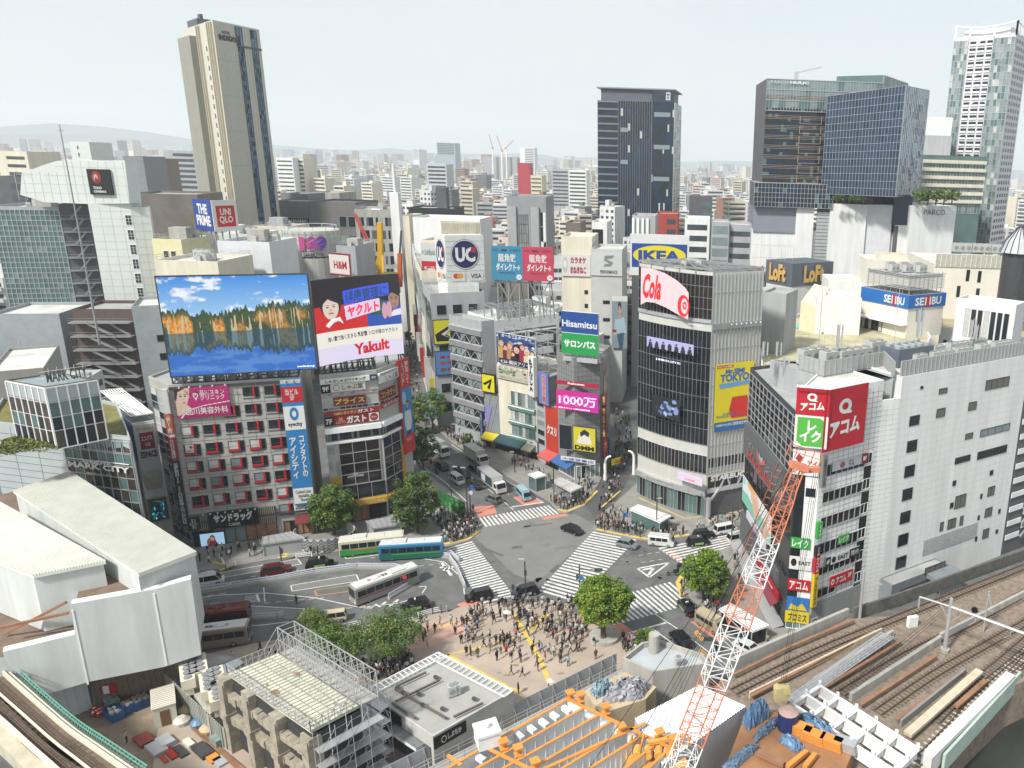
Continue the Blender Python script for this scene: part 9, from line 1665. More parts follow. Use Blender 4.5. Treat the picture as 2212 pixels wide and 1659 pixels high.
def cwd(poly,n,place,group,z=.13,sep=.5,face=None):
 k=0;tries=0;mine=[];xs=[q[0] for q in poly];ys=[q[1] for q in poly]
 while k<n and tries<n*40:
  tries+=1;x,y=rp.uniform(min(xs),max(xs)),rp.uniform(min(ys),max(ys))
  if not inside((x,y),poly):continue
  p_=P(x,y,z)
  if any((p_-q).length<sep for q in mine):continue
  if any((p_.x-a)**2+(p_.y-b)**2<6 for a,b in VEH):continue
  mine.append(p_);k+=1;add_p(p_,place,group,rz=None if face is None else rp.gauss(face,.7))
T_=lambda n:next(t for t in TOPS+PANTS if t[0]==n)
PZ='on the open plaza'
for x,y,pose,tp,pn,desc in ((1186,1499,'skirt','black','black','with a white parasol near the fence'),(1129,1461,'walk','charcoal','black','alone in the lower middle of the plaza'),(1105,1459,'stride','grey','khaki','left of the lone dark walker on the plaza'),(1178,1432,'bag','red','white','with a red backpack by the yellow line'),(1123,1421,'phone','grey','black','alone in the centre of the plaza'),(1094,1414,'skirt','red','black','in red among a pair on the plaza'),(1082,1412,'stand','brown','black','child size beside the red one'),(1105,1430,'stand','charcoal','white','in white trousers left of centre'),(1074,1427,'phone','black','black','taking a picture at the left of the plaza'),(1032,1420,'stand','olive','olive' if 0 else 'khaki','in olive on the left of the plaza'),(1008,1416,'skirt','black','black','at the left edge of the plaza pair'),(1017,1417,'stand','charcoal','black','beside the black dressed one at left'),(997,1391,'stand','black','black','on the pink paved strip edge'),(1072,1391,'stand','black','black','halfway up the left of the plaza'),(1096,1388,'bag','black','navy','with rucksack on the upper left plaza'),(1162,1450,'stand','black','grey','near the yellow line lower right'),(1212,1422,'stand','charcoal','charcoal' if 0 else 'grey','right of the parasol on the plaza'),(1232,1410,'walk','white','black','walking right of the yellow line'),(1246,1408,'stride','black','black','striding toward the fence'),(1252,1408,'walk','brown','black','last of the three walking to the fence'),(1287,1424,'stand','brown','black','by the grey fence below the big tree'),(1165,1404,'skirt','charcoal','black','with a white bag beside the yellow line'),(1203,1393,'stand','grey','black','alone right of the yellow fork'),(1219,1385,'bag','charcoal','black','alone upper right of the yellow fork'),(1187,1411,'walk','white','black','in a white top right of the yellow line'),(940,1367,'walk','black','black','walking on the pink area'),(951,1351,'walk','white','grey','small figure at the top of the pink area'),(975,1350,'stride','white','khaki','walking at the top of the pink area'),(1115,1377,'skirt','pink','blue jean','in pink above the yellow side line'),(1110,1363,'skirt','white','white','in white by the yellow fork'),(1117,1362,'stand','navy' if 0 else 'dark navy','white','next to the white dressed pair'),(1120,1498,'stand','black','black','at the fence below the flat roof'),(808,1628,'stride','black','black','at the bottom beside the scaffold'),(835,1622,'skirt','black','black','second of two at the bottom left passage'),(848,1600,'walk','khaki' if 0 else 'beige','khaki','in a hat in the bottom passage')):add_p(P(x,y,.14),desc,'people spread over the open plaza',pose,T_(tp),T_(pn),rp.uniform(0,6.28))
G1_='crowd waiting at the plaza kerb'
cwd([(1005,1325),(1045,1308),(1120,1303),(1238,1306),(1255,1330),(1268,1370),(1200,1372),(1120,1345),(1050,1350),(1010,1345)],84,'in the dense crowd at the plaza kerb',G1_,face=.3);cwd([(1110,1345),(1250,1350),(1290,1400),(1200,1390),(1130,1372)],26,'behind the dense crowd under the big tree',G1_);cwd([(1000,1345),(1030,1340),(1035,1398),(1005,1385)],16,'in the small group right of the pink area','small group right of the pink area',sep=.45);cwd([(950,1340),(1250,1380),(1260,1440),(1000,1430)],24,PZ,'people spread over the open plaza');cwd([(1075,1380),(1110,1380),(1105,1405),(1080,1400)],7,'in the knot of people left of the yellow line','people spread over the open plaza')
cwd([(1345,1382),(1375,1385),(1378,1412),(1345,1408)],14,'beside the small tree by the fence','group by the small tree');cwd([(785,1440),(880,1425),(905,1440),(870,1452),(800,1480),(770,1470)],46,'around the round dark planter','people around the dark planter');cwd([(900,1345),(935,1340),(935,1400),(905,1400)],6,'left edge of the plaza under the feathery tree','people around the dark planter')
cwd([(950,1175),(968,1130),(1000,1115),(1026,1120),(1034,1146),(1010,1162),(985,1172)],95,'in the crowd on the cafe corner by the left crossing','crowd on the cafe corner',face=-.8);cwd([(925,1120),(960,1105),(985,1120),(955,1150)],20,'behind the cafe corner crowd','crowd on the cafe corner')
cwd([(1186,1080),(1215,1104),(1262,1090),(1275,1070),(1250,1066)],60,'in the crowd at the book shop corner','crowd at the book shop corner',face=-1.6);cwd([(1100,1000),(1200,1060),(1190,1035),(1120,985)],28,'walking past the book shop row','people on the book shop pavement');cwd([(1220,1040),(1275,1030),(1290,1060),(1240,1075)],16,'outside the book shop door','people on the book shop pavement')
cwd([(1283,1140),(1300,1120),(1370,1140),(1480,1148),(1480,1157),(1405,1166),(1372,1160),(1300,1146)],80,'in the crowd before the curved glass block','crowd before the curved glass block',face=-1.8);cwd([(1290,1120),(1330,1095),(1400,1130),(1330,1130)],16,'beside the entrance before the curved glass block','crowd before the curved glass block')
cwd([(1300,1060),(1335,1070),(1368,1000),(1358,890),(1325,880),(1332,960)],85,'in the narrow lane behind the gate','crowd in the narrow lane',z=.02);cwd([(1290,1110),(1330,1080),(1340,1060),(1300,1070)],12,'at the mouth of the narrow lane','crowd in the narrow lane',z=.02)
cwd([(945,925),(985,930),(1048,972),(1020,985),(965,945)],52,'at the foot of the logo tower','people at the foot of the logo tower');cwd([(873,640),(884,640),(905,830),(880,830)],75,'far up the avenue pavement','people far up the avenue');cwd([(884,830),(905,830),(925,900),(905,905)],20,'on the avenue pavement behind the trees','people far up the avenue')
cwd([(425,1195),(640,1165),(640,1185),(480,1215),(430,1215)],26,'on the drugstore pavement','people on the drugstore pavement');cwd([(655,1195),(700,1188),(705,1196),(660,1204)],5,'by the pipe rail below the drugstore','people on the drugstore pavement');cwd([(1500,1140),(1600,1112),(1605,1130),(1500,1150)],18,'under the pale ribbed block','people under the pale ribbed block');cwd([(1480,1250),(1510,1240),(1560,1330),(1500,1310)],22,'on the right corner pavement beside the trees','people on the right corner');cwd([(1570,1340),(1660,1380),(1665,1400),(1590,1370)],12,'beside the loan sign corner street door','people on the right corner');cwd([(1540,1220),(1590,1190),(1600,1260),(1560,1260)],12,'behind the right corner trees','people on the right corner')
cwd([(1475,1255),(1480,1280),(1465,1270)],2,'at the end of the lower right crossing','people on the right corner');cwd([(480,1425),(600,1400),(600,1420),(500,1440)],4,'on the pavement beside the red coach','people beside the red coach');cwd([(270,1600),(276,1600),(276,1606)],1,'in helmet in the construction yard','yard workers');add_p(P(1226,1302,.03),'alone on the diagonal crossing','people crossing','walk');add_p(P(1473,1290,.14),'alone at the end of the lower right crossing','people crossing','stand');add_p(P(641,1305,.03),'standing on the terminal road island','people on the terminal island','stand');add_p(P(780,1300,.03),'standing between the bus bays','people on the terminal island','stand');add_p(P(452,1218,.03),'in black crossing at the far left','people crossing','walk')
ppl.sort(key=lambda d:(d['p']-V3((0,0,CAMH))).length)
HAIR=['141010','1C1614','2A1E18','4A3424','0E0E10'];act={'stand':'standing','phone':'holding up a hand','walk':'walking','stride':'striding','skirt':'in a long skirt','bag':'touching a shoulder strap'}
import re
for d in ppl[:300]:
 o=bpy.data.objects.new('person',PM[d['pose']]);C.objects.link(o);o.location=d['p'];s_=rp.uniform(.94,1.08)*(.7 if 'child' in d['place'] else 1);o.scale=(s_*1.05,s_*1.05,s_);o.rotation_euler=(0,0,d['rz'])
 for i,m in enumerate((cm('C8A08A'),cm(d['top'][1],.85),cm(d['pant'][1],.85),cm('181818'),cm(rp.choice(HAIR),.7))):o.material_slots[i].link='OBJECT';o.material_slots[i].material=m
 lb='person in %s top and %s %s, %s %s'%(d['top'][0],d['pant'][0],'skirt' if d['pose']=='skirt' else 'trousers',act[d['pose']] if d['pose'] !='skirt' else 'standing',d['place']);tag(o,' '.join(lb.split()[:16]),'person',d['g'])
mb=MB();mats_=[cm('C8A08A')]+[cm(t[1],.85) for t in TOPS]+[cm(t[1],.85) for t in PANTS]+[cm('181818'),cm('141010',.7)]
arr={k:(np.array([tuple(v.co) for v in PM[k].vertices]),[(tuple(p_.vertices),p_.material_index) for p_ in PM[k].polygons]) for k in POSES}
for d in ppl[300:]:
 v,f=arr[d['pose']];c_,s_=cos(d['rz']),sin(d['rz']);n=len(mb.v);ti=1+TOPS.index(d['top']);pi_=1+len(TOPS)+PANTS.index(d['pant'])
 mb.v+=[(d['p'].x+x*c_-y*s_,d['p'].y+x*s_+y*c_,d['p'].z+z) for x,y,z in v.tolist()]
 for q_,mi in f:mb.f.append(tuple(n+i for i in q_));mb.m.append((0,ti,pi_,len(mats_)-2,len(mats_)-1)[mi])
o=mb.mk_('distant_crowd',mats_);o['kind']='stuff'
def umbrella(px,col,lb):p_=P(*px,.14)+V3((.25,.1,0));rt_=thg('umbrella',lb,'umbrella',p_);mb=MB();mb.tube(p_+V3((0,0,2.0)),p_+V3((0,0,2.32)),.58,10,r2=.03);mb.mk_('canopy',cm(col),rt_);mb=MB();mb.bar(p_+V3((0,0,1.1)),p_+V3((0,0,2.3)),.03);mb.mk_('shaft',dst,rt_)
umbrella((1186,1499),'E8E4E0','white parasol held low on the plaza near the fence');umbrella((1092,1348),'E8E8E4','white parasol inside the kerb crowd, left part');umbrella((1448,1140),'202430','dark umbrella before the curved glass block')
for i,(x,y) in enumerate(((1350,1400),(1362,1392),(1356,1408),(1372,1396))):pass
# city behind
def near_foot(x,y,r):
 for f in FOOT:
  if inside((x,y),f):return True
  for a,b in f:
   if (a-x)**2+(b-y)**2<r*r:return True
  for i in range(len(f)):
   a,b=f[i],f[(i+1)%len(f)];m_=((a[0]+b[0])/2,(a[1]+b[1])/2)
   if (m_[0]-x)**2+(m_[1]-y)**2<r*r:return True
 return False
av0,av1=P(915,960),P(866,560);l0,l1=P(1320,1040),P(1345,820)
def seg_d(x,y,a,b):d=b-a;t=max(0,min(1,((x-a.x)*d.x+(y-a.y)*d.y)/(d.x**2+d.y**2)));return hypot(a.x+d.x*t-x,a.y+d.y*t-y)
rc_=random.Random(2024)
WALLS=[('white',(.58,.59,.585),7),('pale grey',(.5,.51,.52),8),('cream',(.60,.56,.46),5),('grey',(.34,.35,.36),5),('beige',(.48,.42,.33),3),('brown brick',(.26,.14,.09),2.2),('dark grey',(.13,.135,.14),1.6),('red brown',(.32,.12,.08),.8),('pinkish',(.52,.42,.38),1.5)]
wmat={n:mat('city_'+n.replace(' ','_'),c,.8,.14,.3,streak=True) for n,c,_ in WALLS}
def place_of(px):
 for lim,s in ((60,'at the far left edge'),(340,'behind the cinema tower'),(600,'around the beige hotel tower'),(760,'right of the beige hotel tower'),(880,'behind the round tower'),(1000,'above the logo tower'),(1180,'above the twin billboards'),(1290,'left of the navy glass tower'),(1470,'around the navy glass tower'),(1650,'between the navy tower and the striped tower'),(2000,'below the mirror towers')):
  if px<lim:return s
 return 'at the far right edge'
def cbuild(mb,x,y,w_,d_,h,ang,wi,ri,full):
 e=V3((cos(ang),sin(ang),0));f_=V3((-sin(ang),cos(ang),0));c=V3((x,y,0));mb.rbox((x,y),ang,w_,d_,-.5,h,wi,ri)
 if full==0:
  for k in range(int(h/3.4)):
   z=h-2.6-k*3.4
   if z<2 or k>9:break
   o=c-e*w_*.44-f_*(d_/2+.06);mb.poly([o+V3((0,0,z)),o+e*w_*.88+V3((0,0,z)),o+e*w_*.88+V3((0,0,z+1.5)),o+V3((0,0,z+1.5))],2)
  return
 fh=3.3;style=rc_.random()
 for s,(ax_,ay_,L_,D_) in enumerate(((e,f_,w_,d_),(f_,-e,d_,w_),(-f_,e,d_,w_))):
  fr_=Fr(c-ax_*L_/2-ay_*D_/2,c+ax_*L_/2-ay_*D_/2);blank=s and rc_.random()<.35
  if blank:continue
  for k in range(int((h-1.5)/fh)):
   z=h-2.5-k*fh
   if z<2 or k>12:break
   if style<.4:fr_.quad(mb,L_*.07,L_*.93,z,z+1.5,.05,2);[fr_.box(mb,L_*.07+L_*.86*i/6-.1,L_*.07+L_*.86*i/6+.1,z,z+1.5,.0,.12,wi) for i in range(1,6)] if full>1 else None
   elif style<.7 or L_<7:
    n_=max(2,int(L_/2.6));[fr_.quad(mb,L_*(i+.25)/n_,L_*(i+.75)/n_,z,z+1.5,.05,2 if rc_.random()<.85 else 4) for i in range(n_)]
   else:fr_.quad(mb,L_*.05,L_*.95,z,z+1.9,.04,2);fr_.box(mb,L_*.03,L_*.97,z-.4,z+.65,.0,1.0,wi)
 t=.3
 for a_,b_ in ((-1,0),(1,0),(0,-1),(0,1)):
  if a_:mb.obb(c+e*(a_*(w_/2-.15)-.15)-f_*d_/2+V3((0,0,h)),e*.3,f_*d_,(0,0,.8),wi)
  else:mb.obb(c+f_*(b_*(d_/2-.15)-.15)-e*(w_/2-.3)+V3((0,0,h)),e*(w_-.6),f_*.3,(0,0,.8),wi)
 q_=c+e*rc_.uniform(-.25,.25)*w_+f_*rc_.uniform(-.2,.2)*d_;mb.rbox(q_,ang,w_*rc_.uniform(.2,.4),d_*rc_.uniform(.25,.4),h,h+rc_.uniform(2.2,4),wi,ri)
 for _ in range(rc_.randint(2,6) if full>1 else 2):q_=c+e*rc_.uniform(-.42,.42)*w_+f_*rc_.uniform(-.42,.42)*d_;s_=rc_.uniform(.6,1.5);mb.rbox(q_,ang,s_*1.5,s_,h,h+s_*1.1,3)
 if rc_.random()<.2:q_=c+e*rc_.uniform(-.3,.3)*w_;mb.tube(q_+V3((0,0,h)),q_+V3((0,0,h+2.4)),1,8,5)
 if rc_.random()<.15:q_=c+e*rc_.uniform(-.3,.3)*w_;mb.bar(q_+V3((0,0,h)),q_+V3((0,0,h+7)),.15,None,3)
cand=[];Yc=168.
while Yc<7500:
 cell=(13 if Yc<330 else 10)+Yc*.0135;xl=ray(-60,600).x*Yc*1.03;xr=ray(2270,600).x*Yc*1.03;x=xl-rc_.random()*cell
 while x<xr+cell:
  px_c=x+rc_.uniform(-.15,.15)*cell;py_c=Yc+rc_.uniform(-.2,.2)*cell;w_=cell*rc_.uniform(.5,.86);d_=cell*rc_.uniform(.45,.8);x+=cell
  sx_,sy_=proj((px_c,py_c,10))
  if not (-120<sx_<2330):continue
  if near_foot(px_c,py_c,w_*.62+2):continue
  if Yc<480 and (seg_d(px_c,py_c,av0,av1)<w_*.5+9.5 or seg_d(px_c,py_c,l0,l1)<w_*.5+4):continue
  if Yc<210 and not (sx_<330 or (1100<sx_<1200 and py_c>190) or sx_>1640 and py_c>150):
   if py_c<180 or 1180<sx_<1420 or 330<sx_<960:continue
  if Yc<245 and 560<sx_<960:continue
  u=rc_.random();base_=16 if Yc<480 else 9
  h=base_*rc_.uniform(.6,1.5)
  if Yc<420:h=rc_.uniform(16,31)
  elif u>.93:h=rc_.uniform(26,44)
  elif u>.8:h=rc_.uniform(18,28)
  if Yc>2500:w_*=.8;h=rc_.uniform(8,24)+(rc_.random()>.96)*rc_.uniform(20,60)
  if 1180<sx_<1300 and Yc<300:h=min(h,20)
  if rc_.random()<(.2 if 480<Yc<2500 else .02):cand.append(('t',px_c,py_c,cell));continue
  ang=(-.35 if rc_.random()<.7 else .3)+rc_.uniform(-.12,.12)
  cand.append(('b',px_c,py_c,w_,d_,h,ang,rc_.choices(WALLS,[q[2] for q in WALLS])[0],(w_*h)/(Yc*Yc)))
 Yc+=cell*.95
blds=sorted([c for c in cand if c[0]=='b'],key=lambda c:-c[8]);big,rest=blds[:290],blds[290:]
roofs=[roof_g,roof_l,mat('roof_green',(.16,.22,.17),.9,.3,.3),mat('roof_pale',(.56,.56,.54),.9,.2,.2),mat('roof_brown',(.3,.2,.15),.9,.3,.3)]
gm_=mat('far_window',(.06,.075,.085),.2,.4,.2);tankm=cm('C8C5A8')
for c in big:
 _,x,y,w_,d_,h,ang,wl,_s=c;rt_=bpy.data.objects.new('x',None) if 0 else None;mb=MB();cbuild(mb,x,y,w_,d_,h,ang,0,1,2 if y<420 else 1)
 dist='near' if y<300 else ('middle distance' if y<550 else 'distant');size='tall' if h>24 else ('low' if h<13 else 'mid height');sx_,sy_=proj((x,y,h))
 o=mb.mk_('city_building',[wmat[wl[0]],rc_.choices(roofs,[5,4,1,4,1])[0],gm_,alu,curtain,tankm]);o.data.transform(Matrix.Translation((-x,-y,0)));o.location=(x,y,0);tag(o,'%s %s building %s, %s row'%(size,wl[0],place_of(sx_),{'near':'nearer','middle distance':'middle','distant':'far'}[dist]),'building','city buildings of the background')
mb=MB();wm_=[wmat[n] for n,_,_ in WALLS];M_=wm_[:1]+[roof_l,gm_]+wm_[1:]+[roof_g]
for c in rest:
 _,x,y,w_,d_,h,ang,wl,_s=c;wi=WALLS.index(wl);wi=0 if wi==0 else wi+2;n0=len(mb.f);cbuild(mb,x,y,w_,d_,h,ang,wi,rc_.choice([1,1,len(M_)-1,wi]),0)
 if y<2600:mb.rbox((x+rc_.uniform(-.2,.2)*w_,y+rc_.uniform(-.2,.2)*d_),ang,w_*.3,d_*.3,h,h+rc_.uniform(2,4),wi,1)
o=mb.mk_('distant_city',M_);o['kind']='stuff'
tr=[c for c in cand if c[0]=='t'];mb=MB();rl=random.Random(8);nt_=0
for i,(_,x,y,cell) in enumerate(tr):
 if y<1100 and nt_<70:
  nt_+=1;tree('rounded green tree among roofs %s, %s row'%(place_of(proj((x,y,5))[0]),'nearer' if y<700 else 'far'),(0,0),11,cell*.32,5,[rl.choice([leafB,leafC,leafA,leafY]),leafC],26,22,.9,900+i,wpos=(x,y,0),group='trees among the distant roofs')
 else:
  for k in range(5):leaves(mb,V3((x+rl.uniform(-.3,.3)*cell,y+rl.uniform(-.3,.3)*cell,7)),cell*.22,30,cell*.05,rl.randrange(3),rl,.6)
for k in range(90):x_=rl.uniform(-330,-90);y_=620+rl.uniform(-30,60);leaves(mb,V3((x_,y_,rl.uniform(6,14))),9,60,1.2,rl.randrange(4),rl,.6)
o=mb.mk_('distant_woods',[leafB,leafC,leafA,leafY]);o['kind']='stuff'
ap=[P(948,925),P(930,880),P(915,820),P(906,760),P(900,705),P(896,660),P(892,630)]
for k,(yt,wm_2) in enumerate(((640,wG_),(592,wC_),(560,wW_),(548,wG_),(540,wW_),(545,wC_))):
 a,b=ap[k+1],ap[k];f_=Fr(a,b);z_=HT(b,yt);o=Bld('narrow avenue shop building, %s one up the right side'%('nearest','second','third','fourth','fifth','sixth')[k],[a,b,b-f_.n*13,a-f_.n*13],0,z_,wm_2,ppt=.7,name='shop_building');f_=o.fr(0);cwl(o.root,f_,.4,f_.L-.4,1,z_-2,3,7,[gls,gll,wm_2],None)
 f2=o.fr(1);wds(o.root,f2,.5,f2.L-1,3,z_-1,3,6,.6,.5);rge(o,4,k%2>0)
 for j in range(3):
  u=f_.L*(.2+.3*j);c=f_.pt(u,0);fs_=Fr(c,c+f_.n*1.2);z0_=rc_.uniform(4,9);cl=rc_.choice(['C02830','E8E8E4','2C64B0','8A2028','E0C030','D8D8D4']);sign('%s %s upright sign on the %s avenue shop building'%(('far','middle','near')[j],{'C02830':'red','E8E8E4':'white','2C64B0':'blue','8A2028':'maroon','E0C030':'yellow','D8D8D4':'pale'}[cl],('nearest','second','third','fourth','fifth','sixth')[k]),fs_,.1,1.2,z0_,z0_+rc_.uniform(4,9),cl,[('r',.25,.06,.75,.94,'E8E0D0' if cl[0] in 'C28' else 'A02830')],tk=.3,d=0)
 if k==0:
  g_=Fr(b,b-f_.n*5.5+V3((0,0,0)));g_=o.fr(1);W_=min(g_.L-.3,6)
  for lb,z0_,z1_,cl,it in (('yellow and black angular advert panel left of the logo tower',z_-12,z_-6,'E0DC30',[('p',[(.05,.6),(.9,.1),(.9,.3),(.5,.6),(.9,.9),(.1,.9)],'1A1A1A'),('p',[(.3,.6),(.8,.3),(.45,.65),(.8,.85)],'E8E8E8')]),('blue advert with three eyeglasses left of the logo tower',z_-20,z_-14,'5A90D0',[('e',.3,.25,.12,.07,'A04038'),('e',.6,.25,.12,.07,'A04038'),('e',.3,.5,.12,.07,'B0503A'),('e',.6,.5,.12,.07,'B0503A'),('e',.3,.78,.12,.07,'A04038'),('e',.6,.78,.12,.07,'A04038')])):sign(lb,g_,.2,W_,z0_,z1_,cl,it,**BB,edge=dst)
def far(lb,cf,tl,tr,Y,d,wm,style=1,name='office_tower',bands=12,gmx=gm_,nx=8,u=(.05,.95),bh=.5):
 b_=fb_(lb,cf(*tl),cf(*tr),Y,d,0,wm,roof_l,name=name);g_=b_.fr(0);h=b_.z1
 if bands:
  for k in range(bands):
   z=h-3-k*(3.6 if style==1 else 3.2);
   if z<2:break
   cwl(b_.root,g_,g_.L*u[0],g_.L*u[1],z,z+3.6*bh,nx,1,[gmx],None,'window_band')
 return b_
far('crimson slab tower with tiny windows in the far middle',e2,(1160,430),(1278,428),900,18,mat('crimson_wall',(.36,.02,.035),.6,.08),0,bands=0);far('banded blue grey office tower on the horizon, left of the cranes',e2,(360,225),(540,205),1900,40,mat('bluegrey_wall',(.3,.36,.4),.5),bands=18,bh=.6);far('wide stepped base of the banded horizon tower',e2,(345,345),(545,345),1890,40,mat('bluegrey_wall'),bands=0);far('white and grey office tower on the horizon, right of the cranes',e2,(1182,275),(1326,275),1750,30,wW_,bands=18,u=(.35,.95),bh=.5);
bcn=far('mesh wrapped concrete block under the three tower cranes on the horizon',e2,(825,365),(1155,355),1800,50,mat('mesh_wrap',(.3,.31,.31),.8),bands=8,bh=.6,gmx=wG_)
for i,(x,yb,yt,xj,yj) in enumerate(((912,365,265,880,140),(1002,355,290,955,155),(1048,355,275,1115,205))):
 p_=PY(*e2(x,yb),1790);q_=PY(*e2(x,yt),1790);j_=PY(*e2(xj,yj),1790);rt_=thg('tower_crane','thin red and white tower crane on the horizon, %s of three'%['left','middle','right'][i],'crane',p_,group='tower cranes on the horizon');mb=MB();mb.bar((p_.x,p_.y,0),q_,3);mb.mk_('mast',wW_,rt_);mb=MB();mb.bar(q_,j_,1.6);mb.bar(q_,q_+(q_-j_)*.18,3.5);mb.mk_('jib',cm('C89888'),rt_)
far('grey balcony apartment slab left of the beige hotel tower',a1,(1312,248),(1560,262),560,20,wG_,bands=12,u=(.2,.85),bh=.55,name='apartment_block');far('dark grey apartment block behind the cinema tower roof',a1,(970,295),(1130,300),480,20,mat('mid_grey'),bands=12,bh=.4,name='apartment_block',gmx=gll);far('brown stepped apartment block next to the dark grey one',a1,(1115,312),(1225,320),500,22,mat('brown_apt',(.2,.15,.12),.8),bands=10,bh=.45,name='apartment_block');far('pale round stair tower block behind the cinema tower roof',a1,(548,182),(705,190),420,16,mat('cinema_panel'),bands=12,u=(.35,.42),name='office_tower',nx=1);far('pale apartment block at the far left edge behind the cinema tower',a1,(-30,255),(218,300),380,20,wC_,bands=10,u=(.3,.9),bh=.4,name='apartment_block');far('black low house block at the left edge in front of the pale apartments',a1,(-40,462),(180,458),245,12,wD_,bands=3,u=(.5,.9),nx=2)
far('white banded apartment block right of the beige hotel tower',e1,(915,1250),(1045,1250),720,25,wW_,bands=10,bh=.35,name='apartment_block');far('brown and white apartment block beside the white banded one',e1,(1045,1255),(1130,1255),730,25,wC_,bands=10,bh=.45,name='apartment_block')
far('grey office block with chequered windows in the far middle left',e2,(258,440),(455,445),780,22,mat('pale_blk',(.45,.47,.48),.7),bands=10,bh=.5,u=(.08,.95),nx=6);far('cream apartment block right of the crimson slab',e2,(1290,555),(1400,560),760,22,mat('far_cream',(.56,.52,.38),.8),bands=8,bh=.35,name='apartment_block');far('grey grid apartment block further right of the crimson slab',e2,(1500,490),(1665,495),820,24,wG_,bands=10,bh=.45,name='apartment_block');far('white striped apartment tower with dark core left of the navy tower',e2,(1665,500),(1840,500),800,24,wW_,bands=10,bh=.45,name='apartment_block')
b=far('grey building clad in bundles of vertical ducts behind the twin billboards',e2,(1052,768),(1440,770),300,16,mat('duct_grey',(.24,.25,.26),.6),bands=0);g=b.fr(0);mb=MB()
for c0,c1 in ((.03,.22),(.64,.8)):[mb.tube(g.pt(g.L*(c0+(c1-c0)*i/7),2,.5),g.pt(g.L*(c0+(c1-c0)*i/7),b.z1-3,.5),.38,8) for i in range(8)]
mb.mk_('ducts',alu,b.root);cwl(b.root,g,g.L*.3,g.L*.53,5,b.z1-6,4,12,[mat('mid_grey'),stl],dst);cwl(b.root,g,g.L*.85,g.L*.98,5,b.z1-5,2,8,[wW_,gls],None)
b=far('black stepped hall with a red mark behind the logo tower',e2,(82,880),(520,890),330,16,mat('black_hall',(.02,.022,.028),.5),bands=0);g=b.fr(0);mb=MB();g.box(mb,g.L*.57,g.L*.8,b.z1,b.z1+9,-8,-4);mb.mk_('roof_fin',wD_,b.root);sign('red crest on the black stepped hall',g,g.L*.08,g.L*.2,b.z1-7,b.z1-4,'B01824',[('e',.5,.5,.2,.2,'401010')],tk=.1)
b=far('white blank wall block with louvred roof right behind the logo tower',e2,(125,985),(790,1000),250,14,wW_,bands=0);g=b.fr(0);mb=MB();[g.box(mb,g.L*.42+i*.55,g.L*.42+i*.55+.12,b.z1-5,b.z1,0,.5) for i in range(int(g.L*.55/.55))];mb.mk_('louvre_wall',wC_,b.root)
b=far('slim block carrying the white and red phone shop sign',e2,(205,1215),(360,1215),215,10,wC_,bands=0);g=b.fr(0);sign('white and red phone shop sign left of the logo tower',g,0,g.L,b.z1-10,b.z1,'C01C24',[('r',0,0,1,.48,'D8DCDC'),('t','= SoftBank',.08,.16,.92,.32,'7A8488'),('t','Y! mobile',.15,.62,.85,.8,WH)],tk=.3)
b=far('cream building with a karaoke sign right of the twin billboards',e2,(1592,1175),(1895,1180),225,14,wC_,bands=0);g=b.fr(0);window(b.root,g,g.L*.8,b.z1-15,1,1.2,dst,gls,1,1);window(b.root,g,g.L*.8,b.z1-19,1,1.2,dst,gls,1,1)
sign('white karaoke sign with red kana and a drawn cat',g,.1,g.L-.4,b.z1-10.4,b.z1-4.2,'E4E4E0',[('e',.12,.5,.09,.36,'C8C8C4'),('e',.12,.45,.06,.16,'F0F0EC'),('t','カラオケ',.3,.12,.85,.42,'B83030',dict(bold=.05)),('t','まねきねこ',.3,.55,.85,.88,'B83050',dict(bold=.05))],tk=.3)
b=far('grey white building with a striped emblem sign right of the karaoke building',e2,(1885,1300),(2195,1300),218,14,mat('duct_pale',(.44,.45,.43),.7),bands=0);g=b.fr(0);sign('white roof sign with grey slanted emblem and thin capitals',g,0,g.L,b.z1-6.5,b.z1,'D8DAD8',[('p',[(.45,.15),(.75,.12),(.7,.25),(.5,.3),(.72,.42),(.65,.6),(.4,.62),(.45,.5),(.6,.48),(.42,.36)],'8A8C90'),('t','PERFORMANCE',.3,.76,.85,.92,'505458')],tk=.2)
for k in range(5):z=b.z1-14-k*5;[window(b.root,g,g.L*(.42+.07*i),z,.7,1,dst,gls,1,1) for i in range(3)]
sign('tall fashion photo advert of a person in a pale blue jacket',Fr(g.pt(g.L*.68,0,.3),g.pt(g.L*1.25,0,.3)),0,g.L*.5,b.z1-27,b.z1-12,'90A0A8',[('c',Cv(30,50,'8A9AA0').re(0,0,1,.1,'E0E0E0').po([(.2,.45),(.8,.4),(.95,.7),(.1,.75)],'A8C4D0').face(.5,.28,.16,'C09A84','2A2220',.8).re(.05,.65,.3,.7,'B02028').po([(.3,.72),(.8,.7),(.7,1),(.5,1)],'3A5A70'),0,0,1,1)],tk=.2,**BB)
b=far('brown box building with small white capitals',e2,(1635,1035),(1780,1038),255,12,mat('brown_box',(.15,.12,.1),.6),bands=0);g=b.fr(0);sign('small white building name letters on the brown box',g,g.L*.2,g.L*.85,b.z1-4,b.z1-2,None,[('t','JOW',0,0,1,1,WH,dict(bold=.05))],tk=.1)
b=far('slim white block with long dark window slots left of the furniture billboard',e2,(1895,1030),(2045,1040),252,14,wW_,bands=0);g=b.fr(0);[window(b.root,g,g.L*(.12+.17*i),b.z1-6,1.0,9,dst,gls,1,3) for i in range(4)]
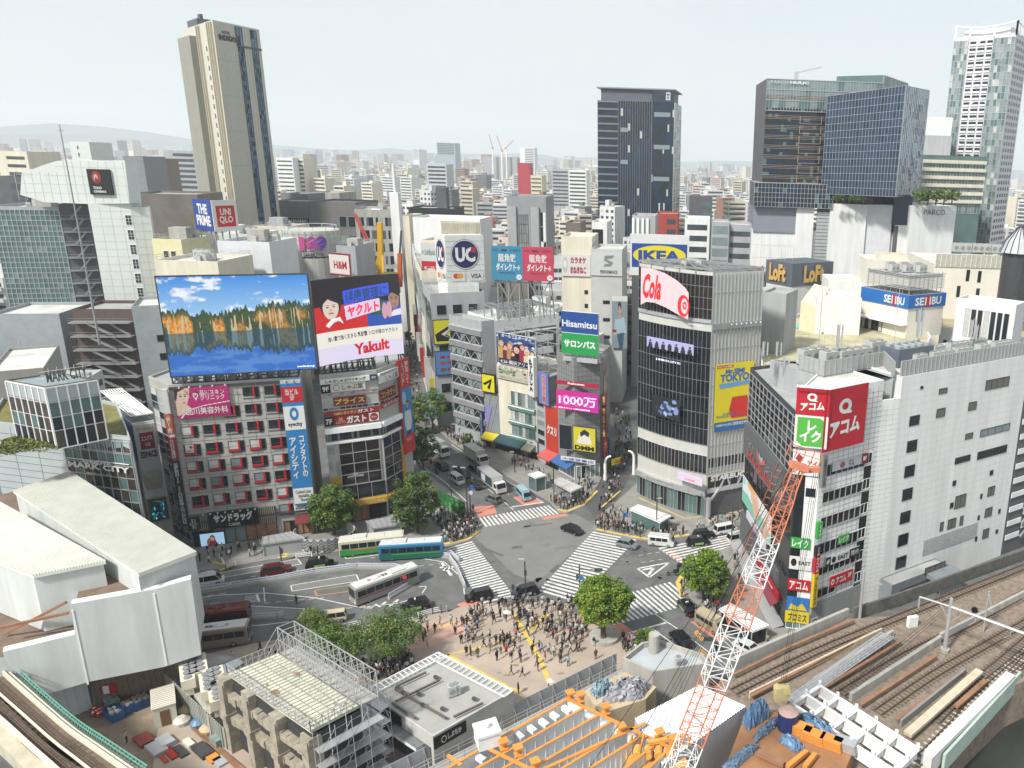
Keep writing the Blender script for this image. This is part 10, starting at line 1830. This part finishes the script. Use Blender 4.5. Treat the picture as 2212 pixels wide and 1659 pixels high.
p0_,p1_=PY(*e3(372,1288),212),PY(*e3(842,1300),212);fk2=Fr(p0_,p1_);zb2=PY(*e3(375,1615),212).z;sign('large blue and yellow furniture store billboard with white border behind the curved glass block',fk2,0,fk2.L,zb2,p0_.z,'E6E8E8',[('r',.03,.22,.97,.8,'1C4C9C'),('e',.5,.5,.45,.24,'F0DC20'),('t','IKEA',.14,.38,.86,.63,'1C4C9C',dict(bold=.11))],**BB,tk=1.)
b=far('ribbed grey building carrying the furniture billboard',e3,(385,1165),(570,1170),235,12,wG_,bands=0);g=b.fr(0);mb=MB();[g.box(mb,i*1.4,i*1.4+.7,b.z1-9,b.z1,0,.5) for i in range(int(g.L/1.4))];mb.mk_('ribs',wW_,b.root)
b=far('red brick building with dark balcony right behind the furniture billboard',e3,(575,1145),(750,1140),290,14,mat('red_brick',(.30,.05,.035),.7),bands=3,u=(.5,.9),nx=2);far('grey roof block with red and dark panels beside the red brick one',e3,(840,1010),(1025,1015),320,16,wD_,bands=5,u=(.55,.95),gmx=glg);far('white and glass office right of the furniture billboard',e3,(805,1185),(1005,1190),262,14,wW_,bands=8,bh=.5,u=(.1,.9),nx=4);b=far('grey glass office beside the white and glass one',e3,(1020,1215),(1160,1215),256,14,wG_,bands=8,bh=.7,gmx=gll);far('balcony apartment block left of the white podium',e3,(1160,1235),(1335,1290),258,14,wG_,bands=8,bh=.45,name='apartment_block')
p_=PY(*f4(1800,720),262);q_=PY(*f4(1800,368),262);rt_=thg('piling_rig','bright yellow piling rig mast standing on the building site up the avenue','construction rig',p_);mb=MB();mb.bar(p_-V3((0,0,8)),q_,1.5);mb.bar(PY(*f4(1735,720),262)-V3((0,0,4)),q_-V3((0,0,8)),.8);mb.bar(PY(*f4(1820,725),258)-V3((0,0,4)),q_-V3((0,0,10)),.7);mb.mk_('mast',cm('E0B010'),rt_);mb=MB();mb.rbox(p_,.2,11,6,p_.z-9,p_.z-2);mb.mk_('base_machine',cm('B09A20'),rt_)
p_=PY(*f4(1750,620),268);q_=PY(*f4(1605,300),275);rt_=thg('crane','red and white lattice jib leaning left on the avenue building site','crane',p_);mb=MB()
for s_ in (-.6,.6):
 for e_ in (-.6,.6):mb.bar(p_+V3((s_,0,e_)),q_+V3((s_*.5,0,e_*.5)),.22)
for i in range(14):mb.bar(p_.lerp(q_,i/14)+V3((-.5,0,0)),p_.lerp(q_,(i+1)/14)+V3((.5,0,0)),.16)
mb.mk_('jib',[cm('C05048')],rt_)
p_=PY(*f4(1950,730),255);q_=PY(*f4(1970,430),255);mb=MB();mb.bar(p_-V3((0,0,6)),p_.lerp(q_,.4),1.2,None,0);mb.bar(p_.lerp(q_,.4),q_,.5,None,1);tag(mb.mk_('drill_mast',[cm('D8622A'),dst]),'orange drilling mast with thin dark top on the avenue site','construction rig')
p_=PY(*f3(2165,880),190);o=thg('dome_pavilion','black ribbed conical dome pavilion at the right edge','dome',p_);mb=MB();mb.tube(p_-V3((0,0,12)),p_,3.4,16,0);mb.tube(p_+V3((0,0,.1)),p_+V3((0,0,2.8)),4.2,16,1,r2=3.2);mb.tube(p_+V3((0,0,2.8)),p_+V3((0,0,6.5)),3.2,16,1,r2=.3);mb.mk_('dome_body',[dst,cm('C8CCD0')],o);mb=MB()
for k in range(16):a=2*pi*k/16;e=V3((cos(a),sin(a),0));mb.bar(p_+e*4.25,p_+e*3.25+V3((0,0,2.8)),.2);mb.bar(p_+e*3.25+V3((0,0,2.8)),p_+e*.3+V3((0,0,6.6)),.2)
mb.mk_('ribs',dst,o)
# haze
mb=MB();mb.prism([(-10200,-120),(10200,-120),(10200,10400),(-10200,10400)],-7,470)
hz=bpy.data.materials.new('haze');hz.use_nodes=True;n=hz.node_tree;n.nodes.remove(n.nodes['Principled BSDF']);pv=n.nodes.new('ShaderNodeVolumePrincipled');pv.inputs['Color'].default_value=(.86,.92,.97,1);pv.inputs['Density'].default_value=.00015;pv.inputs['Anisotropy'].default_value=.1
n.links.new(pv.outputs[0],n.nodes['Material Output'].inputs['Volume']);o=mb.mk_('haze',hz);o['kind']='stuff'
